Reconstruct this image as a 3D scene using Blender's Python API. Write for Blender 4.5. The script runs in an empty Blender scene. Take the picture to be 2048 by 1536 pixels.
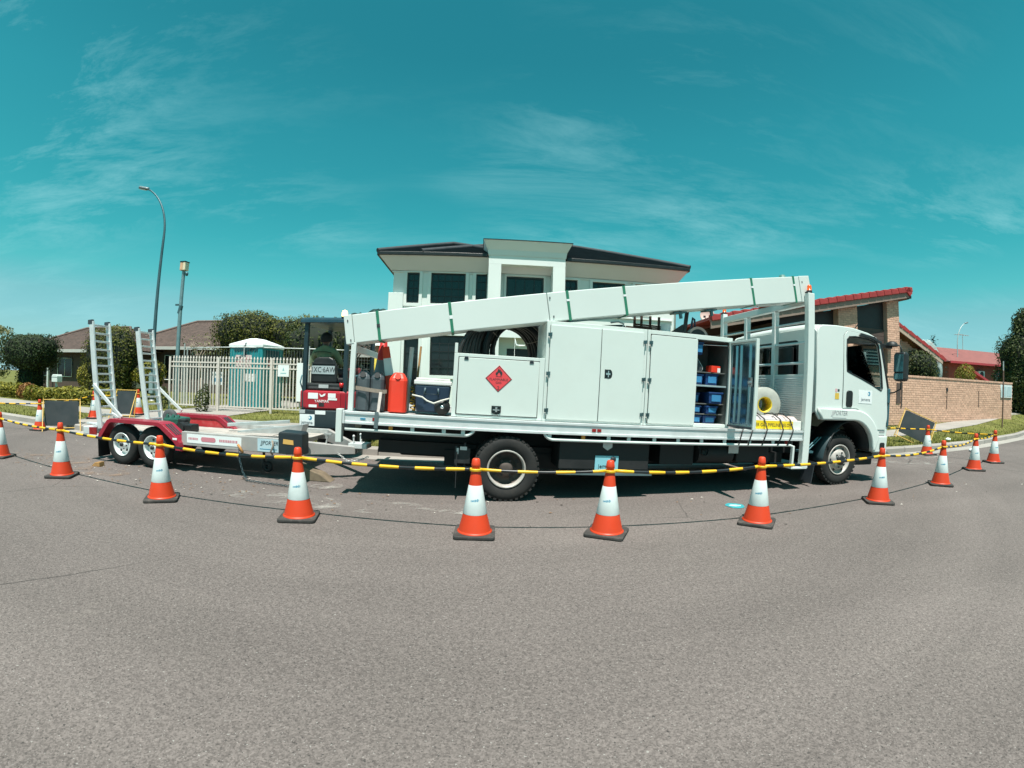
import bpy, bmesh, math, random
from mathutils import Matrix, Vector, Euler
random.seed(7)
R = math.radians
sc = bpy.context.scene
COL = sc.collection

POLY = (0.0, -6.22370149e-02, -1.66714175e-05, 2.37054004e-05, -3.24925766e-07)   # angle from the lens axis against mm on the sensor
SKY_TINT = [(0.0,(0.75,1.3,1.7)),(0.017,(0.40,0.75,0.86)),(1.0,(0.09,0.70,0.52)),(0.042,(0.40,0.67,0.69)),(0.09,(0.38,0.72,0.61)),(0.125,(0.22,0.80,0.60)),(0.17,(0.15,0.81,0.59)),(0.221,(0.13,0.82,0.59)),(0.323,(0.12,0.83,0.60)),(0.43,(0.10,0.75,0.55))]
CLOUD_LOC = (-3.3,6.1,0)
CLOUD_COL = (2.2,4.3,4.5,1)
CLOUD_AMT = 0.85

# ------------------------------------------------------------------ camera (wide, barrel-distorted lens)
CAM_H = 1.378
cd = bpy.data.cameras.new('camera'); cam = bpy.data.objects.new('camera', cd); COL.objects.link(cam)
roll, pitch = R(-1.745), R(0.033)
fw = Vector((0, math.cos(pitch), math.sin(pitch)))
rt = Vector((math.cos(roll), 0, -math.sin(roll)))
up = rt.cross(fw)
cam.matrix_world = Matrix(((rt.x, up.x, -fw.x, 0), (rt.y, up.y, -fw.y, 0), (rt.z, up.z, -fw.z, CAM_H), (0, 0, 0, 1)))
cd.type = 'PANO'
cd.panorama_type = 'FISHEYE_LENS_POLYNOMIAL'
cd.sensor_fit = 'HORIZONTAL'
cd.sensor_width = 36.0
cd.sensor_height = 27.0
cd.fisheye_fov = R(178)
cd.fisheye_polynomial_k0, cd.fisheye_polynomial_k1, cd.fisheye_polynomial_k2, cd.fisheye_polynomial_k3, cd.fisheye_polynomial_k4 = POLY
cd.clip_start = 0.05; cd.clip_end = 3000
sc.camera = cam

# ------------------------------------------------------------------ sun, sky, exposure
SUN_EL, SUN_AZ = 69.7, 180.0     # high summer sun behind the camera
sd = bpy.data.lights.new('sun', 'SUN'); so = bpy.data.objects.new('sun', sd); COL.objects.link(so)
sd.energy = 5.0; sd.angle = R(0.53); sd.color = (1.0, 0.95, 0.88)
sdir = Vector((0.03, -math.cos(R(SUN_EL)), math.sin(R(SUN_EL)))).normalized()
so.rotation_euler = sdir.to_track_quat('Z', 'Y').to_euler()
so.location = (0, -10, 60)
sc.view_settings.view_transform = 'Standard'
sc.view_settings.look = 'None'
sc.view_settings.gamma = 1.0
sc.view_settings.use_curve_mapping = False
sc.view_settings.exposure = 0.68

w = bpy.data.worlds.new('World'); sc.world = w; w.use_nodes = True
nt = w.node_tree; N = nt.nodes; Lk = nt.links
for n_ in list(N): N.remove(n_)
def wn(t, **k):
    x = N.new(t)
    for a, b in k.items(): setattr(x, a, b)
    return x
def wmath(op, a, b=None, clamp=False):
    x = wn('ShaderNodeMath', operation=op, use_clamp=clamp)
    for i, v in enumerate((a, b)):
        if v is None: continue
        if isinstance(v, (int, float)): x.inputs[i].default_value = v
        else: Lk.new(v, x.inputs[i])
    return x.outputs[0]
out = wn('ShaderNodeOutputWorld'); bg = wn('ShaderNodeBackground'); bg.inputs[1].default_value = 0.118
sky = wn('ShaderNodeTexSky', sky_type='NISHITA', sun_disc=False)
sky.sun_elevation = R(SUN_EL); sky.sun_rotation = R(SUN_AZ)
sky.air_density = 1.0; sky.dust_density = 1.0; sky.ozone_density = 1.0
tc = wn('ShaderNodeTexCoord'); sep = wn('ShaderNodeSeparateXYZ'); Lk.new(tc.outputs['Generated'], sep.inputs[0])
zc = wmath('MAXIMUM', sep.outputs[2], 0.0)
el = wmath('ARCSINE', wmath('MINIMUM', zc, 1.0))
eln = wmath('DIVIDE', el, math.pi/2)
ramp = wn('ShaderNodeValToRGB'); Lk.new(eln, ramp.inputs[0])
ramp.color_ramp.interpolation = 'LINEAR'
for i, (p_, c_) in enumerate(SKY_TINT):
    e_ = (ramp.color_ramp.elements[0] if p_ == 0 else ramp.color_ramp.elements[-1] if p_ == 1 else ramp.color_ramp.elements.new(p_))
    e_.position = p_; e_.color = (*c_, 1)
tint = wn('ShaderNodeMix', data_type='RGBA', blend_type='MULTIPLY'); tint.inputs[0].default_value = 1
Lk.new(sky.outputs[0], tint.inputs[6]); Lk.new(ramp.outputs[0], tint.inputs[7])
# thin high cirrus: noise on a flat layer far above, stretched along the wind
zz = wmath('ADD', zc, 0.10)
px_ = wmath('DIVIDE', sep.outputs[0], zz); py_ = wmath('DIVIDE', sep.outputs[1], zz)
cmb = wn('ShaderNodeCombineXYZ'); Lk.new(px_, cmb.inputs[0]); Lk.new(py_, cmb.inputs[1])
mp = wn('ShaderNodeMapping'); mp.inputs['Rotation'].default_value = (0, 0, R(-38)); mp.inputs['Scale'].default_value = (0.55, 1.5, 1)
mp.inputs['Location'].default_value = CLOUD_LOC
Lk.new(cmb.outputs[0], mp.inputs[0])
wob = wn('ShaderNodeTexNoise'); wob.inputs['Scale'].default_value = 0.9; wob.inputs['Detail'].default_value = 3
Lk.new(mp.outputs[0], wob.inputs['Vector'])
mixv = wn('ShaderNodeMix', data_type='VECTOR'); mixv.inputs[0].default_value = 0.42
Lk.new(mp.outputs[0], mixv.inputs[4]); Lk.new(wob.outputs['Color'], mixv.inputs[5])
n1 = wn('ShaderNodeTexNoise'); n1.inputs['Scale'].default_value = 2.0; n1.inputs['Detail'].default_value = 9; n1.inputs['Roughness'].default_value = 0.72
Lk.new(mixv.outputs[1], n1.inputs['Vector'])
n2 = wn('ShaderNodeTexNoise'); n2.inputs['Scale'].default_value = 0.55; n2.inputs['Detail'].default_value = 2
Lk.new(cmb.outputs[0], n2.inputs['Vector'])
cl = wmath('MULTIPLY', wmath('SUBTRACT', n1.outputs[0], 0.46), 3.6, True)
cl2 = wmath('MULTIPLY', wmath('SUBTRACT', n2.outputs[0], 0.42), 3.6, True)
cl = wmath('MULTIPLY', wmath("MULTIPLY", cl, cl2), CLOUD_AMT)
fade = wmath('MULTIPLY', wmath('SUBTRACT', el, 0.01), 6.0, True)
cl = wmath('MULTIPLY', cl, fade)
addc = wn('ShaderNodeMix', data_type='RGBA'); Lk.new(cl, addc.inputs[0]); Lk.new(tint.outputs[2], addc.inputs[6])
addc.inputs[7].default_value = CLOUD_COL
Lk.new(addc.outputs[2], bg.inputs[0]); Lk.new(bg.outputs[0], out.inputs[0])

# ------------------------------------------------------------------ mesh helpers
class MB:
    """collects faces; build() links them as ONE mesh object"""
    def __init__(s): s.v = []; s.f = []; s.m = []; s.s = []; s.M = Matrix.Identity(4); s.mat = 0
    def vert(s, p): s.v.append(s.M @ Vector(p)); return len(s.v)-1
    def face(s, idx, mat=None, sm=False):
        s.f.append(tuple(idx)); s.m.append(s.mat if mat is None else mat); s.s.append(sm)
    def poly(s, pts, mat=None): s.face([s.vert(p) for p in pts], mat)
    def box(s, a, b, mat=None):
        x0, y0, z0 = [min(a[i], b[i]) for i in range(3)]; x1, y1, z1 = [max(a[i], b[i]) for i in range(3)]
        k = [s.vert(p) for p in ((x0,y0,z0),(x1,y0,z0),(x1,y1,z0),(x0,y1,z0),(x0,y0,z1),(x1,y0,z1),(x1,y1,z1),(x0,y1,z1))]
        for q in ((0,3,2,1),(4,5,6,7),(0,1,5,4),(1,2,6,5),(2,3,7,6),(3,0,4,7)): s.face([k[i] for i in q], mat)
        return s
    def cbox(s, c, d, mat=None): return s.box([c[i]-d[i]/2 for i in range(3)], [c[i]+d[i]/2 for i in range(3)], mat)
    def beam(s, p0, p1, w_, h_, mat=None, up_=(0,0,1)):
        p0, p1 = Vector(p0), Vector(p1); d = (p1-p0); L = d.length; d.normalize()
        u = Vector(up_); u = (u - d*u.dot(d))
        if u.length < 1e-4: u = Vector((1,0,0)) - d*d.x
        u.normalize(); r_ = d.cross(u)
        k = []
        for P in (p0, p1):
            for a, b in ((-1,-1),(1,-1),(1,1),(-1,1)): k.append(s.vert(P + r_*(a*w_/2) + u*(b*h_/2)))
        for q in ((3,2,1,0),(4,5,6,7),(0,1,5,4),(1,2,6,5),(2,3,7,6),(3,0,4,7)): s.face([k[i] for i in q], mat)
        return s
    def hexa(s, b4, t4, mat=None):
        k = [s.vert(p) for p in list(b4)+list(t4)]
        for q in ((3,2,1,0),(4,5,6,7),(0,1,5,4),(1,2,6,5),(2,3,7,6),(3,0,4,7)): s.face([k[i] for i in q], mat)
        return s
    def cyl(s, p0, p1, r0, r1=None, n=12, mat=None, caps=True):
        if r1 is None: r1 = r0
        p0, p1 = Vector(p0), Vector(p1); d = (p1-p0).normalized()
        u = Vector((0,0,1)) if abs(d.z) < 0.9 else Vector((1,0,0))
        u = (u-d*u.dot(d)).normalized(); r_ = d.cross(u)
        ring = lambda P, q: [s.vert(P + (u*math.cos(2*math.pi*i/n)+r_*math.sin(2*math.pi*i/n))*q) for i in range(n)]
        a, b = ring(p0, r0), ring(p1, r1)
        for i in range(n): s.face((a[i], a[(i+1)%n], b[(i+1)%n], b[i]), mat, True)
        if caps:
            s.face(list(reversed(ring(p0, r0))), mat); s.face(ring(p1, r1), mat)
        return s
    def tube(s, pts, r, n=8, mat=None, mats=None, caps=True):
        pts = [Vector(p) for p in pts]; rr = r if isinstance(r, (list, tuple)) else [r]*len(pts)
        d0 = (pts[1]-pts[0]).normalized(); u = Vector((0,0,1)) if abs(d0.z) < 0.9 else Vector((1,0,0))
        rings = []
        for i, P in enumerate(pts):
            d = ((pts[min(i+1, len(pts)-1)]-P).normalized() + (P-pts[max(i-1,0)]).normalized())
            d = d.normalized() if d.length > 1e-6 else d0
            u = (u-d*u.dot(d)).normalized(); r_ = d.cross(u)
            rings.append([s.vert(P+(u*math.cos(2*math.pi*k/n)+r_*math.sin(2*math.pi*k/n))*rr[i]) for k in range(n)])
        for i in range(len(pts)-1):
            mm = mats[i] if mats else mat
            for k in range(n): s.face((rings[i][k], rings[i][(k+1)%n], rings[i+1][(k+1)%n], rings[i+1][k]), mm, True)
        if caps:
            s.face(list(reversed(rings[0])), mats[0] if mats else mat); s.face(rings[-1], mats[-1] if mats else mat)
        return s
    def lathe(s, prof, n=24, mat=None, mats=None, axis='z', c=(0,0,0)):
        """prof: (radius, height) pairs; axis z or y"""
        c = Vector(c); rings = []
        for (r_, h_) in prof:
            if r_ < 1e-6: rings.append([s.vert(c + (Vector((0,0,h_)) if axis == 'z' else Vector((0,h_,0))))]); continue
            q = []
            for i in range(n):
                a = 2*math.pi*i/n
                q.append(s.vert(c + (Vector((r_*math.cos(a), r_*math.sin(a), h_)) if axis == 'z' else Vector((r_*math.cos(a), h_, -r_*math.sin(a))))))
            rings.append(q)
        for i in range(len(rings)-1):
            a, b = rings[i], rings[i+1]; mm = mats[i] if mats else mat
            for k in range(n):
                if len(a) == 1 and len(b) == 1: continue
                if len(a) == 1: s.face((a[0], b[(k+1)%n], b[k]), mm, True)
                elif len(b) == 1: s.face((a[k], a[(k+1)%n], b[0]), mm, True)
                else: s.face((a[k], a[(k+1)%n], b[(k+1)%n], b[k]), mm, True)
        return s
    def prism(s, poly, y0, y1, mat=None, ax='y'):
        """poly of (a,b); extruded along ax"""
        def P(a, b, t): return {'y': (a, t, b), 'x': (t, a, b), 'z': (a, b, t)}[ax]
        lo = [s.vert(P(a, b, y0)) for a, b in poly]; hi = [s.vert(P(a, b, y1)) for a, b in poly]
        n = len(poly)
        for i in range(n): s.face((lo[i], lo[(i+1)%n], hi[(i+1)%n], hi[i]), mat)
        s.face(list(reversed(lo)), mat); s.face(hi, mat)
        return s
    def grid(s, fn, nu, nv, mat=None, sm=True):
        k = [[s.vert(fn(i/nu, j/nv)) for j in range(nv+1)] for i in range(nu+1)]
        for i in range(nu):
            for j in range(nv): s.face((k[i][j], k[i+1][j], k[i+1][j+1], k[i][j+1]), mat, sm)
        return s
    def mesh(s, name, mats):
        me = bpy.data.meshes.new(name); me.from_pydata([tuple(v) for v in s.v], [], s.f)
        for m_ in (mats if isinstance(mats, (list, tuple)) else [mats]): me.materials.append(m_)
        me.polygons.foreach_set('material_index', s.m); me.polygons.foreach_set('use_smooth', s.s)
        me.update(); return me
    def build(s, name, mats, parent=None, bevel=0, seg=2, rot=None, loc=None, fix=True):
        me = s.mesh(name, mats)
        if fix:
            bm = bmesh.new(); bm.from_mesh(me); bmesh.ops.recalc_face_normals(bm, faces=bm.faces); bm.to_mesh(me); bm.free()
        return link(name, me, parent, bevel, seg, rot, loc)
def link(name, me, parent=None, bevel=0, seg=2, rot=None, loc=None):
    o = bpy.data.objects.new(name, me); COL.objects.link(o)
    if parent: o.parent = parent
    if rot: o.rotation_euler = rot
    if loc: o.location = loc
    if bevel:
        b = o.modifiers.new('bevel', 'BEVEL'); b.width = bevel; b.segments = seg; b.limit_method = 'ANGLE'; b.angle_limit = R(35)
    return o
def tag(o, label, cat, group=None):
    o['label'] = label; o['category'] = cat
    if group: o['group'] = group
    return o
def thing(name, label, cat, loc=(0,0,0), rotz=0, group=None, mat=None):
    o = bpy.data.objects.new(name, None); COL.objects.link(o); o.empty_display_size = 0.2
    if mat is not None: o.matrix_world = mat
    else: o.location = loc; o.rotation_euler = (0, 0, rotz)
    return tag(o, label, cat, group)
def struct(o): o['kind'] = 'structure'; return o
def copy_tree(o, parent=None):
    c = o.copy(); COL.objects.link(c); c.parent = parent
    for ch in o.children: copy_tree(ch, c)
    return c
def plate(name, outer, holes, t, mats, parent=None, bevel=0.0, M_=None, res=2):
    """2-D outline with holes -> solid plate, local XY outline, thickness along Z; M_ maps it into the parent's space"""
    cu = bpy.data.curves.new(name, 'CURVE'); cu.dimensions = '2D'; cu.fill_mode = 'BOTH'
    cu.extrude = max(t/2-bevel, 0.0001); cu.bevel_depth = bevel; cu.bevel_resolution = 1; cu.offset = -bevel
    for ring in [outer]+list(holes):
        sp = cu.splines.new('POLY'); sp.points.add(len(ring)-1); sp.use_cyclic_u = True
        for p_, q in zip(sp.points, ring): p_.co = (q[0], q[1], 0, 1)
    tmp = bpy.data.objects.new('tmp', cu); COL.objects.link(tmp)
    dg = bpy.context.evaluated_depsgraph_get(); me = bpy.data.meshes.new_from_object(tmp.evaluated_get(dg))
    bpy.data.objects.remove(tmp); bpy.data.curves.remove(cu)
    me.name = name
    if M_ is not None: me.transform(M_)
    me.materials.clear()
    for m_ in (mats if isinstance(mats, (list, tuple)) else [mats]): me.materials.append(m_)
    return link(name, me, parent)
XZ = Matrix(((1,0,0,0),(0,0,-1,0),(0,1,0,0),(0,0,0,1)))      # plate's XY -> world XZ, its front (+Z) facing -Y
def XZat(y, x=0, z=0): return Matrix.Translation((x, y, z)) @ XZ
YZ = Matrix(((0,0,-1,0),(-1,0,0,0),(0,1,0,0),(0,0,0,1)))     # plate's XY -> (-Y, Z), its front facing -X
def rrect(x0, z0, x1, z1, r, n=4):
    o = []
    for cx, cz, a0 in ((x1-r, z0+r, -90), (x1-r, z1-r, 0), (x0+r, z1-r, 90), (x0+r, z0+r, 180)):
        for i in range(n+1):
            a = R(a0+90*i/n); o.append((cx+r*math.cos(a), cz+r*math.sin(a)))
    return o
def text(name, s_, size, mat, parent, M_, align='CENTER', ex=0.0008, sx=1.0, shear=0):
    cu = bpy.data.curves.new(name, 'FONT'); cu.body = s_; cu.size = size; cu.align_x = align; cu.align_y = 'CENTER'; cu.extrude = ex
    cu.resolution_u = 2; cu.shear = shear
    tmp = bpy.data.objects.new('tmp', cu); COL.objects.link(tmp)
    dg = bpy.context.evaluated_depsgraph_get(); me = bpy.data.meshes.new_from_object(tmp.evaluated_get(dg))
    bpy.data.objects.remove(tmp); bpy.data.curves.remove(cu)
    me.name = name; me.transform(M_ @ Matrix.Diagonal((sx, 1, 1, 1))); me.materials.clear(); me.materials.append(mat)
    return link(name, me, parent)

# ------------------------------------------------------------------ materials (all procedural)
MATS = {}
def mat(name, col, rough=0.55, metal=0.0, var=0.06, vs=5.0, bump=0.0, bs=60.0, dirt=0.0, dcol=(0.16,0.13,0.10), ds=2.5, spec=0.5, coat=0.0, coord='Object', island=0.0):
    if name in MATS: return MATS[name]
    m = bpy.data.materials.new(name); m.use_nodes = True; t = m.node_tree; nd = t.nodes; lk = t.links
    b = nd['Principled BSDF']; b.inputs['Roughness'].default_value = rough; b.inputs['Metallic'].default_value = metal
    b.inputs['Specular IOR Level'].default_value = spec; b.inputs['Coat Weight'].default_value = coat
    tcn = nd.new('ShaderNodeTexCoord'); oi = nd.new('ShaderNodeObjectInfo'); vm = nd.new('ShaderNodeVectorMath'); vm.operation = 'MULTIPLY_ADD'
    lk.new(oi.outputs['Random'], vm.inputs[0]); vm.inputs[1].default_value = (31.7, 17.3, 23.9); lk.new(tcn.outputs[coord], vm.inputs[2]); src = vm.outputs[0]
    nz = nd.new('ShaderNodeTexNoise'); nz.inputs['Scale'].default_value = vs; nz.inputs['Detail'].default_value = 5; lk.new(src, nz.inputs['Vector'])
    mr = nd.new('ShaderNodeMapRange'); mr.inputs[1].default_value = 0.3; mr.inputs[2].default_value = 0.7; mr.inputs[3].default_value = 1-var; mr.inputs[4].default_value = 1+var
    lk.new(nz.outputs[0], mr.inputs[0])
    fac = mr.outputs[0]
    if island:
        ge = nd.new('ShaderNodeNewGeometry'); mi = nd.new('ShaderNodeMapRange'); mi.inputs[3].default_value = 1-island; mi.inputs[4].default_value = 1+island
        lk.new(ge.outputs['Random Per Island'], mi.inputs[0]); mm = nd.new('ShaderNodeMath'); mm.operation = 'MULTIPLY'
        lk.new(fac, mm.inputs[0]); lk.new(mi.outputs[0], mm.inputs[1])
        mo = nd.new('ShaderNodeMapRange'); mo.inputs[3].default_value = 1-island; mo.inputs[4].default_value = 1+island; lk.new(oi.outputs['Random'], mo.inputs[0])
        m3 = nd.new('ShaderNodeMath'); m3.operation = 'MULTIPLY'; lk.new(mm.outputs[0], m3.inputs[0]); lk.new(mo.outputs[0], m3.inputs[1]); fac = m3.outputs[0]
    mx = nd.new('ShaderNodeMix'); mx.data_type = 'RGBA'; mx.blend_type = 'MULTIPLY'; mx.inputs[0].default_value = 1
    mx.inputs[6].default_value = (*col, 1); lk.new(fac, mx.inputs[7]); cur = mx.outputs[2]
    if dirt:
        dn = nd.new('ShaderNodeTexNoise'); dn.inputs['Scale'].default_value = ds; dn.inputs['Detail'].default_value = 8; dn.inputs['Roughness'].default_value = 0.7; lk.new(src, dn.inputs['Vector'])
        dr = nd.new('ShaderNodeMapRange'); dr.inputs[1].default_value = 0.48; dr.inputs[2].default_value = 0.75; dr.inputs[3].default_value = 0; dr.inputs[4].default_value = dirt; lk.new(dn.outputs[0], dr.inputs[0])
        dm = nd.new('ShaderNodeMix'); dm.data_type = 'RGBA'; lk.new(dr.outputs[0], dm.inputs[0]); lk.new(cur, dm.inputs[6]); dm.inputs[7].default_value = (*dcol, 1); cur = dm.outputs[2]
    lk.new(cur, b.inputs['Base Color'])
    rr = nd.new('ShaderNodeMapRange'); rr.inputs[1].default_value = 0.3; rr.inputs[2].default_value = 0.7; rr.inputs[3].default_value = max(rough-0.08, 0.02); rr.inputs[4].default_value = min(rough+0.08, 1)
    lk.new(nz.outputs[0], rr.inputs[0]); lk.new(rr.outputs[0], b.inputs['Roughness'])
    if bump:
        bn = nd.new('ShaderNodeTexNoise'); bn.inputs['Scale'].default_value = bs; bn.inputs['Detail'].default_value = 4; lk.new(src, bn.inputs['Vector'])
        bp = nd.new('ShaderNodeBump'); bp.inputs['Strength'].default_value = bump; bp.inputs['Distance'].default_value = 0.01; lk.new(bn.outputs[0], bp.inputs['Height']); lk.new(bp.outputs[0], b.inputs['Normal'])
    MATS[name] = m; return m
def glass(name, tintc=(0.75,0.85,0.85), rough=0.02, mixf=0.12):
    if name in MATS: return MATS[name]
    m = bpy.data.materials.new(name); m.use_nodes = True; t = m.node_tree; nd = t.nodes; lk = t.links
    for n_ in list(nd): nd.remove(n_)
    o = nd.new('ShaderNodeOutputMaterial'); tr = nd.new('ShaderNodeBsdfTransparent'); tr.inputs[0].default_value = (*tintc, 1)
    gl = nd.new('ShaderNodeBsdfGlossy'); gl.inputs['Roughness'].default_value = rough
    fr = nd.new('ShaderNodeFresnel'); fr.inputs[0].default_value = 1.5
    mx = nd.new('ShaderNodeMixShader'); lk.new(fr.outputs[0], mx.inputs[0]); lk.new(tr.outputs[0], mx.inputs[1]); lk.new(gl.outputs[0], mx.inputs[2]); lk.new(mx.outputs[0], o.inputs[0])
    MATS[name] = m; return m

WHITE = mat('white_paint', (0.605,0.65,0.62), 0.38, var=0.025, vs=1.5, dirt=0.10, dcol=(0.42,0.40,0.36), ds=3.0, coat=0.15)
WHITEA = mat('white_frame_paint', (0.60,0.64,0.62), 0.45, var=0.03, vs=3, dirt=0.14, dcol=(0.38,0.36,0.33), ds=5)
CREAM = mat('cream_cabinet_paint', (0.585,0.635,0.60), 0.42, var=0.02, vs=1.2, dirt=0.10, dcol=(0.45,0.43,0.39), ds=4)
ALU = mat('aluminium', (0.60,0.62,0.62), 0.42, 0.75, var=0.10, vs=8, dirt=0.25, dcol=(0.25,0.24,0.23), ds=6)
ALUP = mat('pale_aluminium', (0.66,0.68,0.68), 0.5, 0.35, var=0.06, vs=7, dirt=0.16, dcol=(0.3,0.29,0.28), ds=6)
GALV = mat('galvanised_steel', (0.50,0.51,0.50), 0.5, 0.5, var=0.14, vs=12, dirt=0.35, dcol=(0.33,0.27,0.21), ds=4)
BLACK = mat('black_plastic', (0.012,0.013,0.014), 0.5, var=0.2, vs=6, dirt=0.12, dcol=(0.07,0.065,0.06), ds=8)
CHAS = mat('chassis_black', (0.010,0.011,0.012), 0.7, var=0.3, vs=5, dirt=0.3, dcol=(0.035,0.03,0.026), ds=5)
RUBBER = mat('tyre_rubber', (0.012,0.012,0.012), 0.85, var=0.15, vs=9, dirt=0.5, dcol=(0.042,0.035,0.030), ds=6)
DKGREY = mat('dark_grey_plastic', (0.035,0.045,0.055), 0.5, var=0.12, vs=5, dirt=0.25, dcol=(0.10,0.10,0.095), ds=7)
CHROME = mat('bright_metal', (0.65,0.67,0.68), 0.22, 0.95, var=0.1, vs=10)
ORANGE = mat('cone_orange', (0.56,0.040,0.006), 0.5, var=0.07, vs=4, dirt=0.12, dcol=(0.30,0.06,0.03), ds=9)
CONEW = mat('reflective_white', (0.60,0.65,0.64), 0.4, var=0.05, vs=10, dirt=0.22, dcol=(0.45,0.43,0.40), ds=12)
CONEB = mat('cone_base_rubber', (0.035,0.032,0.030), 0.8, var=0.2, vs=8, dirt=0.65, dcol=(0.16,0.13,0.115), ds=6)
YEL = mat('yellow_plastic', (0.72,0.40,0.012), 0.45, var=0.06, vs=5, dirt=0.1, dcol=(0.35,0.2,0.05), ds=10)
BLK2 = mat('bar_black', (0.012,0.014,0.016), 0.35, var=0.1)
REDP = mat('red_machine_paint', (0.36,0.010,0.022), 0.35, var=0.06, vs=3, dirt=0.22, dcol=(0.20,0.05,0.04), ds=5, coat=0.3)
REDG = mat('red_mudguard', (0.30,0.012,0.030), 0.38, var=0.06, vs=3, dirt=0.25, dcol=(0.22,0.09,0.08), ds=5, coat=0.2)
REDB = mat('red_plastic', (0.72,0.04,0.016), 0.45, var=0.06, vs=4, dirt=0.2, dcol=(0.45,0.12,0.08), ds=8)
NAVY = mat('navy_plastic', (0.012,0.030,0.060), 0.45, var=0.1, dirt=0.1, dcol=(0.1,0.11,0.12))
BLUEB = mat('blue_bin', (0.010,0.045,0.16), 0.5, var=0.08, vs=6)
BLUEL = mat('bin_label_card', (0.035,0.20,0.40), 0.6, var=0.05)
STEELD = mat('dark_steel', (0.05,0.052,0.055), 0.5, 0.6, var=0.2)
STICK = mat('white_sticker', (0.74,0.76,0.76), 0.5, var=0.02)
INK = mat('dark_print', (0.02,0.025,0.03), 0.6, var=0.05)
TEAL = mat('teal_print', (0.02,0.22,0.36), 0.5, var=0.05)
LAMPO = mat('orange_lens', (0.75,0.10,0.01), 0.25, var=0.05)
LAMPR = mat('red_lens', (0.25,0.012,0.012), 0.25, var=0.05)
STRAPG = mat('green_strap', (0.01,0.16,0.09), 0.7, var=0.12, vs=25)
STRAPB = mat('webbing_strap', (0.26,0.21,0.17), 0.8, var=0.15, vs=30)
CONC = mat('concrete', (0.29,0.262,0.24), 0.9, var=0.12, vs=1.2, bump=0.25, bs=90, dirt=0.35, dcol=(0.20,0.175,0.155), ds=0.9)
WOOD = mat('timber', (0.35,0.19,0.07), 0.7, var=0.2, vs=6)
ROPE = mat('pale_rope', (0.55,0.53,0.48), 0.8, var=0.1)
GLASSC = glass('clear_glass')

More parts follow.
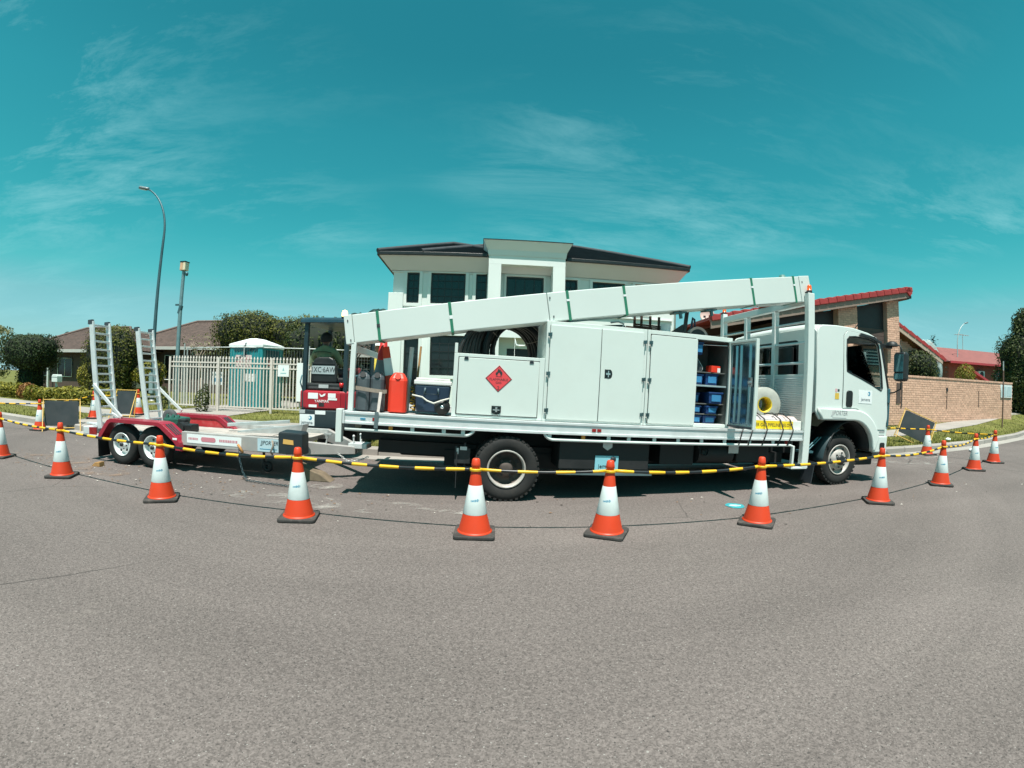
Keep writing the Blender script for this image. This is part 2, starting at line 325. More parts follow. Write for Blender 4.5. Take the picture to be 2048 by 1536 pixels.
# ================================================================== GROUND
KP = [(-400,150),(-120,46),(-40,13.6),(-25,10.3),(-14,8.7),(-9.5,8.1),(-2,8.1),(5,8.45),(10,9.05),(13.3,9.75),(18.3,11.4),(30,16.5),(60,31),(120,62),(400,205)]
def kerb_y(x):
    for (x0,y0),(x1,y1) in zip(KP, KP[1:]):
        if x <= x1 or (x1,y1) == KP[-1]: return y0+(y1-y0)*(x-x0)/(x1-x0)
def gz(x, y):
    d = max(y-kerb_y(x), 0)
    return 0.135+0.016*min(d, 7)+0.03*min(max(x-12, 0), 14)*min(d/2.0, 1)
XS = [-400,-250,-120,-80,-60,-50]+[-40+i*0.5 for i in range(161)]+[50,60,80,120,250,400]
def asphalt():
    m = bpy.data.materials.new('asphalt'); m.use_nodes = True; t = m.node_tree; nd = t.nodes; lk = t.links; b = nd['Principled BSDF']
    g_ = nd.new('ShaderNodeNewGeometry'); P_ = g_.outputs['Position']
    def noise(s_, d_=4, r_=0.55, vec=None):
        n_ = nd.new('ShaderNodeTexNoise'); n_.inputs['Scale'].default_value = s_; n_.inputs['Detail'].default_value = d_; n_.inputs['Roughness'].default_value = r_
        lk.new(vec or P_, n_.inputs['Vector']); return n_.outputs[0]
    def mrange(v, a, b_, c, d_):
        n_ = nd.new('ShaderNodeMapRange'); n_.inputs[1].default_value = a; n_.inputs[2].default_value = b_; n_.inputs[3].default_value = c; n_.inputs[4].default_value = d_
        lk.new(v, n_.inputs[0]); return n_.outputs[0]
    def mul(a, b_):
        n_ = nd.new('ShaderNodeMath'); n_.operation = 'MULTIPLY'; lk.new(a, n_.inputs[0]); lk.new(b_, n_.inputs[1]); return n_.outputs[0]
    def mixc(f, a, col):
        n_ = nd.new('ShaderNodeMix'); n_.data_type = 'RGBA'; lk.new(f, n_.inputs[0]); lk.new(a, n_.inputs[6]); n_.inputs[7].default_value = (*col, 1); return n_.outputs[2]
    vo = nd.new('ShaderNodeTexVoronoi'); vo.inputs['Scale'].default_value = 130; lk.new(P_, vo.inputs['Vector'])
    vsep = nd.new('ShaderNodeSeparateColor'); lk.new(vo.outputs['Color'], vsep.inputs[0])
    stone = mrange(vsep.outputs[0], 0, 1, 0.72, 1.30)
    coarse = mrange(noise(38, 3, 0.6), 0.32, 0.68, 0.84, 1.15)
    patch = mrange(noise(0.35, 5, 0.6), 0.3, 0.7, 0.90, 1.09)
    mp_ = nd.new('ShaderNodeMapping'); mp_.inputs['Rotation'].default_value = (0,0,R(7)); mp_.inputs['Scale'].default_value = (0.09, 0.85, 1); lk.new(P_, mp_.inputs[0])
    lanes = mrange(noise(1.0, 3, 0.5, mp_.outputs[0]), 0.35, 0.65, 0.93, 1.06)
    vl = nd.new('ShaderNodeVectorMath'); vl.operation = 'DISTANCE'; lk.new(P_, vl.inputs[0]); vl.inputs[1].default_value = (-1.5, 11.5, 0)
    cx_ = nd.new('ShaderNodeCombineXYZ'); lk.new(vl.outputs['Value'], cx_.inputs[0])
    arcs = mrange(noise(1.1, 4, 0.6, cx_.outputs[0]), 0.36, 0.64, 0.90, 1.07)
    v_ = mul(mul(mul(stone, coarse), mul(patch, lanes)), arcs)
    base = nd.new('ShaderNodeMix'); base.data_type = 'RGBA'; base.blend_type = 'MULTIPLY'; base.inputs[0].default_value = 1; base.inputs[6].default_value = (0.136,0.114,0.107,1); lk.new(v_, base.inputs[7])
    c = base.outputs[2]
    c = mixc(mrange(noise(62, 2, 0.5), 0.64, 0.69, 0, 0.75), c, (0.03,0.029,0.028))      # pits between stones
    c = mixc(mrange(noise(71, 2, 0.5), 0.67, 0.71, 0, 0.65), c, (0.34,0.32,0.30))         # pale stones
    c = mixc(mrange(noise(2.3, 6, 0.72), 0.66, 0.74, 0, 0.45), c, (0.085,0.078,0.072))    # oil and tar spots
    c = mixc(mrange(noise(0.9, 7, 0.7), 0.63, 0.80, 0, 0.38), c, (0.27,0.235,0.205))      # dust
    vc = nd.new('ShaderNodeTexVoronoi'); vc.feature = 'DISTANCE_TO_EDGE'; vc.inputs['Scale'].default_value = 0.42; wv = nd.new('ShaderNodeMix'); wv.data_type = 'VECTOR'; wv.inputs[0].default_value = 0.12
    wn_ = nd.new('ShaderNodeTexNoise'); wn_.inputs['Scale'].default_value = 1.8; wn_.inputs['Detail'].default_value = 6; lk.new(P_, wn_.inputs['Vector']); lk.new(P_, wv.inputs[4]); lk.new(wn_.outputs['Color'], wv.inputs[5]); lk.new(wv.outputs[1], vc.inputs['Vector'])
    crack = mul(mrange(vc.outputs['Distance'], 0.0, 0.0045, 0.75, 0.0), mrange(noise(0.22, 3, 0.5), 0.52, 0.60, 0, 1))
    c = mixc(crack, c, (0.025,0.023,0.022))
    lk.new(c, b.inputs['Base Color']); b.inputs['Roughness'].default_value = 0.93; b.inputs['Specular IOR Level'].default_value = 0.25
    bp = nd.new('ShaderNodeBump'); bp.inputs['Strength'].default_value = 0.55; bp.inputs['Distance'].default_value = 0.006; lk.new(noise(75, 3, 0.6), bp.inputs['Height']); lk.new(bp.outputs[0], b.inputs['Normal'])
    return m
rd = MB(); rd.poly([(-900,-900,0),(900,-900,0),(900,900,0),(-900,900,0)]); ROAD = struct(rd.build('road', asphalt(), fix=False))
GRASSM = mat('lawn', (0.115,0.118,0.030), 0.95, var=0.35, vs=1.8, bump=0.6, bs=60, dirt=0.75, dcol=(0.23,0.20,0.075), ds=1.1, coord='Object', spec=0.2)
lw = MB(); DS = [0.16,0.5,1,1.5,2,2.6,3.2,4,5,6,7,9,12,16,22,30,60,150,400,900]
k = [[lw.vert((x, kerb_y(x)+d, gz(x, kerb_y(x)+d))) for d in DS] for x in XS]
for i in range(len(XS)-1):
    for j in range(len(DS)-1): lw.face((k[i][j], k[i+1][j], k[i+1][j+1], k[i][j+1]), 0, True)
struct(lw.build('lawn', GRASSM))
def strip(name, x0, x1, d0, d1, lift, m, step=0.5, thick=0.0):
    s_ = MB(); n_ = max(int((x1-x0)/step), 1); rows = []
    for i in range(n_+1):
        x = x0+(x1-x0)*i/n_; y = kerb_y(x)
        rows.append([s_.vert((x, y+d0+(d1-d0)*j/4, gz(x, y+d0+(d1-d0)*j/4)+lift)) for j in range(5)])
    for i in range(n_):
        for j in range(4): s_.face((rows[i][j], rows[i+1][j], rows[i+1][j+1], rows[i][j+1]))
    return s_.build(name, m)
struct(strip('footpath', -60, -10.9, 1.85, 3.1, 0.012, CONC)); struct(strip('footpath', -8.3, 70, 1.85, 3.1, 0.012, CONC))
struct(strip('driveway', -10.9, -8.2, 0.17, 14, 0.014, CONC))
# kerb: lengths of cast concrete with open joints, and the gutter tray in front
def kerb_piece(x0, x1):
    m_ = MB(); n_ = max(1, int((x1-x0)/0.6)); prof = [(-0.006,0.0),(-0.006,0.115),(0.02,0.14),(0.155,0.148),(0.155,0.05)]
    rows = []
    for i in range(n_+1):
        x = x0+(x1-x0)*i/n_; y = kerb_y(x); rows.append([m_.vert((x, y+a, b)) for a, b in prof])
    for i in range(n_):
        for j in range(len(prof)-1): m_.face((rows[i][j], rows[i+1][j], rows[i+1][j+1], rows[i][j+1]))
    m_.face(list(reversed(rows[0]))); m_.face(rows[-1])
    return m_
kerb = struct(bpy.data.objects.new('kerb', None)); COL.objects.link(kerb)
x = -60
while x < 70:
    L_ = 2.4; kerb_piece(x+0.008, x+L_-0.008).build('kerb_stone', CONC, kerb); x += L_
gt = MB(); rows = []
GUT = mat('gutter_concrete', (0.30,0.275,0.25), 0.95, var=0.16, vs=0.8, bump=0.3, bs=70, dirt=0.5, dcol=(0.17,0.15,0.13), ds=1.6)
for i in range(261):
    x = -60+i*0.5; y = kerb_y(x); rows.append([gt.vert((x, y-0.42, 0.004)), gt.vert((x, y-0.2, 0.0045)), gt.vert((x, y+0.01, 0.005))])
for i in range(260):
    for j in range(2): gt.face((rows[i][j], rows[i+1][j], rows[i+1][j+1], rows[i][j+1]))
struct(gt.build('gutter', GUT))
# grass blades
GB = mat('grass_blades', (0.135,0.135,0.032), 0.9, var=0.3, vs=2.0, island=0.45, spec=0.2)
gb = MB()
def blade(x, y, h):
    z = gz(x, y); a = random.uniform(0, 6.28); w_ = random.uniform(0.006, 0.013); l = random.uniform(-0.6, 0.6)*h
    dx, dy = math.cos(a)*w_, math.sin(a)*w_; q = random.uniform(-0.6,0.6)*h
    i0 = len(gb.v); gb.v += [Vector((x-dx, y-dy, z-0.005)), Vector((x+dx, y+dy, z-0.005)), Vector((x+l, y+q, z+h))]
    gb.f.append((i0, i0+1, i0+2)); gb.m.append(0); gb.s.append(False)
def inpath(x, d): return (1.8 < d < 3.15) or (-10.95 < x < -8.15)
for _ in range(52000):
    x = random.choice((random.uniform(-26, 28), random.uniform(-13, 16))); d = 0.2+9*random.random()**1.7
    if inpath(x, d): continue
    y = kerb_y(x)+d; blade(x, y, random.uniform(0.03, 0.075)*(1.7 if random.random() < 0.07 else 1))
o = gb.build('grass', GB, fix=False); o['kind'] = 'stuff'; o['label'] = 'short yellow green grass along the verge'

# ================================================================== CONES AND BARRIER BARS
def cone_proto():
    t = thing('traffic_cone', '', 'traffic cone')
    b_ = plate('base', rrect(-0.185,-0.185,0.185,0.185,0.035), [], 0.032, CONEB, t, 0.006, Matrix.Translation((0,0,0.017)))
    body = MB(); body.lathe([(0.158,0.030),(0.160,0.040),(0.148,0.043),(0.146,0.052),(0.108,0.205)], 28)
    body.build('lower_cone', ORANGE, t)
    MB().lathe([(0.1085,0.203),(0.110,0.207),(0.0625,0.462),(0.0605,0.465)], 28).build('reflective_sleeve', CONEW, t)
    MB().lathe([(0.0605,0.463),(0.0435,0.585),(0.040,0.60),(0.036,0.605),(0.036,0.628),(0.042,0.633),(0.040,0.655),(0.034,0.695),(0.026,0.704),(0,0.705)], 24).build('upper_cone', ORANGE, t)
    p_ = MB()                                      # the faint printed word on the sleeve
    for i_, (dx, w_, h_) in enumerate(((-22,4,9),(-14,6,7),(-6,5,8),(2,6,11),(9,4,8),(16,5,13),(23,3,8))):
        a0 = R(-90+dx); zz_ = 0.335+0.0002*dx; r_ = 0.0882
        hw = R(w_/2)
        p_.poly([(r_*math.cos(a0-hw), r_*math.sin(a0-hw), zz_-h_*0.001), (r_*math.cos(a0+hw), r_*math.sin(a0+hw), zz_-h_*0.001),
                 ((r_-0.002)*math.cos(a0+hw), (r_-0.002)*math.sin(a0+hw), zz_+h_*0.001), ((r_-0.002)*math.cos(a0-hw), (r_-0.002)*math.sin(a0-hw), zz_+h_*0.001)])
    p_.build('printed_word', TEAL, t)
    return t
CONES = {  # position, rotation, label
 'A': (-7.93, 4.85, 0, 20, 'traffic cone furthest left of the front row, only partly visible'),
 'B': (-5.82, 4.45, 0, 28, 'traffic cone in front of the trailer mudflap and the dark sign back'),
 'C': (-3.80, 4.20, 0, 33, 'traffic cone standing in front of the red trailer mudguard'),
 'D': (-2.05, 4.15, 0, 14, 'traffic cone in front of the dark box on the trailer drawbar'),
 'E': (-0.30, 4.05, 0, 2, 'traffic cone directly in front of the rear wheel of the truck'),
 'F': (0.93, 4.13, 0, -24, 'traffic cone in front of the blue plate under the truck'),
 'G': (2.61, 4.34, 0, -37, 'traffic cone right of the round teal road mark'),
 'H': (4.77, 4.86, 0, -28, 'traffic cone in front of the truck bumper beside the front wheel'),
 'I': (6.78, 5.52, 0, -40, 'traffic cone standing alone past the truck bumper'),
 'J': (8.90, 6.45, 0, -30, 'traffic cone just before the last cone of the row past the bumper'),
 'K': (10.44, 7.06, 0, -20, 'traffic cone with its cap folded, last of the row by the kerb'),
 'L': (9.92, 8.58, 0, -5, 'traffic cone in the gutter beside the tilted sign'),
 'Mm': (-10.74, 7.62, 0, 10, 'traffic cone on the road beside the dark sign back at the kerb'),
 'N': (-10.75, 9.3, 0.16, 30, 'traffic cone behind the near trailer ramp on the driveway'),
 'O': (-10.55, 10.75, 0.19, 15, 'traffic cone behind the far trailer ramp next to the second sign'),
 'Q': (6.3, 8.95, 0.14, 15, 'traffic cone hidden behind the truck cab on the verge'),
}
cp = None; CPOS = {}
for key, (x, y, z, rz, lab) in CONES.items():
    if key == 'Q': CPOS[key] = Vector((x, y, z)); continue
    if cp is None: cp = cone_proto(); c = cp
    else: c = copy_tree(cp)
    c.location = (x, y, z+0.002 if z == 0 else z+0.016); c.rotation_euler = (0, 0, R(rz)); c['label'] = 'orange and white '+lab; c['group'] = 'traffic cones around the work zone'
    CPOS[key] = Vector((x, y, z))
def bar(a, b, label, sag=0.015, seed=0, thin=0.0165):
    rn = random.Random(seed); pa = CPOS[a] if isinstance(a, str) else Vector(a); pb = CPOS[b] if isinstance(b, str) else Vector(b)
    base = (pa+pb)/2; t = thing('barrier_bar', label, 'barrier bar', base, 0, 'striped bars joining the cones')
    A, B = pa+Vector((0,0,0.605))-base, pb+Vector((0,0,0.605))-base
    d = (B-A); L = d.length; d.normalize(); A2 = A+d*0.052; B2 = B-d*0.052; L2 = (B2-A2).length
    cuts = [0.0]; cols = []; s_ = 0; yel = True
    while s_ < L2:
        l = (rn.uniform(0.15,0.19) if yel else rn.uniform(0.09,0.17)); s_ = min(s_+l, L2); cuts.append(s_); cols.append(0 if yel else 1); yel = not yel
    pts = []; ms = []
    for i in range(len(cuts)-1):
        n_ = 2
        for q in range(n_):
            u = (cuts[i]+(cuts[i+1]-cuts[i])*q/n_)/L2; pts.append(A2.lerp(B2, u)-Vector((0,0,sag*4*u*(1-u)))); ms.append(cols[i])
    pts.append(B2)
    m_ = MB(); rads = [thin*(1.0 if ms[min(i, len(ms)-1)] == 0 else 0.86) for i in range(len(pts))]
    m_.tube(pts, rads, 9, mats=ms); m_.build('striped_tube', [YEL, BLK2], t)
    for P_, s2 in ((A, 1), (B, -1)):
        rg = MB(); n_ = 18
        rg.tube([P_+Vector((0.048*math.cos(2*math.pi*i/n_), 0.048*math.sin(2*math.pi*i/n_), 0.004*s2)) for i in range(n_+1)], 0.0095, 7, caps=False)
        rg.build('end_loop', YEL, t)
    return t
bar((-10.2,5.7,0), 'A', 'striped bar beyond the partly visible cone of the front row', 0.02, 20)
bar('A','B','striped bar from the partly visible cone to the cone by the mudflap',0.02,1)
bar('B','C','striped bar in front of the trailer wheels',0.02,2)
bar('C','D','striped bar in front of the trailer side plate and its chain',0.03,3)
bar('D','E','striped bar in front of the truck tail and its black shadow',0.02,4)
bar('E','F','striped bar in front of the rear truck wheel, thin and nearly black',0.015,5,0.0145)
bar('F','G','striped bar in front of the tanks under the middle of the truck',0.03,6)
bar('G','H','striped bar in front of the front truck wheel',0.02,7)
bar('H','I','striped bar starting at the cone beside the truck bumper',0.05,8)
bar('I','J','striped bar sagging between the second and third last cones of the row',0.05,9)
bar('J','K','striped bar between the last two cones by the kerb',0.03,10)
bar('L','K','striped bar from the gutter cone to the folded cap cone',0.02,11)
bar('Q','L','striped bar crossing in front of the tilted sign',0.02,12)
bar((-12.8,6.6,0),'Mm','striped bar ending at the road cone beside the kerb sign',0.02,13)
bar('Mm','N','striped bar above the dark sign back at the kerb',0.04,14)
bar('N','O','striped bar behind the two trailer ramps',0.03,15)
# round teal paint mark on the road
g0 = Vector((2.72, 5.06, 0.004)); pm = MB(); pm.face([pm.vert((0.115*math.cos(a)*(1+0.06*math.sin(5*a)), 0.125*math.sin(a)*(1+0.05*math.cos(3*a)), 0)) for a in [2*math.pi*i/28 for i in range(28)]])
tp = pm.build('road_mark', mat('teal_road_paint', (0.02,0.26,0.30), 0.8, var=0.25, vs=18), loc=g0); tag(tp, 'round teal painted service mark on the asphalt', 'road mark')
pm2 = MB()
for q in ([(-.07,-.02),(-.02,-.05),(.06,-.04),(.08,.0),(.03,.035),(-.03,.05),(-.08,.02)], ): pm2.face([pm2.vert((a, b, 0.003)) for a, b in q])
pm2.build('pale_symbol', mat('pale_teal_paint', (0.35,0.62,0.62), 0.8, var=0.2, vs=20), tp)

# ================================================================== TRUCK  (local: x forward along the truck, y away from the road side, z up)
TR_LOC, TR_ROT, PITCH = Vector((-0.03, 5.24, 0.0)), R(6.82), R(1.6)
MT = Matrix.Translation(TR_LOC) @ Matrix.Rotation(TR_ROT, 4, 'Z')
MBODY = MT @ Matrix.Rotation(PITCH, 4, 'Y')
truck = thing('flatbed_truck', 'white flatbed service truck with tool cabinets and open cab window', 'truck', TR_LOC, TR_ROT)
PR = (0, PITCH, 0)
def tp_(mb, name, mats, bevel=0.0, parent=None, seg=2):
    return mb.build(name, mats, parent or truck, bevel, seg, rot=None if parent else PR)
# --- chassis
m_ = MB()
for y in (0.72, 1.52): m_.box((-1.85,y,0.56),(5.75,y+0.08,0.80))
for x in (-1.8,-0.9,0.9,1.9,2.9,3.9): m_.box((x,0.79,0.60),(x+0.07,1.53,0.76))
tp_(m_, 'chassis_frame', CHAS, 0.004)
m_ = MB(); m_.box((-1.6,0.62,0.42),(4.3,1.75,0.58)); m_.box((-0.75,0.60,0.30),(0.75,1.8,0.50)); m_.cyl((-0.5,1.2,0.42),(4.4,1.2,0.52),0.05); m_.cyl((0,0.3,0.39),(0,2.1,0.39),0.07); m_.lathe([(0.05,-0.2),(0.2,-0.1),(0.2,0.1),(0.05,0.2)],16,axis='y',c=(0,1.2,0.40))
tp_(m_, 'driveline_filler', CHAS)  # shaft and axle, with dark boxes added to block the view under the deck
for a_, b_ in (((1.75,1.75,0.20),(3.2,2.2,0.80)),((3.25,1.75,0.22),(4.3,2.2,0.80)),((-1.45,1.7,0.22),(-0.66,2.2,0.82)),((0.66,1.8,0.18),(1.7,2.25,0.8))):
    m_ = MB(); m_.box(a_, b_); tp_(m_, 'underbody_filler', CHAS, 0.03)  # dark boxes added on the far side to black out the underbody
m_ = MB(); m_.box((0.62,0.10,0.40),(1.78,0.55,0.79)); u_box = tp_(m_, 'underbody_locker', CHAS, 0.012)
m_ = MB(); m_.box((0.60,0.06,0.335),(1.82,0.12,0.372)); tp_(m_, 'side_guard_bar', mat('dull_teal_steel', (0.10,0.15,0.16), 0.6, 0.3, var=0.2), 0.004)
MB().box((1.07,0.088,0.40),(1.37,0.097,0.575)).build('company_plate', mat('blue_plate', (0.22,0.50,0.58), 0.5, var=0.04), u_box)
MB().lathe([(0,0.0),(0.036,0.0),(0.036,0.003),(0,0.003)],20,axis='y',c=(1.30,0.083,0.535)).build('round_emblem', INK, u_box)
text('plate_word', 'jemena', 0.072, INK, u_box, XZat(0.086,1.215,0.445))
m_ = MB(); m_.prism([(1.16,0.77),(1.28,0.77),(1.28,0.68),(1.22,0.64),(1.16,0.68)], 0.092, 0.099); m_.build('shield_emblem', GALV, u_box)
m_ = MB()
for a_, b_ in (((2.0,0.25,0.45),(2.5,0.6,0.78)),((3.15,0.2,0.5),(3.7,0.65,0.8))): m_.box(a_, b_)
m_.cyl((2.55,0.32,0.6),(3.1,0.32,0.6),0.13,n=18); m_.cyl((3.72,0.3,0.55),(3.72,0.55,0.55),0.1,n=18)
tp_(m_, 'air_tank', CHAS, 0.01)
m_ = MB(); m_.box((3.0,0.18,0.62),(3.16,0.19,0.72)); tp_(m_, 'rating_plate', GALV)
m_ = MB(); m_.lathe([(0.05,0.0),(0.05,0.03)],14,axis='y',c=(2.62,0.16,0.64)); tp_(m_, 'valve_plate', STEELD)
m_ = MB(); m_.box((-0.62,0.12,0.42),(-0.44,0.2,0.60)); m_.cyl((-0.6,0.14,0.62),(-0.6,0.14,0.40),0.02); m_.cyl((-0.5,0.16,0.66),(-0.5,0.16,0.38),0.016); m_.box((-0.56,0.10,0.58),(-0.48,0.13,0.62),1); m_.box((-0.60,0.10,0.53),(-0.575,0.13,0.60),1); tp_(m_, 'valve_cluster', [STEELD, ALU])
# --- deck
m_ = MB(); m_.box((-1.90,0.06,0.86),(4.14,2.36,0.955)); tp_(m_, 'deck', mat('deck_sheet', (0.34,0.33,0.32), 0.7, 0.2, var=0.2, vs=4, dirt=0.5, dcol=(0.18,0.15,0.13)), 0.004)
m_ = MB()
for y in (0.0, 2.36):
    m_.box((-1.90,y,0.935),(4.14,y+0.055,0.965)); m_.box((-1.90,y+0.012,0.85),(4.14,y+0.05,0.936)); m_.box((-1.90,y,0.822),(4.14,y+0.055,0.851))
co = tp_(m_, 'side_coaming', ALUP, 0.003)
m_ = MB(); m_.box((-1.93,0.0,0.82),(-1.903,2.42,0.965)); tp_(m_, 'rear_coaming', ALUP, 0.004)
for y in (0.0, 2.3):
    m_ = MB(); m_.box((-2.005,y,0.60),(-1.935,y+0.11,0.985)); tp_(m_, 'tail_light_bracket', WHITE, 0.006)
for x in (-1.58, 0.98, 1.045): MB().box((x,0.004,0.868),(x+0.052,0.013,0.905)).build('side_marker', LAMPR, co, 0.003)
MB().box((-1.72,0.006,0.878),(-1.66,0.0125,0.896)).build('side_sticker', TEAL, co)
# rope rail below the deck
def rail(pts, y, name='rope_rail'):
    m_ = MB(); m_.tube(pts, 0.019, 8); return tp_(m_, name, WHITEA)
def arcpts(c, r_, a0, a1, n, y): return [(c[0]+r_*math.cos(R(a0+(a1-a0)*i/n)), y, c[1]+r_*math.sin(R(a0+(a1-a0)*i/n))) for i in range(n+1)]
rl = rail([(-1.90,0.03,0.757),(-0.52,0.03,0.757)]+arcpts((-0.52,0.877),0.12,-90,-20,6,0.03)+[(-0.38,0.03,0.86)], 0.03)
rl2 = rail([(0.33,0.03,0.86)]+[(0.38,0.03,0.84)]+arcpts((0.52,0.877),0.12,200,270,6,0.03)+[(3.93,0.03,0.757),(3.98,0.03,0.74),(4.0,0.03,0.70)], 0.03)
for x, l, c in [(-1.14,0,0),(-0.78,0,0),(-0.56,0,0)]+[(0.45,1,0),(1.18,1,0),(1.44,1,0),(1.78,1,0),(2.11,1,0),(2.45,1,0),(2.8,1,0),(3.2,1,0),(3.6,1,0)]:
    MB().box((x,0.022,0.760),(x+0.045,0.040,0.83)).build('rail_bracket', WHITEA, rl2 if l else rl, 0.002)
for x, p in ((-1.39,rl),(0.86,rl2)): MB().box((x,0.020,0.757),(x+0.045,0.042,0.83)).build('reflector_bracket', mat('amber_bracket', (0.55,0.22,0.03), 0.5, var=0.1), p, 0.002)
MB().box((3.84,0.018,0.757),(3.885,0.042,0.83)).build('reflector_bracket', LAMPR, rl2, 0.002)
m_ = MB(); m_.box((3.965,0.0,0.44),(4.0,0.05,0.75)); m_.box((3.965,0.0,0.425),(4.26,0.3,0.447)); tp_(m_, 'side_step', WHITEA, 0.004)
# --- headboard
m_ = MB()
for y, z1 in ((0.0,2.93),): m_.box((4.155,y,0.43),(4.275,y+0.09,z1))
tp_(m_, 'headboard_post', WHITE, 0.01)
for y in (0.78,1.55): 
    m_ = MB(); m_.box((4.16,y,0.96),(4.25,y+0.075,2.76)); tp_(m_, 'headboard_post', WHITEA, 0.008)
m_ = MB(); m_.box((4.16,2.30,0.43),(4.26,2.39,2.93)); tp_(m_, 'headboard_post', WHITEA, 0.008)
m_ = MB(); m_.box((4.165,0.092,2.765),(4.255,2.298,2.865)); tp_(m_, 'headboard_beam', WHITEA, 0.006)
for z in (2.52,2.22,1.93):
    m_ = MB(); m_.cyl((4.20,0.085,z),(4.20,2.30,z),0.02,n=10); tp_(m_, 'headboard_rung', ALUP)
m_ = MB(); m_.box((4.185,0.092,0.97),(4.20,2.298,1.745),0)
hb = tp_(m_, 'headboard_sheet', ALUP)
for i in range(23):
    z = 1.0+i*0.032; rb = MB(); rb.prism([(0.0,-0.010),(-0.012,-0.004),(-0.012,0.004),(0.0,0.010)], 0.10, 2.29)
    rb.M = Matrix.Identity(4); o_ = rb.build('sheet_rib', ALUP, hb); o_.location = (4.185, 0, z)
m_ = MB(); m_.box((4.178,0.085,1.735),(4.205,2.30,1.765)); tp_(m_, 'sheet_cap', WHITEA, 0.003)
for y in (0.045, 2.345):
    m_ = MB(); m_.lathe([(0.0,3.052),(0.025,3.05),(0.033,3.03),(0.034,2.972),(0.04,2.968),(0.04,2.945)],16,mats=[0,0,0,1,1],c=(4.21,y,0)); m_.box((4.15,y-0.03,2.93),(4.24,y+0.03,2.947),1); tp_(m_, 'amber_beacon', [LAMPO, BLACK])
m_ = MB()
prof = [(0.0,0.055),(0.20,0.05),(0.27,0.02),(0.28,0.0)]
m_.lathe([(0.0,0.06),(0.10,0.055),(0.145,0.03),(0.15,0.0)],20); me_ = m_.mesh('roof_beacon_bar', [mat('faded_orange_lens', (0.62,0.14,0.04), 0.4, var=0.15, vs=8)])
me_.transform(Matrix.Translation((4.20,1.03,2.872)) @ Matrix.Diagonal((0.5,1.5,1.3,1))); o_ = link('amber_light_bar', me_, truck, rot=PR)
# --- rear post that carries the pipe box, rear rack
m_ = MB(); m_.box((-1.895,0.10,0.96),(-1.835,0.16,1.755)); m_.box((-1.895,2.28,0.96),(-1.835,2.34,1.755)); m_.box((-1.89,0.161,1.65),(-1.84,2.279,1.73)); tp_(m_, 'rear_post', WHITEA, 0.005)
# --- wheels
def wheel(x, y0, y1, r_, rim, cab, out_):
    """tyre with rim and hub; out_ = -1 when the outer face looks towards -y"""
    yc = (y0+y1)/2; hw = (y1-y0)/2
    prof = [(0.60*r_,-hw*0.80),(0.66*r_,-hw*0.98),(0.84*r_,-hw*1.0),(0.93*r_,-hw*0.92),(0.985*r_,-hw*0.72),(r_,-hw*0.45),(r_,hw*0.45),(0.985*r_,hw*0.72),(0.93*r_,hw*0.92),(0.84*r_,hw),(0.66*r_,hw*0.98),(0.60*r_,hw*0.80)]
    m_ = MB(); m_.lathe(prof, 44, axis='y')
    for q in range(36):                                     # shoulder blocks
        a = 2*math.pi*q/36
        for sgn in (-1,1):
            c_, s_ = math.cos(a), math.sin(a); t_ = Vector((-s_,0,c_)); n_ = Vector((c_,0,s_)); P_ = n_*(r_*0.975)+Vector((0,sgn*hw*0.72,0))
            m_.beam(P_-t_*0.018*r_/0.39, P_+t_*0.018*r_/0.39, hw*0.38, 0.024*r_/0.39, up_=n_)
    w_ = m_.build('wheel', RUBBER, truck); w_.location = (x, yc, r_)
    return w_, hw
RIMW = mat('rim_white', (0.42,0.39,0.36), 0.55, 0.1, var=0.12, vs=9, dirt=0.6, dcol=(0.14,0.10,0.08), ds=7)
RIMD = mat('rim_dirty', (0.075,0.058,0.050), 0.75, 0.1, var=0.25, vs=9, dirt=0.5, dcol=(0.03,0.024,0.02), ds=6)
RW = 0.385
w_, hw = wheel(0.0, 0.02, 0.26, RW, None, None, -1)
m_ = MB(); m_.lathe([(0.60*RW,-hw*0.78),(0.585*RW,-hw*0.95),(0.54*RW,-hw*0.9),(0.52*RW,-hw*0.1)],36,axis='y'); m_.build('rim_ring', RIMW, w_)
m_ = MB(); m_.lathe([(0.53*RW,-hw*0.12),(0.50*RW,hw*0.3),(0.34*RW,hw*0.42),(0.30*RW,hw*0.2),(0.22*RW,-hw*0.1),(0.20*RW,-hw*0.45),(0.10*RW,-hw*0.55),(0,-hw*0.55)],32,axis='y'); m_.build('rim_dish', RIMD, w_)
for q in range(6):
    m_ = MB(); a = q*math.pi/3; m_.cyl((0.255*RW*math.cos(a),-hw*0.2,0.255*RW*math.sin(a)),(0.255*RW*math.cos(a),0,0.255*RW*math.sin(a)),0.014,n=6); m_.build('wheel_nut', STEELD, w_)
for q in range(4):
    m_ = MB(); a = q*math.pi/2+0.5; m_.lathe([(0,0.0),(0.03,0.0)],10,axis='y',c=(0.42*RW*math.cos(a),hw*0.33,0.42*RW*math.sin(a))); m_.build('hand_hole', BLACK, w_)
for (a_, b_) in ((0.30,0.54),(1.86,2.10),(2.13,2.37)): wheel(0.0, a_, b_, RW, None, None, 1)
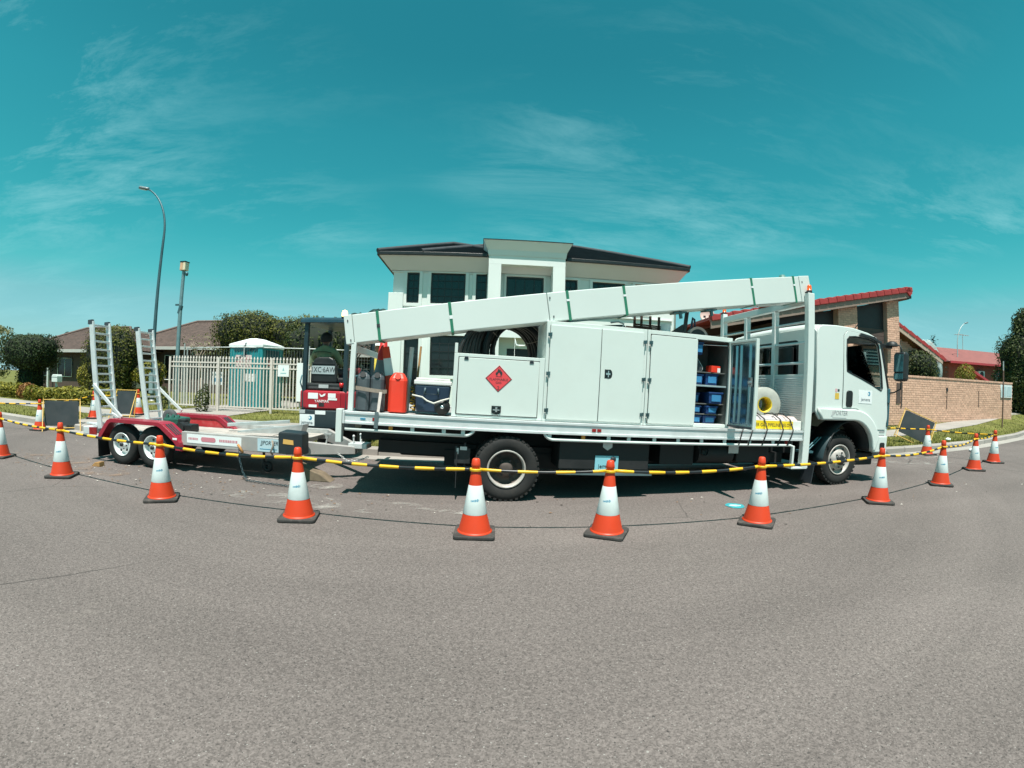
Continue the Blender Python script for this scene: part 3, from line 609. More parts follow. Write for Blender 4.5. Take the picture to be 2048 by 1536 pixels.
for (a_, b_, vis) in ((0.14,0.36,1),(2.02,2.24,0)):
    w_, hw = wheel(5.075, a_, b_, RW, None, None, -1)
    if vis:
        m_ = MB(); m_.lathe([(0.60*RW,-hw*0.8),(0.60*RW,-hw*0.97),(0.555*RW,-hw*0.95),(0.54*RW,-hw*0.5),(0.50*RW,-hw*0.35),(0.42*RW,-hw*0.7),(0.34*RW,-hw*1.05),(0.25*RW,-hw*1.1),(0.0,-hw*1.1)],36,axis='y'); m_.build('rim', RIMW, w_)
        m_ = MB(); m_.lathe([(0.20*RW,-hw*1.08),(0.19*RW,-hw*1.35),(0.12*RW,-hw*1.42),(0,-hw*1.42)],20,axis='y'); m_.build('hub', BLACK, w_)
        for q in range(6):
            m_ = MB(); a = q*math.pi/3+0.3; m_.cyl((0.285*RW*math.cos(a),-hw*1.06,0.285*RW*math.sin(a)),(0.285*RW*math.cos(a),-hw*1.25,0.285*RW*math.sin(a)),0.013,n=6); m_.build('wheel_nut', STEELD, w_)
        for q in range(6):
            m_ = MB(); a = q*math.pi/3; c_ = Vector((0.43*RW*math.cos(a), -hw*0.69, 0.43*RW*math.sin(a))); m_.lathe([(0,-0.01),(0.026,-0.006)],10,axis='y',c=c_); m_.build('hand_hole', BLACK, w_)
# front axle, guards and flaps
m_ = MB(); m_.cyl((5.075,0.3,0.40),(5.075,2.1,0.40),0.06); m_.box((4.6,0.6,0.45),(5.7,1.7,0.95)); m_.box((5.55,0.25,0.42),(5.95,2.1,0.62)); tp_(m_, 'engine_block', CHAS, 0.02)
m_ = MB()
m_.grid(lambda u, v: (5.075+0.10+0.49*math.cos(R(112+70*u)), 0.12+0.30*v, 0.52+0.50*math.sin(R(112+70*u))), 10, 1)
o_ = tp_(m_, 'front_mudguard', mat('mudguard_plastic', (0.02,0.04,0.048), 0.4, var=0.1, dirt=0.1)); o_.modifiers.new('s','SOLIDIFY').thickness = 0.012
m_ = MB(); m_.hexa([(4.50,0.14,0.18),(4.52,0.42,0.18),(4.53,0.42,0.18),(4.51,0.14,0.18)],[(4.54,0.14,0.50),(4.56,0.42,0.50),(4.57,0.42,0.50),(4.55,0.14,0.50)]); tp_(m_, 'mudflap', DKGREY)
m_ = MB(); m_.box((4.32,0.15,0.63),(4.50,0.35,0.66)); m_.cyl((4.36,0.2,0.65),(4.62,0.2,0.86),0.012); m_.cyl((4.42,0.2,0.65),(4.68,0.2,0.86),0.012); tp_(m_, 'cab_step', mat('step_teal', (0.05,0.13,0.15), 0.5, 0.3, var=0.1))
for y0, y1 in ((0.04,0.54),(1.86,2.37)):
    m_ = MB(); m_.box((-0.60,y0,0.14),(-0.59,y1,0.56)); tp_(m_, 'mudflap', CHAS)
# --- cab
CABY = 0.08
def arc(c, r_, a0, a1, n): return [(c[0]+r_*math.cos(R(a0+(a1-a0)*i/n)), c[1]+r_*math.sin(R(a0+(a1-a0)*i/n))) for i in range(n+1)]
top = [(5.80,2.38),(5.70,2.445),(5.5,2.495),(5.16,2.535),(4.8,2.535),(4.52,2.515),(4.44,2.48),(4.405,2.40)]
side = [(4.405,1.26),(4.50,1.13),(5.22,1.13)]+arc((5.22,0.66),0.47,90,0,8)[1:]+[(5.70,0.665),(6.00,0.665),(6.035,0.72),(6.045,0.89),(6.085,1.17),(6.02,1.68),(5.90,2.05)]+top
win = [(5.03,1.87),(5.10,1.845)]+[(5.35,1.775),(5.62,1.69),(5.84,1.61),(5.87,1.66),(5.82,2.0),(5.745,2.31),(5.70,2.355),(5.5,2.395),(5.2,2.405),(5.06,2.39),(5.015,2.34),(5.01,2.1)]
cab = plate('cab', side, [win], 0.04, WHITE, truck, 0.012, XZat(CABY+0.02)); cab.rotation_euler = PR
def cp_(mb, name, mats, bevel=0.0): return mb.build(name, mats, cab, bevel)
plate('cab_far_side', side, [win], 0.04, WHITE, cab, 0.012, XZat(2.28))
m_ = MB(); tp2 = list(reversed(top)); fr = [(5.80,2.38)]
ys = [(0.085,-0.035),(0.14,-0.004),(0.4,0.03),(1.18,0.045),(1.96,0.03),(2.22,-0.004),(2.295,-0.035)]
kk = [[m_.vert((a, y, b+dz+0.008)) for y, dz in ys] for a, b in tp2]
for i in range(len(kk)-1):
    for j in range(len(ys)-1): m_.face((kk[i][j], kk[i+1][j], kk[i+1][j+1], kk[i][j+1]), 0, True)
o_ = cp_(m_, 'roof', WHITE); o_.modifiers.new('s','SOLIDIFY').thickness = 0.03
def MYZ(x): return Matrix.Translation((x,0,0)) @ YZ
plate('rear_wall', rrect(-2.28,1.20,-0.10,2.47,0.10,4), [rrect(-1.92,1.62,-0.52,2.28,0.06,3)], 0.03, WHITE, cab, 0.006, MYZ(4.42))
plate('rear_window', rrect(-1.90,1.64,-0.54,2.26,0.05,3), [], 0.006, GLASSC, cab, 0, MYZ(4.425))
plate('window_seal', rrect(-1.95,1.59,-0.49,2.31,0.07,3), [rrect(-1.90,1.64,-0.54,2.26,0.05,3)], 0.018, BLACK, cab, 0, MYZ(4.41))
m_ = MB(); m_.hexa([(6.02,0.13,1.70),(6.05,0.13,1.70),(6.05,2.25,1.70),(6.02,2.25,1.70)],[(5.82,0.16,2.36),(5.85,0.16,2.36),(5.85,2.22,2.36),(5.82,2.22,2.36)]); cp_(m_, 'windscreen', GLASSC)
m_ = MB(); m_.prism([(6.0,0.67),(6.06,0.75),(6.075,0.92),(6.105,1.17),(6.05,1.69),(6.0,1.69),(5.98,0.67)], 0.11, 2.27); cp_(m_, 'front_panel', WHITE, 0.012)
m_ = MB(); m_.box((4.44,0.12,1.20),(5.98,2.26,1.26)); m_.box((4.44,0.12,1.26),(5.95,0.16,1.60)); cp_(m_, 'cab_floor', BLACK)
m_ = MB(); m_.box((5.62,0.14,1.25),(5.95,2.24,1.62)); m_.box((5.55,0.35,1.55),(5.75,0.85,1.72)); cp_(m_, 'dashboard', mat('dash_plastic', (0.025,0.035,0.042), 0.6, var=0.15), 0.03)
for y in (0.30, 1.35):
    m_ = MB(); m_.box((4.60,y,1.30),(5.15,y+0.5,1.45)); m_.hexa([(4.62,y,1.42),(4.76,y,1.42),(4.76,y+0.5,1.42),(4.62,y+0.5,1.42)],[(4.52,y+0.04,2.0),(4.62,y+0.04,2.0),(4.62,y+0.46,2.0),(4.52,y+0.46,2.0)]); m_.box((4.50,y+0.13,1.98),(4.59,y+0.37,2.17)); cp_(m_, 'seat', mat('seat_cloth', (0.03,0.033,0.036), 0.9, var=0.2), 0.04)
m_ = MB(); n_ = 24; tilt = Matrix.Translation((5.42,0.60,1.80)) @ Matrix.Rotation(R(-38),4,'Y')
m_.tube([tilt @ Vector((0.20*math.cos(2*math.pi*i/n_),0.20*math.sin(2*math.pi*i/n_),0)) for i in range(n_+1)], 0.017, 8, caps=False)
for a in (0,120,240): m_.cyl(tilt @ Vector((0,0,-0.03)), tilt @ Vector((0.19*math.cos(R(a)),0.19*math.sin(R(a)),0)), 0.014, n=6)
m_.cyl(tilt @ Vector((0,0,0)), (5.70,0.60,1.45), 0.03, n=8); cp_(m_, 'steering_wheel', BLACK)
# door: proud of the cab side, its edge reads as the shut line
door_o = [(4.965,1.315),(5.28,1.315)]+[(5.45,1.27),(5.60,1.15),(5.685,1.0)]+[(5.99,1.0),(6.03,1.20),(5.985,1.66),(5.87,2.04),(5.775,2.36),(5.70,2.41),(5.48,2.455),(5.15,2.475),(5.02,2.47),(4.955,2.40)]
door = plate('door', door_o, [win], 0.012, WHITE, cab, 0.004, XZat(CABY-0.004))
m_ = MB(); m_.tube([(a, CABY+0.0005, b) for a, b in door_o]+[(door_o[0][0], CABY+0.0005, door_o[0][1])], 0.006, 6, caps=False); cp_(m_, 'door_seam', BLACK)
m_ = MB(); m_.tube([(a, CABY-0.004, b) for a, b in win]+[(win[0][0], CABY-0.004, win[0][1])], 0.014, 8, caps=False); cp_(m_, 'window_rubber', BLACK)
m_ = MB(); m_.box((5.035,CABY-0.017,1.335),(5.165,CABY-0.011,1.575)); hd = m_.build('door_handle', BLACK, door, 0.003)
plate('handle_recess', rrect(5.03,1.33,5.17,1.58,0.045,4), [], 0.012, mat('handle_black', (0.01,0.011,0.012), 0.3, var=0.1), door, 0.004, XZat(CABY-0.014)); bpy.data.objects.remove(hd)
st_ = plate('company_sticker', rrect(5.31,1.40,5.62,1.60,0.005,1), [], 0.003, STICK, door, 0, XZat(CABY-0.012))
plate('emblem', [(5.545+0.028*math.cos(a), 1.552+0.033*math.sin(a)) for a in [2*math.pi*i/16 for i in range(16)]], [[(5.535+0.015*math.cos(a), 1.552+0.018*math.sin(a)) for a in [2*math.pi*i/12 for i in range(12)]]], 0.002, TEAL, st_, 0, XZat(CABY-0.0145))
text('word', 'jemena', 0.075, mat('grey_print', (0.12,0.14,0.16), 0.6), st_, XZat(CABY-0.0145,5.47,1.46))
for a_, b_, mm in (((4.80,1.44),(4.885,1.53), mat('yellow_sticker', (0.62,0.40,0.06), 0.5)), ((4.80,1.545),(4.84,1.595), mat('pink_sticker', (0.6,0.35,0.36), 0.5)), ((4.85,1.555),(4.89,1.59), DKGREY)):
    plate('warning_sticker', rrect(a_[0],a_[1],b_[0],b_[1],0.003,1), [], 0.002, mm, cab, 0, XZat(CABY-0.002))
# fender flare: the lit white band over the wheel
fl = [(4.44,1.30),(5.24,1.30)]+arc((5.24,0.68),0.62,90,18,9)[1:]+[(5.76,0.68)]+list(reversed(arc((5.22,0.66),0.47,90,0,8)))+[(4.53,1.125)]
fe = plate('wheel_arch', fl, [], 0.07, WHITE, cab, 0.022, XZat(CABY-0.012))
text('company_name', 'JJPORTER', 0.095, mat('grey_print2', (0.30,0.30,0.31), 0.6), fe, XZat(CABY-0.049,4.87,1.235), sx=0.85, shear=0.25)
m_ = MB(); m_.box((4.72,CABY-0.0495,1.163),(5.02,CABY-0.048,1.169)); m_.build('underline', MATS['grey_print2'], fe)
m_ = MB(); m_.grid(lambda u, v: (5.22+0.455*math.cos(R(178-178*u)), CABY+0.03+0.42*v, 0.665+0.455*math.sin(R(178-178*u))), 20, 1); o_ = cp_(m_, 'wheel_well', CHAS); o_.modifiers.new('s','SOLIDIFY').thickness = 0.015
plate('corner_panel', [(5.72,0.645),(6.00,0.645),(6.04,0.70),(6.045,0.9),(5.75,0.9)], [], 0.05, WHITE, cab, 0.015, XZat(CABY-0.005))
plate('fog_lamp', rrect(5.86,0.69,5.98,0.80,0.03,4), [], 0.02, BLACK, cab, 0.004, XZat(CABY-0.03))
for i_, wd in enumerate(('GVM','TARE','GCM 16','GVM 12','12345')):
    m_ = MB(); ln = (0.10,0.05,0.12,0.13,0.15)[i_]; x0 = 6.0-ln-0.01
    z = 1.16-i_*0.062; s0 = x0
    rr_ = random.Random(i_)
    while s0 < 5.99:
        w2 = rr_.uniform(0.012,0.022); m_.box((s0,CABY-0.0075,z-0.012),(s0+w2,CABY-0.0065,z+0.012)); s0 += w2+0.007
    m_.M = Matrix.Identity(4); m_.build('weight_marking', MATS['grey_print2'], cab)
m_ = MB(); m_.box((5.82,CABY-0.01,2.30),(6.10,CABY+0.05,2.36)); m_.prism([(5.76,2.40),(5.82,2.40),(6.04,1.66),(6.0,1.66)], CABY-0.012, CABY+0.03); cp_(m_, 'pillar_trim', BLACK, 0.006)
m_ = MB(); m_.prism([(5.25,2.42),(5.52,2.405),(5.76,2.345),(5.80,2.36),(5.62,2.44),(5.30,2.47)], CABY-0.045, CABY-0.02); cp_(m_, 'weather_shield', BLACK, 0.006)
m_ = MB(); m_.box((6.02,CABY-0.02,1.05),(6.07,CABY+0.05,1.48)); m_.box((6.0,CABY-0.03,1.42),(6.06,CABY+0.05,1.66)); cp_(m_, 'corner_vent', mat('vent_teal', (0.03,0.09,0.11), 0.4, var=0.1), 0.015)
mi = MB(); mi.box((6.06,-0.20,1.78),(6.20,0.02,2.24)); mir = mi.build('mirror', BLACK, cab, 0.045, 3)
MB().box((6.050,-0.18,1.93),(6.056,0.0,2.20)).build('mirror_glass', mat('mirror_face', (0.10,0.22,0.25), 0.15, 0.6, var=0.05), mir)
MB().box((6.050,-0.18,1.81),(6.056,0.0,1.90)).build('wide_mirror_glass', MATS['mirror_face'], mir)
m_ = MB(); m_.tube([(5.92,0.08,2.33),(6.05,0.02,2.36),(6.12,-0.06,2.35),(6.13,-0.09,2.28),(6.13,-0.09,2.2)], 0.013, 7); m_.build('mirror_arm', BLACK, mir); m_ = MB(); m_.tube([(6.13,-0.09,1.80),(6.13,-0.09,1.66),(6.08,0.0,1.60),(6.02,0.08,1.58)], 0.012, 7); m_.build('mirror_arm', BLACK, mir)
m_ = MB(); m_.lathe([(0.0,0.05),(0.05,0.045),(0.09,0.015),(0.095,-0.03)],16,c=(6.02,0.02,2.36)); cp_(m_, 'spot_mirror', BLACK)
m_ = MB(); m_.lathe([(0.0,0.05),(0.12,0.04),(0.19,0.0)],18,c=(5.25,0.75,2.58)); m_.box((5.45,0.3,2.50),(5.50,0.9,2.55)); m_.cyl((5.36,0.25,2.55),(5.40,0.2,2.63),0.008); cp_(m_, 'roof_vent', BLACK)
m_ = MB(); m_.box((5.62,0.2,2.45),(5.75,0.35,2.49)); cp_(m_, 'roof_lamp', WHITE, 0.01)
m_ = MB(); m_.cyl((6.08,0.14,0.66),(6.08,0.14,1.02),0.02,n=8); m_.box((5.98,0.10,0.52),(6.11,2.28,0.68)); cp_(m_, 'bumper', WHITE, 0.02)
m_ = MB(); m_.box((4.30,0.55,0.9),(4.37,1.0,2.2)); m_.cyl((4.33,0.5,0.7),(4.33,0.5,1.5),0.05); cp_(m_, 'air_intake', BLACK, 0.02)
m_ = MB(); m_.tube([(4.34,0.85,1.1),(4.30,0.85,1.6),(4.34,0.95,1.8),(4.38,1.05,1.6),(4.34,1.0,1.2)],0.025,7); cp_(m_, 'air_hose', STEELD)

# ================================================================== THINGS ON THE TRUCK
def tthing(name, label, cat, p, group=None, rz=0): return thing(name, label, cat, group=group, mat=MBODY @ Matrix.Translation(p) @ Matrix.Rotation(R(rz), 4, 'Z'))
DZ = 0.968
def hinge(mb, x, z):                                  # stamped lift-off hinge
    mb.box((x-0.024,-0.012,z-0.022),(x-0.003,0.0,z+0.022)); mb.box((x+0.003,-0.012,z-0.018),(x+0.024,0.0,z+0.026)); mb.cyl((x,-0.016,z-0.040),(x,-0.016,z+0.02),0.0075,n=8)
HG = mat('hinge_steel', (0.10,0.16,0.17), 0.35, 0.8, var=0.2)
def latch(name, x, z, parent, rot=0):
    l_ = plate(name, [(a[0],a[1]) for a in ([(-0.045,-0.055),(0.030,-0.055),(0.048,-0.035),(0.055,0.0),(0.048,0.035),(0.030,0.055),(-0.045,0.055)])], [], 0.012, mat('latch_black', (0.02,0.028,0.03), 0.35, 0.5, var=0.2), parent, 0.003, XZat(-0.004) @ Matrix.Translation((x,z,0)) @ Matrix.Rotation(R(rot),4,'Z'))
    b_ = MB(); b_.M = XZat(-0.012) @ Matrix.Translation((x,z,0)) @ Matrix.Rotation(R(rot),4,'Z')
    b_.box((-0.03,-0.012,0.0),(0.025,0.012,0.008)); b_.box((-0.005,-0.04,0.0),(0.008,0.04,0.006)); b_.build('latch_lever', CHROME, l_, 0.002)
# --- small gas cabinet
gc = tthing('gas_cabinet', 'white steel cabinet with a red flammable gas diamond', 'cabinet', (-0.685, 0.05, DZ))
m_ = MB(); W_, H_, D_ = 1.06, 0.735, 0.62
m_.box((0,0.012,0),(0.06,D_,H_)); m_.box((W_-0.07,0.012,0),(W_,D_,H_)); m_.box((0.06,0.012,H_-0.05),(W_-0.07,D_,H_)); m_.box((0.06,0.012,0),(W_-0.07,D_,0.045)); m_.box((0.06,D_-0.02,0.045),(W_-0.07,D_,H_-0.05))
m_.build('cabinet_body', CREAM, gc, 0.004)
m_ = MB(); m_.box((0.0,0.012,H_+0.001),(0.035,0.05,H_+0.115)); m_.build('corner_post', CREAM, gc, 0.003)
m_ = MB(); m_.tube([(0.052,0.012,0.035),(W_-0.062,0.012,0.035),(W_-0.062,0.012,H_-0.042),(0.052,0.012,H_-0.042),(0.052,0.012,0.035)],0.006,6,caps=False); m_.build('door_seal', BLACK, gc)
dr = plate('cabinet_door', rrect(0.058,0.04,W_-0.068,H_-0.047,0.006,2), [], 0.014, CREAM, gc, 0.003, XZat(0.008))
for x in (0.115, W_-0.185):
    m_ = MB(); m_.box((x,-0.006,H_-0.075),(x+0.05,0.0,H_-0.05)); m_.box((x+0.005,-0.012,H_-0.050),(x+0.045,0.006,H_-0.033)); m_.build('top_hinge', DKGREY, dr, 0.004)
sg = plate('hazard_diamond', [(0.0,-0.155),(0.155,0),(0,0.155),(-0.155,0)], [], 0.003, mat('hazard_red', (0.70,0.055,0.065), 0.5, var=0.03), dr, 0, XZat(-0.0005) @ Matrix.Translation((0.525,0.465,0)))
for nm, mt, sc_, ho in (('diamond_border', INK, 0.150, 0.143),):
    plate(nm, [(0,-sc_),(sc_,0),(0,sc_),(-sc_,0)], [[(0,-ho),(ho,0),(0,ho),(-ho,0)]], 0.002, mt, sg, 0, XZat(-0.0025) @ Matrix.Translation((0.525,0.465,0)))
fl_ = [(-0.018,0.0),(-0.036,0.012),(-0.040,0.030),(-0.030,0.048),(-0.024,0.040),(-0.020,0.056),(-0.006,0.092),(0.004,0.074),(0.010,0.066),(0.018,0.080),(0.022,0.052),(0.030,0.060),(0.040,0.034),(0.036,0.012),(0.018,0.0),(0.020,0.014),(0.010,0.034),(0.0,0.044),(-0.010,0.032),(-0.018,0.016)]
plate('flame', fl_, [], 0.002, INK, sg, 0, XZat(-0.0025) @ Matrix.Translation((0.525,0.495,0)))
m_ = MB(); m_.box((0.49,-0.0035,0.487),(0.56,-0.0022,0.4915)); m_.build('flame_base_line', INK, sg)
text('word', 'FLAMMABLE', 0.040, INK, sg, XZat(-0.0025,0.525,0.455)); text('word', 'GAS', 0.038, INK, sg, XZat(-0.0025,0.525,0.418)); text('class_number', '2', 0.06, INK, sg, XZat(-0.0025,0.525,0.355))
latch('door_latch', 0.515, 0.105, dr, -90)
# --- tall cabinet with a pair of closed doors
def cabinet(name, label, x0, x1, doors, W_open=None):
    t = tthing(name, label, 'cabinet', (x0, 0.05, DZ)); W = x1-x0; H = 1.185; D = 0.62; m_ = MB()
    m_.box((0,0.012,0),(0.045,D,H)); m_.box((W-0.045,0.012,0),(W,D,H)); m_.box((0.045,0.012,H-0.06),(W-0.045,D,H)); m_.box((0.045,0.012,0),(W-0.045,D,0.045)); m_.box((0.045,D-0.015,0.045),(W-0.045,D,H-0.06))
    m_.build('cabinet_body', CREAM, t, 0.004); return t, W, H
ca, W, H = cabinet('tool_cabinet', 'tall white cabinet with two closed doors and one round latch', 0.378, 1.648, 2)
mid = 0.672
for i_, (a, b) in enumerate(((0.043,mid-0.004),(mid+0.004,W-0.043))):
    m_ = MB(); m_.box((a-0.004,0.004,0.03),(b+0.004,0.0115,H-0.05)); m_.build('door_seal', BLACK, ca)
    d_ = plate('cabinet_door', rrect(a,0.028,b,H-0.048,0.012,3), [], 0.016, CREAM, ca, 0.003, XZat(0.0))
    for z in (0.13,0.56,1.02):
        h_ = MB(); hinge(h_, 0.036 if i_ == 0 else W-0.036, z); h_.M = Matrix.Identity(4); o_ = h_.build('hinge', HG, d_, 0.002)
        o_.location = (0,-0.008,0)
    if i_ == 1: latch('door_latch', mid+0.10, 0.60, d_)
# --- cabinet with its right door swung open
cb, W, H = cabinet('open_cabinet', 'white cabinet with its right door swung open over blue bins', 1.654, 2.89, 2)
a, b = 0.043, 0.695
m_ = MB(); m_.box((a-0.004,0.004,0.03),(b-0.02,0.0115,H-0.05)); m_.build('door_seal', BLACK, cb)
d_ = plate('cabinet_door', rrect(a,0.028,b,H-0.062,0.02,4), [], 0.018, CREAM, cb, 0.003, XZat(-0.001))
for z in (0.13,0.56,1.02):
    h_ = MB(); hinge(h_, 0.036, z); o_ = h_.build('hinge', HG, d_, 0.002); o_.location = (0,-0.009,0)
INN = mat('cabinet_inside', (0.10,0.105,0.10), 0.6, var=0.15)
m_ = MB(); m_.box((b-0.02,0.56,0.05),(W-0.05,0.60,H-0.065)); m_.box((b-0.03,0.03,0.05),(b-0.022,0.56,H-0.065)); m_.box((b-0.02,0.03,H-0.068),(W-0.05,0.56,H-0.0605)); m_.box((W-0.052,0.03,0.05),(W-0.046,0.56,H-0.065)); m_.build('shade_lining', INN, cb)  # dark sheets added over the cream walls; interior shade put into their colour
SH = mat('shelf_edge', (0.32,0.42,0.44), 0.5, 0.2, var=0.1)
for z in (0.525,): m_ = MB(); m_.box((b-0.02,0.05,z),(W-0.05,0.56,z+0.022)); m_.build('shelf', SH, cb, 0.003)
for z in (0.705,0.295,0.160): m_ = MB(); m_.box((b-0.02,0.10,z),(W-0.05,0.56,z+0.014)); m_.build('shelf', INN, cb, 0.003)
m_ = MB(); m_.cyl((b+0.17,0.16,H-0.105),(W-0.06,0.05,H-0.105),0.007,n=8); m_.cyl((b+0.15,0.17,H-0.105),(b+0.18,0.155,H-0.105),0.013,n=8); m_.build('gas_strut', CHROME, cb)
# open door: hinged at the right jamb
STAIN = mat('door_inner_sheet', (0.20,0.30,0.34), 0.18, 0.85, var=0.25, vs=3)
od = bpy.data.objects.new('open_door', None); 
ang = R(94)
m_ = MB(); DW = 0.545
m_.box((-DW,-0.018,0.028),(0,0.0,H-0.05)); od = m_.build('open_door', CREAM, cb, 0.003); od.location = (W-0.03,0.0,0); od.rotation_euler = (0,0,ang)
m_ = MB(); m_.box((-DW+0.025,0.001,0.07),(-0.025,0.006,H-0.10)); m_.build('inner_sheet', STAIN, od)
for xx in (-0.40,-0.22,-0.13):
    m_ = MB(); m_.prism([(xx-0.03,0.006),(xx-0.012,0.028),(xx+0.012,0.028),(xx+0.03,0.006)], 0.085, H-0.115, ax='z'); m_.build('stiffening_rib', STAIN, od)
for (p0, p1) in (((-DW,0.0,0.028),(-DW+0.022,0.03,H-0.05)),((-0.022,0.0,0.028),(0,0.03,H-0.05)),((-DW+0.023,0.0,0.028),(-0.023,0.03,0.055)),((-DW+0.023,0.0,H-0.078),(-0.023,0.03,H-0.05))):
    m_ = MB(); m_.box(p0, p1); m_.build('door_edge', DKGREY if p0[2] < 0.03 and p1[2] < 0.06 else CREAM, od, 0.003)
m_ = MB(); m_.box((-DW+0.05,0.03,0.55),(-DW+0.12,0.045,0.66)); m_.cyl((-DW+0.085,0.04,0.60),(-DW+0.085,0.07,0.60),0.018,n=10); m_.cyl((-DW+0.085,0.035,0.58),(-DW+0.085,0.035,0.35),0.006,n=6); m_.build('lock_gear', CHROME, od)
# --- blue bins in the open cabinet
def bin_(x, z, w_, h_, d_, label, tilt=0, y=0.12):
    t = tthing('storage_bin', label, 'storage bin', (1.654+x, 0.05+y, DZ+z), 'blue parts bins in the open cabinet', tilt)
    m_ = MB(); e = 0.012
    m_.hexa([(e,e,0),(w_-e,e,0),(w_-e,d_,0),(e,d_,0)],[(0,0,h_),(w_,0,h_),(w_,d_,h_),(0,d_,h_)]); m_.build('bin_shell', BLUEB, t, 0.006)
    m_ = MB(); m_.box((-0.004,-0.008,h_-0.018),(w_+0.004,0.012,h_+0.003)); m_.build('bin_rim', BLUEB, t, 0.004)
    m_ = MB(); m_.box((0.2*w_,-0.004,0.2*h_),(0.85*w_,0.004,0.78*h_)); m_.build('label_card', BLUEL, t)
    return t
bin_(0.69,0.935,0.13,0.16,0.3,'tall blue bin standing alone high in the open cabinet',0,0.06)
bin_(0.69,0.552,0.18,0.135,0.35,'blue bin on the pale shelf, left side'); bin_(0.905,0.552,0.19,0.145,0.35,'blue bin on the pale shelf, right side')
bin_(0.69,0.312,0.16,0.13,0.35,'blue bin just below the pale shelf at left',0,0.16); bin_(0.915,0.312,0.20,0.145,0.35,'blue bin pulled forward below the pale shelf at right',-6,0.03)
bin_(0.69,0.177,0.17,0.10,0.35,'blue bin in the second lowest row, left'); bin_(0.905,0.177,0.18,0.10,0.35,'blue bin in the second lowest row, right',4,0.06)
bin_(0.69,0.047,0.18,0.10,0.35,'blue bin in the bottom row, left'); bin_(0.90,0.047,0.19,0.10,0.35,'blue bin in the bottom row, right')
t = tthing('orange_carton', 'small red and white carton on the upper cabinet shelf', 'carton', (1.654+0.97,0.14,DZ+0.722), None, 8)
MB().box((0,0,0),(0.15,0.12,0.085)).build('carton_body', REDB, t, 0.003); MB().box((0.10,-0.002,0.002),(0.149,0.0,0.06)).build('white_panel', STICK, t)
t = tthing('kneeling_pad', 'rounded dark pad with pale edge leaning on the upper cabinet shelf', 'pad', (1.654+0.84,0.20,DZ+0.722))
pd = rrect(-0.055,0,0.055,0.21,0.05,5); Mp = Matrix.Rotation(R(-38),4,'Y') @ XZat(0.0)
plate('pad_core', pd, [], 0.02, DKGREY, t, 0.004, Mp); plate('pad_edge', [(a*1.10,b*1.04-0.004) for a, b in pd], [[(a*0.97,b*0.985+0.001) for a, b in pd]], 0.014, STICK, t, 0.002, Mp)
# --- long pipe box carried over the truck
p0, p1 = Vector((-1.985,0.10,1.895)), Vector((4.28,0.10,3.02)); dv = p1-p0; Lb = dv.length; sl = math.atan2(dv.z, dv.x)
pb = thing('pipe_box', 'long white pipe carrier box slanting over the whole truck', 'pipe box', mat=MBODY @ Matrix.Translation(p0) @ Matrix.Rotation(-sl,4,'Y'))
h0, h1, PD = 0.335, 0.372, 0.33
def hh(x): return (h0+(h1-h0)*x/Lb)/2
PBM = mat('pipe_box_paint', (0.595,0.64,0.61), 0.42, var=0.02, vs=0.8, dirt=0.08, dcol=(0.5,0.48,0.44), ds=2)
for a, b in ((0.10,2.405),(2.411,Lb-0.20)):
    m_ = MB(); m_.hexa([(a,0,-hh(a)),(b,0,-hh(b)),(b,PD,-hh(b)),(a,PD,-hh(a))],[(a,0,hh(a)),(b,0,hh(b)),(b,PD,hh(b)),(a,PD,hh(a))]); m_.build('box_section', PBM, pb, 0.008)
for a, b in ((0.0,0.096),(Lb-0.196,Lb)):
    m_ = MB(); m_.box((a,-0.004,-hh(a)-0.004),(b,PD+0.004,hh(b)+0.004)); m_.build('end_cap', PBM, pb, 0.006)
for x, z in ((0.045,0.10),(0.06,-0.13),(2.44,0.11),(2.46,-0.12),(Lb-0.15,0.10)):
    m_ = MB(); m_.box((x-0.006,-0.010,z-0.012),(x+0.006,0.0,z+0.012)); m_.build('rivet', DKGREY, pb)
for x in (0.40,1.25,2.66,3.39,5.30,6.06):
    m_ = MB(); w2 = 0.017; q = hh(x)+0.004
    for pa, pb_ in (((x-w2,-0.004,-q),(x+w2,0,q)),((x-w2,-0.004,q),(x+w2,PD+0.004,q+0.004)),((x-w2,-0.004,-q-0.004),(x+w2,PD+0.004,-q))): m_.box(pa, pb_)
    m_.M = Matrix.Identity(4); o_ = m_.build('strap', STRAPG, pb)
    m_ = MB(); m_.box((x-w2-0.002,-0.007,-0.02 if x < 2 else 0.05),(x+w2+0.002,-0.004,0.02 if x < 2 else 0.075)); m_.build('strap_print', STICK if x > 1 else INK, o_)
for x in (4.15,4.62):
    m_ = MB(); m_.box((x,0.06,-hh(x)-0.10),(x+0.03,0.10,-hh(x)-0.005)); m_.box((x-0.08,0.06,-hh(x)-0.03),(x+0.10,0.20,-hh(x)-0.012)); m_.build('clamp', HG, pb)
m_ = MB(); m_.lathe([(0,0.05),(0.04,0.04),(0.06,0.0)],14,c=(Lb-0.42,0.1,hh(Lb)+0.004)); m_.build('top_cap', mat('dull_green', (0.06,0.16,0.14), 0.5), pb)
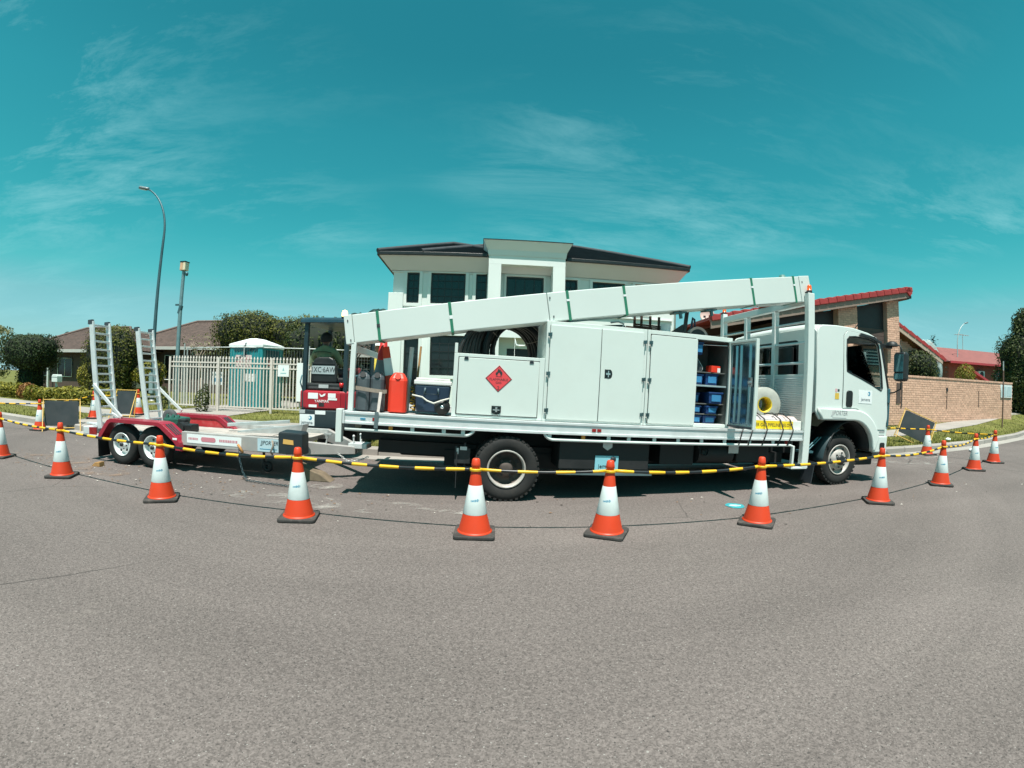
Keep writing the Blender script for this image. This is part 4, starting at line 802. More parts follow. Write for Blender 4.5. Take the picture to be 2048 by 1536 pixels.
# --- canisters at the truck tail
def canister(x, y, w_, h_, m1, label, d_=0.20):
    t = tthing('plastic_canister', label, 'canister', (x, y, DZ), 'upright plastic canisters at the truck tail')
    m_ = MB(); c = 0.035
    ring = lambda s_, z: [((-w_/2+c)*s_,-d_/2*s_,z),((w_/2-c)*s_,-d_/2*s_,z),(w_/2*s_,(-d_/2+c)*s_,z),(w_/2*s_,(d_/2-c)*s_,z),((w_/2-c)*s_,d_/2*s_,z),((-w_/2+c)*s_,d_/2*s_,z),(-w_/2*s_,(d_/2-c)*s_,z),(-w_/2*s_,(-d_/2+c)*s_,z)]
    lv = [ring(1.0,0.0),ring(1.0,h_*0.80),ring(0.92,h_*0.86),ring(0.62,h_*0.97),ring(0.42,h_)]
    kk = [[m_.vert(p) for p in r_] for r_ in lv]
    for i in range(len(kk)-1):
        for j in range(8): m_.face((kk[i][j],kk[i][(j+1)%8],kk[i+1][(j+1)%8],kk[i+1][j]))
    m_.face(list(reversed(kk[0]))); m_.face(kk[-1]); m_.build('canister_body', m1, t, 0.008)
    m_ = MB(); m_.cyl((0,-d_*0.36,h_*0.885),(0,-d_*0.50,h_*0.905),0.034,0.036,n=14); m_.build('mouth', BLACK if m1 is not REDB else REDB, t)
    return t
CAN = mat('canister_grey', (0.060,0.075,0.085), 0.45, var=0.12, vs=5, dirt=0.25, dcol=(0.14,0.15,0.15), ds=5)
canister(-1.755,0.30,0.165,0.47,CAN,'dark grey canister next to the rear corner post')
canister(-1.585,0.31,0.165,0.47,CAN,'dark grey canister next to the red one')
canister(-1.335,0.30,0.215,0.47,REDB,'bright red canister on the truck tail',0.22)
# big cone and delineator behind the canisters
t = tthing('stacked_cone', 'tall red cone with grey sleeve standing on the truck deck', 'traffic cone', (-1.60,0.62,DZ))
MB().lathe([(0.20,0.0),(0.19,0.02),(0.15,0.03),(0.115,0.32)],24).build('lower_cone', ORANGE, t)
MB().lathe([(0.1155,0.32),(0.075,0.62)],24).build('reflective_sleeve', mat('grey_sleeve', (0.13,0.15,0.17), 0.5, var=0.15, dirt=0.2), t)
MB().lathe([(0.0745,0.62),(0.035,0.93),(0,0.94)],24).build('upper_cone', mat('deep_red_cone', (0.45,0.015,0.012), 0.5, var=0.08), t)
dl = thing('delineator_post', 'orange and white banded flexible post leaning on the canisters', 'delineator', mat=MBODY @ Matrix.Translation((-1.43,0.36,DZ+0.26)) @ Matrix.Rotation(R(-11),4,'Y'))
for z0, z1, mm in ((0,0.175,ORANGE),(0.175,0.385,CONEW),(0.385,0.525,ORANGE)):
    m_ = MB(); w0, w1 = 0.058-0.03*z0, 0.058-0.03*z1
    m_.hexa([(-w0/1.0,-0.012,z0),(w0,-0.012,z0),(w0,0.012,z0),(-w0,0.012,z0)],[(-w1,-0.012,z1),(w1,-0.012,z1),(w1,0.012,z1),(-w1,0.012,z1)]); m_.build('band', mm, dl, 0.004)
# strap round the canisters
t = tthing('ratchet_strap', 'brown webbing strap tied round the dark canisters', 'strap', (-1.88,0.18,DZ+0.27))
m_ = MB(); pts = [(-0.04,0.05,0.03),(0.0,0.0,0.0),(0.20,-0.015,-0.02),(0.37,-0.01,-0.035),(0.42,0.02,-0.03)]
for i in range(len(pts)-1): m_.beam(pts[i], pts[i+1], 0.004, 0.045)
m_.build('webbing', STRAPB, t); m_ = MB(); m_.hexa([(0.335,-0.185,-0.42),(0.365,-0.185,-0.42),(0.365,-0.18,-0.42),(0.335,-0.18,-0.42)],[(0.34,-0.03,-0.04),(0.375,-0.03,-0.04),(0.375,-0.025,-0.04),(0.34,-0.025,-0.04)]); m_.build('hanging_tail', mat('pale_webbing', (0.42,0.37,0.34), 0.8, var=0.15, vs=25), t)
m_ = MB(); m_.beam((0.35,-0.19,-0.26),(0.345,-0.185,-0.45),0.004,0.045,up_=(1,0,0)); m_.build('strap_end', mat('slate_webbing', (0.10,0.14,0.15), 0.8, var=0.15), t)
# --- wheeled cooler
t = tthing('wheeled_cooler', 'dark blue wheeled cooler with white lid and pull handle', 'cooler', (-1.135,0.20,DZ))
m_ = MB(); m_.hexa([(0.03,0.02,0.02),(0.40,0.02,0.02),(0.40,0.33,0.02),(0.03,0.33,0.02)],[(0.0,0,0.345),(0.43,0,0.345),(0.43,0.36,0.345),(0.0,0.36,0.345)]); m_.build('cooler_tub', NAVY, t, 0.02)
m_ = MB(); m_.box((-0.008,-0.008,0.346),(0.438,0.368,0.40)); m_.box((0.01,0.01,0.40),(0.42,0.35,0.425)); m_.build('lid', mat('cooler_lid', (0.68,0.66,0.64), 0.5, var=0.04), t, 0.012)
m_ = MB(); m_.tube([(0.13,-0.006,0.31),(0.12,-0.02,0.24),(0.29,-0.02,0.24),(0.28,-0.006,0.31)],0.012,7); m_.build('carry_handle', mat('handle_slate', (0.06,0.10,0.12), 0.4), t)
m_ = MB(); m_.tube([(-0.02,-0.03,0.22),(0.10,-0.035,0.20),(0.16,-0.05,0.16),(0.24,-0.06,0.135),(0.34,-0.05,0.175),(0.42,-0.03,0.20)],0.010,7); m_.build('pull_rope', ROPE, t)
m_ = MB(); m_.lathe([(0.0,-0.03),(0.05,-0.03),(0.055,-0.02),(0.085,-0.02),(0.095,0.0),(0.085,0.03),(0,0.03)],22,axis='y',c=(0.34,-0.01,0.095)); m_.build('wheel', BLACK, t)
m_ = MB(); m_.lathe([(0.0,-0.002),(0.018,0.0),(0.022,0.004)],12,axis='y',c=(0.34,-0.042,0.095)); m_.build('wheel_cap', CHROME, t)
# --- broom handle, timber batten
t = tthing('white_batten', 'white square batten standing beside the cooler', 'batten', (-1.245,0.50,DZ)); m_ = MB(); m_.beam((0,0,0),(0.02,0.02,0.80),0.04,0.04); m_.build('batten_bar', WHITEA, t, 0.003)
t = tthing('timber_stick', 'brown timber handle leaning behind the white batten', 'tool handle', (-1.16,0.62,DZ)); m_ = MB(); m_.cyl((0,0,0),(0.03,0.1,0.83),0.014,n=8); m_.build('stick', WOOD, t)
t = tthing('rope_hank', 'yellow and black rope hank lying on the deck', 'rope', (-1.17,0.42,DZ)); m_ = MB(); m_.tube([(0.03*math.sin(i*1.3)+0.0,0.03*math.cos(i*1.7),0.02+0.010*i) for i in range(30)],0.008,6); m_.build('rope', mat('yellow_rope', (0.45,0.28,0.03), 0.8, var=0.3, vs=30), t)
# --- coil of black pipe behind the gas cabinet
t = thing('pipe_coil', 'large coil of black plastic pipe standing behind the gas cabinet', 'pipe coil', mat=MBODY @ Matrix.Translation((0.09,0.98,1.78)) @ Matrix.Rotation(R(24),4,'Z'))
PIPE = mat('black_pipe', (0.012,0.011,0.010), 0.42, var=0.3, vs=3, dirt=0.12, dcol=(0.05,0.045,0.04))
m_ = MB(); rn = random.Random(5)
for layer in range(5):
    r_ = 0.40+0.055*layer; nl = 7
    for l_ in range(nl):
        y = (l_-(nl-1)/2)*0.062+rn.uniform(-0.012,0.012)+(0.03 if layer % 2 else 0); ph = rn.uniform(0,6.28); tl = rn.uniform(-0.07,0.07)
        if layer == 4 and l_ in (1,4): continue
        n_ = 44
        m_.tube([((r_+rn.uniform(-.004,.004))*math.cos(2*math.pi*i/n_), y+tl*math.cos(2*math.pi*i/n_+ph)*0.7, (r_+0.012*math.sin(ph*3))*math.sin(2*math.pi*i/n_)) for i in range(n_+1)], 0.0255, 7, caps=False)
m_.build('pipe_windings', PIPE, t)
m_ = MB()
for k_, r_ in enumerate((0.60,0.64,0.67,0.71,0.74)):
    n_ = 40; m_.tube([(-0.10-0.045*k_+r_*math.cos(2*math.pi*i/n_), -0.20-0.05*k_+0.08*math.cos(2*math.pi*i/n_), -0.05*k_+r_*0.92*math.sin(2*math.pi*i/n_)) for i in range(n_+1)], 0.024, 7, caps=False)
o_ = m_.build('loose_loops', PIPE, t); o_['kind'] = 'stuff'
for a in (35,150,265):
    m_ = MB(); rr_ = 0.49; c_, s_ = math.cos(R(a)), math.sin(R(a)); n_ = 16
    m_.tube([((rr_+0.165*math.cos(2*math.pi*i/n_))*c_, 0.215*math.sin(2*math.pi*i/n_), (rr_+0.165*math.cos(2*math.pi*i/n_))*s_) for i in range(n_+1)], 0.006, 5, caps=False); m_.build('tie', STRAPB, t)
# --- load at the front of the deck
t = tthing('tape_roll', 'big grey roll of tape with yellow core in front of the headboard', 'roll', (3.72,0.50,1.30))
n_ = 36; m_ = MB(); m_.lathe([(0.115,-0.16),(0.245,-0.16),(0.25,-0.155),(0.25,0.155),(0.245,0.16),(0.115,0.16),(0.115,-0.16)],40,axis='y'); m_.build('wound_tape', mat('grey_tape', (0.36,0.37,0.33), 0.6, var=0.10, vs=14), t)
m_ = MB(); m_.lathe([(0.114,-0.162),(0.10,-0.162),(0.10,0.162),(0.114,0.162)],30,axis='y'); m_.build('yellow_core', mat('core_yellow', (0.70,0.50,0.02), 0.5, var=0.1), t)
t.rotation_euler = (MBODY @ Matrix.Rotation(R(-14),4,'Z')).to_euler()
t = tthing('warning_board', 'yellow marker board reading danger gas pipeline below, strapped down', 'warning board', (3.12,0.06,DZ))
m_ = MB(); m_.box((0.0,0.0,0.0),(1.02,0.30,0.128)); m_.build('board_stack', mat('board_white', (0.66,0.66,0.62), 0.6, var=0.06), t, 0.004)
pl_ = plate('yellow_face', rrect(0.03,0.008,0.86,0.12,0.003,1), [], 0.004, mat('warning_yellow', (0.78,0.55,0.01), 0.5, var=0.04), t, 0, XZat(-0.003))
text('warning_words', 'DANGER GAS PIPELINE BELOW', 0.066, INK, pl_, XZat(-0.0058,0.44,0.060), sx=0.90)
bags = [(0.06,0.24),(0.27,0.30),(0.55,0.24),(0.77,0.22)]
t2 = tthing('cable_covers', 'grey and white folded sheets lying on the yellow board', 'sheets', (3.12,0.10,DZ+0.130))
for i_, (x, w2) in enumerate(bags):
    m_ = MB(); m_.hexa([(x,0,0),(x+w2,0.0,0),(x+w2,0.26,0),(x,0.26,0)],[(x+0.02,0.05,0.07-0.01*i_),(x+w2-0.03,0.06,0.055),(x+w2-0.02,0.24,0.05),(x+0.03,0.24,0.07)]); m_.build('folded_sheet', [STICK, mat('mauve_sheet', (0.38,0.34,0.35), 0.7, var=0.15), mat('mauve_sheet2', (0.46,0.40,0.40), 0.7, var=0.1), mat('pinkish_sheet', (0.55,0.44,0.41), 0.7, var=0.1)][i_], t2, 0.012)
for i_, x in enumerate((3.06,3.22,3.46,3.74,3.92)):
    t3 = tthing('elastic_cord', ('black elastic cord under the open cabinet door','black elastic cord at the left end of the yellow board','black elastic cord over the left half of the yellow board','black elastic cord over the right half of the yellow board','black elastic cord at the right end of the yellow board')[i_], 'cord', (x, 0.0, 0.0), 'elastic cords hooked under the deck rail')
    m_ = MB(); zt = 1.17 if i_ > 1 else 0.975
    pts = [(-0.03-0.01*i_,0.0,0.755),(0.0,-0.008,0.90),(0.02,-0.006,0.97)]+([(0.0,0.05,1.11),(-0.06,0.16,1.19),(-0.10,0.30,1.17)] if i_ > 1 else [(0.03,0.08,0.985)])
    m_.tube(pts, 0.009, 7); m_.build('cord', BLACK, t3)
t = tthing('navy_crate', 'tall navy plastic bin behind the open cabinet door', 'bin', (3.35,1.05,DZ)); m_ = MB(); m_.hexa([(0.03,0.03,0),(0.45,0.03,0),(0.45,0.5,0),(0.03,0.5,0)],[(0,0,0.98),(0.50,0,0.98),(0.50,0.55,0.98),(0,0.55,0.98)]); m_.build('bin_body', NAVY, t, 0.03); m_ = MB(); m_.box((0.1,-0.005,0.62),(0.4,0.015,0.68)); m_.build('grip', BLACK, t, 0.01)
t = tthing('blue_tub', 'mid blue tub in front of the navy bin', 'tub', (3.68,0.85,DZ)); m_ = MB(); m_.box((0,0,0),(0.24,0.25,0.58)); m_.build('tub_body', mat('mid_blue', (0.03,0.16,0.30), 0.5, var=0.1), t, 0.02); m_ = MB(); m_.box((-0.006,-0.006,0.58),(0.246,0.256,0.61)); m_.build('tub_lid', MATS['mid_blue'], t, 0.006)
t = tthing('steel_rod', 'thin bent steel rod lying on the tape roll', 'steel rod', (3.45,0.42,1.60)); m_ = MB(); m_.tube([(0,0,0.06),(0.06,0,0.03),(0.13,0,-0.02),(0.18,0,-0.05)],0.007,6); m_.build('rod', CHROME, t)
# --- clutter on the cabinet roofs
def clutter(name, label, cat, p, fn, m1, bevel=0.005):
    t = tthing(name, label, cat, p); m_ = MB(); fn(m_); m_.build('body', m1, t, bevel); return t
TZ = DZ+1.188
BRN = mat('dark_brown_crate', (0.045,0.022,0.014), 0.8, var=0.2)
t = tthing('brown_crate', 'dark brown slatted crate with uprights on the cabinet roof', 'crate', (1.66,0.55,TZ))
for i_ in range(5): m_ = MB(); m_.box((0.0,0.03*0,0.012+i_*0.026),(0.40,0.02,0.034+i_*0.026)); m_.build('slat', BRN, t, 0.002)
for x in (0.0,0.10,0.23,0.36): m_ = MB(); m_.box((x,0.021,0),(x+0.03,0.045,0.26)); m_.build('upright', BRN, t, 0.002)
m_ = MB(); m_.box((0,0.30,0.0),(0.40,0.32,0.14)); m_.build('back_board', BRN, t)
t = tthing('black_tool_case', 'low black tool bag with pale straps on the cabinet roof', 'bag', (0.95,0.45,TZ)); m_ = MB(); m_.hexa([(0,0,0),(0.62,0,0),(0.62,0.3,0),(0,0.3,0)],[(0.18,0.05,0.06),(0.55,0.05,0.10),(0.55,0.25,0.10),(0.18,0.25,0.06)]); m_.build('bag_body', BLACK, t, 0.02)
m_ = MB(); m_.tube([(0.50,0.0,0.02),(0.52,0.0,0.10),(0.46,0.05,0.13),(0.36,0.06,0.11)],0.012,6); m_.build('bag_handle', ALUP, t)
t = tthing('blue_case', 'flat blue grey case on the cabinet roof below the pipe box', 'case', (0.62,0.62,TZ)); m_ = MB(); m_.box((0,0,0),(0.45,0.25,0.06)); m_.build('case_body', mat('slate_blue', (0.06,0.14,0.19), 0.5, var=0.1), t, 0.01)
t = tthing('dustpan_broom', 'black shovel blade leaning upright on the cabinet roof', 'shovel', (2.36,0.45,TZ)); m_ = MB(); m_.hexa([(-0.28,0,0),(0.02,0,0),(0.02,0.015,0),(-0.28,0.015,0)],[(-0.03,0,0.17),(0.05,0,0.19),(0.05,0.015,0.19),(-0.03,0.015,0.17)]); m_.build('blade', BLACK, t); m_ = MB(); m_.beam((0.0,0.01,0.0),(0.045,0.01,0.40),0.03,0.05); m_.build('shaft', BLACK, t, 0.004)
t = tthing('cutoff_saw', 'half round dark saw guard with pale rim on the cabinet roof', 'saw', (2.50,0.45,TZ)); m_ = MB(); m_.prism(arc((0.08,0.0),0.13,0,180,14), 0, 0.06); m_.build('guard', BLACK, t); m_ = MB(); m_.prism(arc((0.08,0.0),0.165,20,150,12)+list(reversed(arc((0.08,0.0),0.131,20,150,12))), 0.0, 0.065); m_.build('rim', mat('pinkish_dust', (0.45,0.33,0.29), 0.8, var=0.15), t); m_ = MB(); m_.tube([(-0.02,0.03,0.0),(-0.01,0.03,0.2),(0.0,0.03,0.28),(0.03,0.03,0.26),(0.04,0.03,0.15)],0.016,7); m_.build('handle', NAVY, t)
t = tthing('paint_tin', 'small white tin with yellow label on the cabinet roof', 'tin', (2.10,0.50,TZ)); MB().cyl((0,0,0),(0,0,0.15),0.07,n=18).build('tin_can', STICK, t); MB().lathe([(0.0705,0.02),(0.0705,0.05)],18).build('yellow_label', YEL, t)

# ================================================================== PEOPLE HELPER
def figure(name, J, E_, parent, mats, loc=(0,0,0), sub=2):
    """J: joint -> (x,y,z,r); E_: (joint, joint, material index); one continuous skinned mesh"""
    names = list(J); ix = {n: i for i, n in enumerate(names)}
    me = bpy.data.meshes.new(name); me.from_pydata([J[n][:3] for n in names], [(ix[a], ix[b]) for a, b, _ in E_], [])
    tmp = bpy.data.objects.new('tmp', me); COL.objects.link(tmp)
    sk = tmp.modifiers.new('skin', 'SKIN'); sk.use_smooth_shade = True
    for i, n in enumerate(names):
        sv = me.skin_vertices[0].data[i]; r_ = J[n][3]; sv.radius = r_ if isinstance(r_, tuple) else (r_, r_); sv.use_root = (i == 0)
    sb = tmp.modifiers.new('sub', 'SUBSURF'); sb.levels = sub; sb.render_levels = sub
    dg = bpy.context.evaluated_depsgraph_get(); out_ = bpy.data.meshes.new_from_object(tmp.evaluated_get(dg)); bpy.data.objects.remove(tmp)
    out_.materials.clear()
    for m_ in mats: out_.materials.append(m_)
    segs = [(Vector(J[a][:3]), Vector(J[b][:3]), k) for a, b, k in E_]
    for p in out_.polygons:
        c = p.center; best = 9; bk = 0
        for a, b, k in segs:
            d = b-a; t_ = max(0, min(1, (c-a).dot(d)/max(d.length_squared, 1e-9))); q = (a+d*t_-c).length
            if q < best: best, bk = q, k
        p.material_index = bk; p.use_smooth = True
    out_.name = name
    return link(name, out_, parent, loc=loc)
SKIN = mat('skin', (0.26,0.13,0.085), 0.55, var=0.06)
SKIND = mat('skin_dark', (0.12,0.06,0.04), 0.55, var=0.06)
OLIVE = mat('olive_shirt', (0.20,0.21,0.115), 0.85, var=0.15, vs=8, bump=0.3, bs=25)
HIVIS = mat('yellow_shirt', (0.62,0.46,0.06), 0.8, var=0.1, vs=8)
NAVYC = mat('navy_trousers', (0.02,0.025,0.04), 0.85, var=0.15)
MAROON = mat('maroon_shirt', (0.13,0.02,0.025), 0.85, var=0.15)
BOOT = mat('boot_leather', (0.09,0.055,0.03), 0.7, var=0.15)
def fingers(J, E_, side, w_, d, u, l_=0.075, k=0):
    """five short unequal chains leaving the palm joint w_, along d, spread along u"""
    px, py, pz = J[w_][:3]; d = Vector(d).normalized(); u = Vector(u).normalized(); P_ = Vector((px,py,pz))
    for i, (o, L_) in enumerate(((-0.034,0.85),(-0.012,1.0),(0.012,0.95),(0.032,0.75))):
        a = P_+d*0.045+u*o; b = a+d*l_*0.55*L_; c = b+(d*0.7-Vector((0,0,0.5)))*l_*0.5*L_
        for n_, q, r_ in ((f'{side}f{i}a',a,0.011),(f'{side}f{i}b',b,0.009),(f'{side}f{i}c',c,0.007)): J[n_] = (q.x,q.y,q.z,r_)
        E_ += [(w_,f'{side}f{i}a',k),(f'{side}f{i}a',f'{side}f{i}b',k),(f'{side}f{i}b',f'{side}f{i}c',k)]
    a = P_+u*-0.045+d*0.01; b = a+d*0.04-u*0.012
    J[f'{side}ta'] = (a.x,a.y,a.z,0.012); J[f'{side}tb'] = (b.x,b.y,b.z,0.009); E_ += [(w_,f'{side}ta',k),(f'{side}ta',f'{side}tb',k)]
def face(parent, hx, hy, hz, fwd, s_=1.0):
    """eyes, nose, mouth, ears on a head centred at hx,hy,hz looking along fwd"""
    f = Vector(fwd).normalized(); r_ = f.cross(Vector((0,0,1))); c = Vector((hx,hy,hz))
    for sg_ in (-1,1):
        m_ = MB(); q = c+f*0.088*s_+r_*sg_*0.032*s_+Vector((0,0,0.005)); m_.cyl(q, q+f*0.006, 0.011*s_, 0.008*s_, 8); m_.build('eye', INK, parent)
        m_ = MB(); q = c+r_*sg_*0.080*s_-Vector((0,0,0.012)); m_.cbox(q, (0.018,0.03,0.055)); m_.build('ear', SKIN, parent, 0.006)
    m_ = MB(); q = c+f*0.095*s_-Vector((0,0,0.02)); m_.cyl(q+Vector((0,0,0.03))-f*0.012, q+f*0.012, 0.008, 0.014, 8); m_.build('nose', SKIN, parent)
    m_ = MB(); q = c+f*0.086*s_-Vector((0,0,0.055)); m_.beam(q-r_*0.022, q+r_*0.022, 0.006, 0.008); m_.build('mouth', mat('lips', (0.22,0.08,0.06), 0.5), parent)

# ================================================================== PLANT TRAILER (parallel to the kerb)
tl = thing('plant_trailer', 'galvanised tandem plant trailer with red mudguards and raised ramps', 'trailer', (-5.45, 6.35, 0))
TX, TY = -5.45, 6.35
def tm(): m_ = MB(); m_.M = Matrix.Translation((-TX,-TY,0)); return m_
def tbld(m_, name, mats, bevel=0.0, parent=None): return m_.build(name, mats, parent or tl, bevel)
m_ = tm(); m_.hexa([(-4.62,5.56,0.385),(-2.95,5.56,0.375),(-2.95,5.64,0.375),(-4.62,5.64,0.385)],[(-4.62,5.56,0.575),(-2.95,5.56,0.575),(-2.95,5.64,0.575),(-4.62,5.64,0.575)]); srail = tbld(m_, 'side_rail', mat('dusty_rail', (0.40,0.38,0.365), 0.6, 0.3, var=0.1, vs=5, dirt=0.45, dcol=(0.30,0.26,0.235), ds=4), 0.006)
m_ = tm(); m_.box((-6.45,7.07,0.40),(-2.95,7.15,0.56)); tbld(m_, 'side_rail', GALV, 0.006)
for y in (5.78,6.84): m_ = tm(); m_.box((-6.45,y,0.37),(-4.65,y+0.08,0.49)); tbld(m_, 'deck_rail', GALV, 0.005)
for i_ in range(9):
    x = -6.4+i_*0.40; m_ = tm(); m_.box((x,5.66,0.38),(x+0.08,7.06,0.47)); tbld(m_, 'cross_member', GALV, 0.004)
PINKD = mat('dusty_deck', (0.40,0.36,0.33), 0.8, 0.1, var=0.15, dirt=0.5, dcol=(0.30,0.25,0.21), ds=3)
for y0, y1 in ((5.88,6.28),(6.42,6.82)):
    m_ = tm(); m_.box((-6.4,y0,0.475),(-3.6,y1,0.495)); tbld(m_, 'deck_plate', PINKD, 0.003)
m_ = tm(); m_.hexa([(-3.95,6.0,0.56),(-3.05,6.25,0.56),(-3.05,6.45,0.56),(-3.95,6.2,0.56)],[(-3.95,6.0,0.58),(-3.0,6.25,0.70),(-3.0,6.45,0.70),(-3.95,6.2,0.58)]); tbld(m_, 'tilt_plate', ALU)
m_ = tm(); m_.box((-6.3,6.285,0.474),(-3.4,6.415,0.49)); m_.box((-4.6,5.65,0.473),(-3.0,5.87,0.488)); m_.box((-4.6,6.83,0.473),(-3.0,7.06,0.488)); m_.box((-3.59,5.88,0.473),(-3.0,6.82,0.487)); tbld(m_, 'deck_sheet', PINKD)  # plates added to close the light gaps in the trailer's shadow
m_ = tm(); m_.beam((-4.5,6.55,0.60),(-3.6,7.0,0.66),0.09,0.05); tbld(m_, 'loose_channel', ALU, 0.004)
# tread marks printed on the side rail
st_ = plate('dealer_sticker', rrect(0,0,0.92,0.125,0.004,1), [], 0.003, STICK, srail, 0, Matrix.Translation((-4.52-TX,5.558-TY,0.425)) @ XZ)
for x, w2, h2 in ((0.03,0.16,0.03),(0.56,0.3,0.035)):
    m_ = MB(); rr_ = random.Random(int(x*100)); s0 = x
    while s0 < x+w2: q = rr_.uniform(0.012,0.026); m_.box((s0,-0.003,0.062-h2/2),(s0+q,-0.0016,0.062+h2/2)); s0 += q+0.008
    m_.M = Matrix.Identity(4); o_ = m_.build('sticker_print', mat('pink_print', (0.55,0.20,0.24), 0.5), st_); o_.location = (-4.52-TX,5.558-TY,0.425)
plate('sticker_badge', rrect(0.25,0.03,0.50,0.095,0.03,3), [], 0.002, MATS['pink_print'], st_, 0, Matrix.Translation((-4.52-TX,5.5555-TY,0.425)) @ XZ)
st2 = plate('hire_sticker', rrect(0,0,0.36,0.17,0.004,1), [], 0.003, mat('pale_blue_sticker', (0.42,0.55,0.60), 0.5), srail, 0, Matrix.Translation((-3.345-TX,5.558-TY,0.39)) @ XZ)
text('hire_name', 'JJPORTER', 0.075, INK, st2, Matrix.Translation((-3.165-TX,5.555-TY,0.505)) @ XZ, sx=0.85, shear=0.2)
m_ = tm(); m_.box((-3.31,5.5545,0.42),(-3.05,5.5555,0.428)); tbld(m_, 'underline', TEAL, 0, st2)
# mudguards
GP = [(-6.26,0.36),(-6.23,0.45),(-6.05,0.655),(-5.98,0.685),(-5.0,0.685),(-4.92,0.665),(-4.66,0.49),(-4.60,0.42),(-4.575,0.31)]
def guard(y0, y1, near):
    m_ = tm(); th = 0.012
    a = [[m_.vert((x, y, z)) for y in (y0, y1)] for x, z in GP]; b = [[m_.vert((x, y, z-th)) for y in (y0, y1)] for x, z in GP]
    for i in range(len(GP)-1):
        m_.face((a[i][0],a[i+1][0],a[i+1][1],a[i][1])); m_.face((b[i][0],b[i][1],b[i+1][1],b[i+1][0]))
        m_.face((a[i][0],b[i][0],b[i+1][0],a[i+1][0])); m_.face((a[i][1],a[i+1][1],b[i+1][1],b[i][1]))
    m_.face((a[0][0],a[0][1],b[0][1],b[0][0])); m_.face((a[-1][0],b[-1][0],b[-1][1],a[-1][1]))
    g_ = tbld(m_, 'mudguard', REDG, 0.004)
    lip = GP+[(x+dx, z-dz) for (x, z), dx, dz in zip(reversed(GP), (-0.10,-0.06,-0.06,-0.04,-0.02,0.02,0.04,0.06,0.06), (0.0,0.045,0.055,0.06,0.055,0.055,0.055,0.04,0.0))]
    plate('guard_lip', [(x-TX, z) for x, z in lip], [], 0.012, REDG, g_, 0.003, XZat(y0-TY-0.004))
    sk_ = GP+[(-4.60,0.32),(-4.70,0.36),(-6.2,0.40)]
    if not near: plate('guard_skirt', [(x-TX, z) for x, z in GP+[(-4.62,0.34),(-6.2,0.38)]], [], 0.010, mat('red_skirt', (0.42,0.02,0.025), 0.5, var=0.08, dirt=0.3, dcol=(0.4,0.25,0.22), ds=5), g_, 0.002, XZat(y0-TY+0.01))
    for (p, q) in (((-4.90,0.672),(-4.70,0.532)),):
        for yy in (y0+0.06, y0+0.11, y0+0.16):
            m_ = tm(); m_.beam((p[0],yy,p[1]-0.015),(q[0],yy,q[1]-0.015),0.022,0.014); tbld(m_, 'step_tread', DKGREY, 0, g_)
    return g_
g1 = guard(5.49,5.75,True); g2 = guard(6.95,7.21,False)
m_ = tm(); m_.box((-4.72,5.478,0.455),(-4.64,5.486,0.485)); tbld(m_, 'marker_lamp', STICK, 0.003, g1)
TRIM = mat('trailer_rim', (0.72,0.73,0.72), 0.4, 0.1, var=0.05, dirt=0.15, dcol=(0.35,0.33,0.3))
def twheel(x, y0, rich):
    hw = 0.095; r_ = 0.305
    m_ = MB(); m_.lathe([(0.58*r_,-hw*0.8),(0.64*r_,-hw*0.98),(0.82*r_,-hw),(0.93*r_,-hw*0.9),(0.985*r_,-hw*0.7),(r_,-hw*0.4),(r_,hw*0.4),(0.985*r_,hw*0.7),(0.93*r_,hw*0.9),(0.82*r_,hw),(0.64*r_,hw*0.98),(0.58*r_,hw*0.8)],40,axis='y')
    w_ = m_.build('wheel', RUBBER, tl); w_.location = (x-TX, y0+hw-TY, r_)
    m_ = MB(); m_.lathe([(0.58*r_,-hw*0.8),(0.57*r_,-hw*0.96),(0.53*r_,-hw*0.94),(0.51*r_,-hw*0.3),(0.46*r_,-hw*0.05),(0.38*r_,-hw*0.35),(0.22*r_,-hw*0.45),(0.19*r_,-hw*0.7),(0.13*r_,-hw*0.8),(0,-hw*0.8)],36,axis='y'); m_.build('rim', TRIM, w_)
    if rich:
        for q in range(5):
            a = 2*math.pi*q/5+0.4; m_ = MB(); m_.lathe([(0,-0.004),(0.022,0.0)],10,axis='y',c=(0.36*r_*math.cos(a),-hw*0.5,0.36*r_*math.sin(a))); m_.build('rim_slot', BLACK, w_)
            a += 0.6; m_ = MB(); m_.cyl((0.19*r_*math.cos(a)*1.2,-hw*0.42,0.19*r_*math.sin(a)*1.2),(0.19*r_*math.cos(a)*1.2,-hw*0.62,0.19*r_*math.sin(a)*1.2),0.010,n=6); m_.build('wheel_nut', STEELD, w_)
        m_ = MB(); m_.lathe([(0.10*r_,-hw*0.8),(0.095*r_,-hw*1.05),(0,-hw*1.08)],14,axis='y'); m_.build('hub_cap', STEELD, w_)
for x in (-5.79,-5.16): twheel(x, 5.53, True); twheel(x, 6.98, False)
m_ = tm(); m_.cyl((-5.79,5.6,0.305),(-5.79,7.1,0.305),0.03); m_.cyl((-5.16,5.6,0.305),(-5.16,7.1,0.305),0.03); m_.beam((-6.0,5.80,0.38),(-4.9,5.80,0.38),0.06,0.03); m_.beam((-6.0,6.88,0.38),(-4.9,6.88,0.38),0.06,0.03); tbld(m_, 'axle', CHAS)
m_ = tm(); m_.box((-6.275,5.50,0.085),(-6.262,5.74,0.40)); tbld(m_, 'mudflap', BLACK)
m_ = tm(); m_.box((-6.275,6.96,0.085),(-6.262,7.2,0.40)); tbld(m_, 'mudflap', BLACK)
m_ = tm(); m_.box((-6.62,5.50,0.41),(-6.46,7.2,0.53)); tail = tbld(m_, 'tail_bar', ALUP, 0.012)
m_ = tm(); m_.box((-6.46,5.485,0.415),(-6.29,5.50,0.525)); tbld(m_, 'tail_lamp', LAMPR, 0.004, tail)
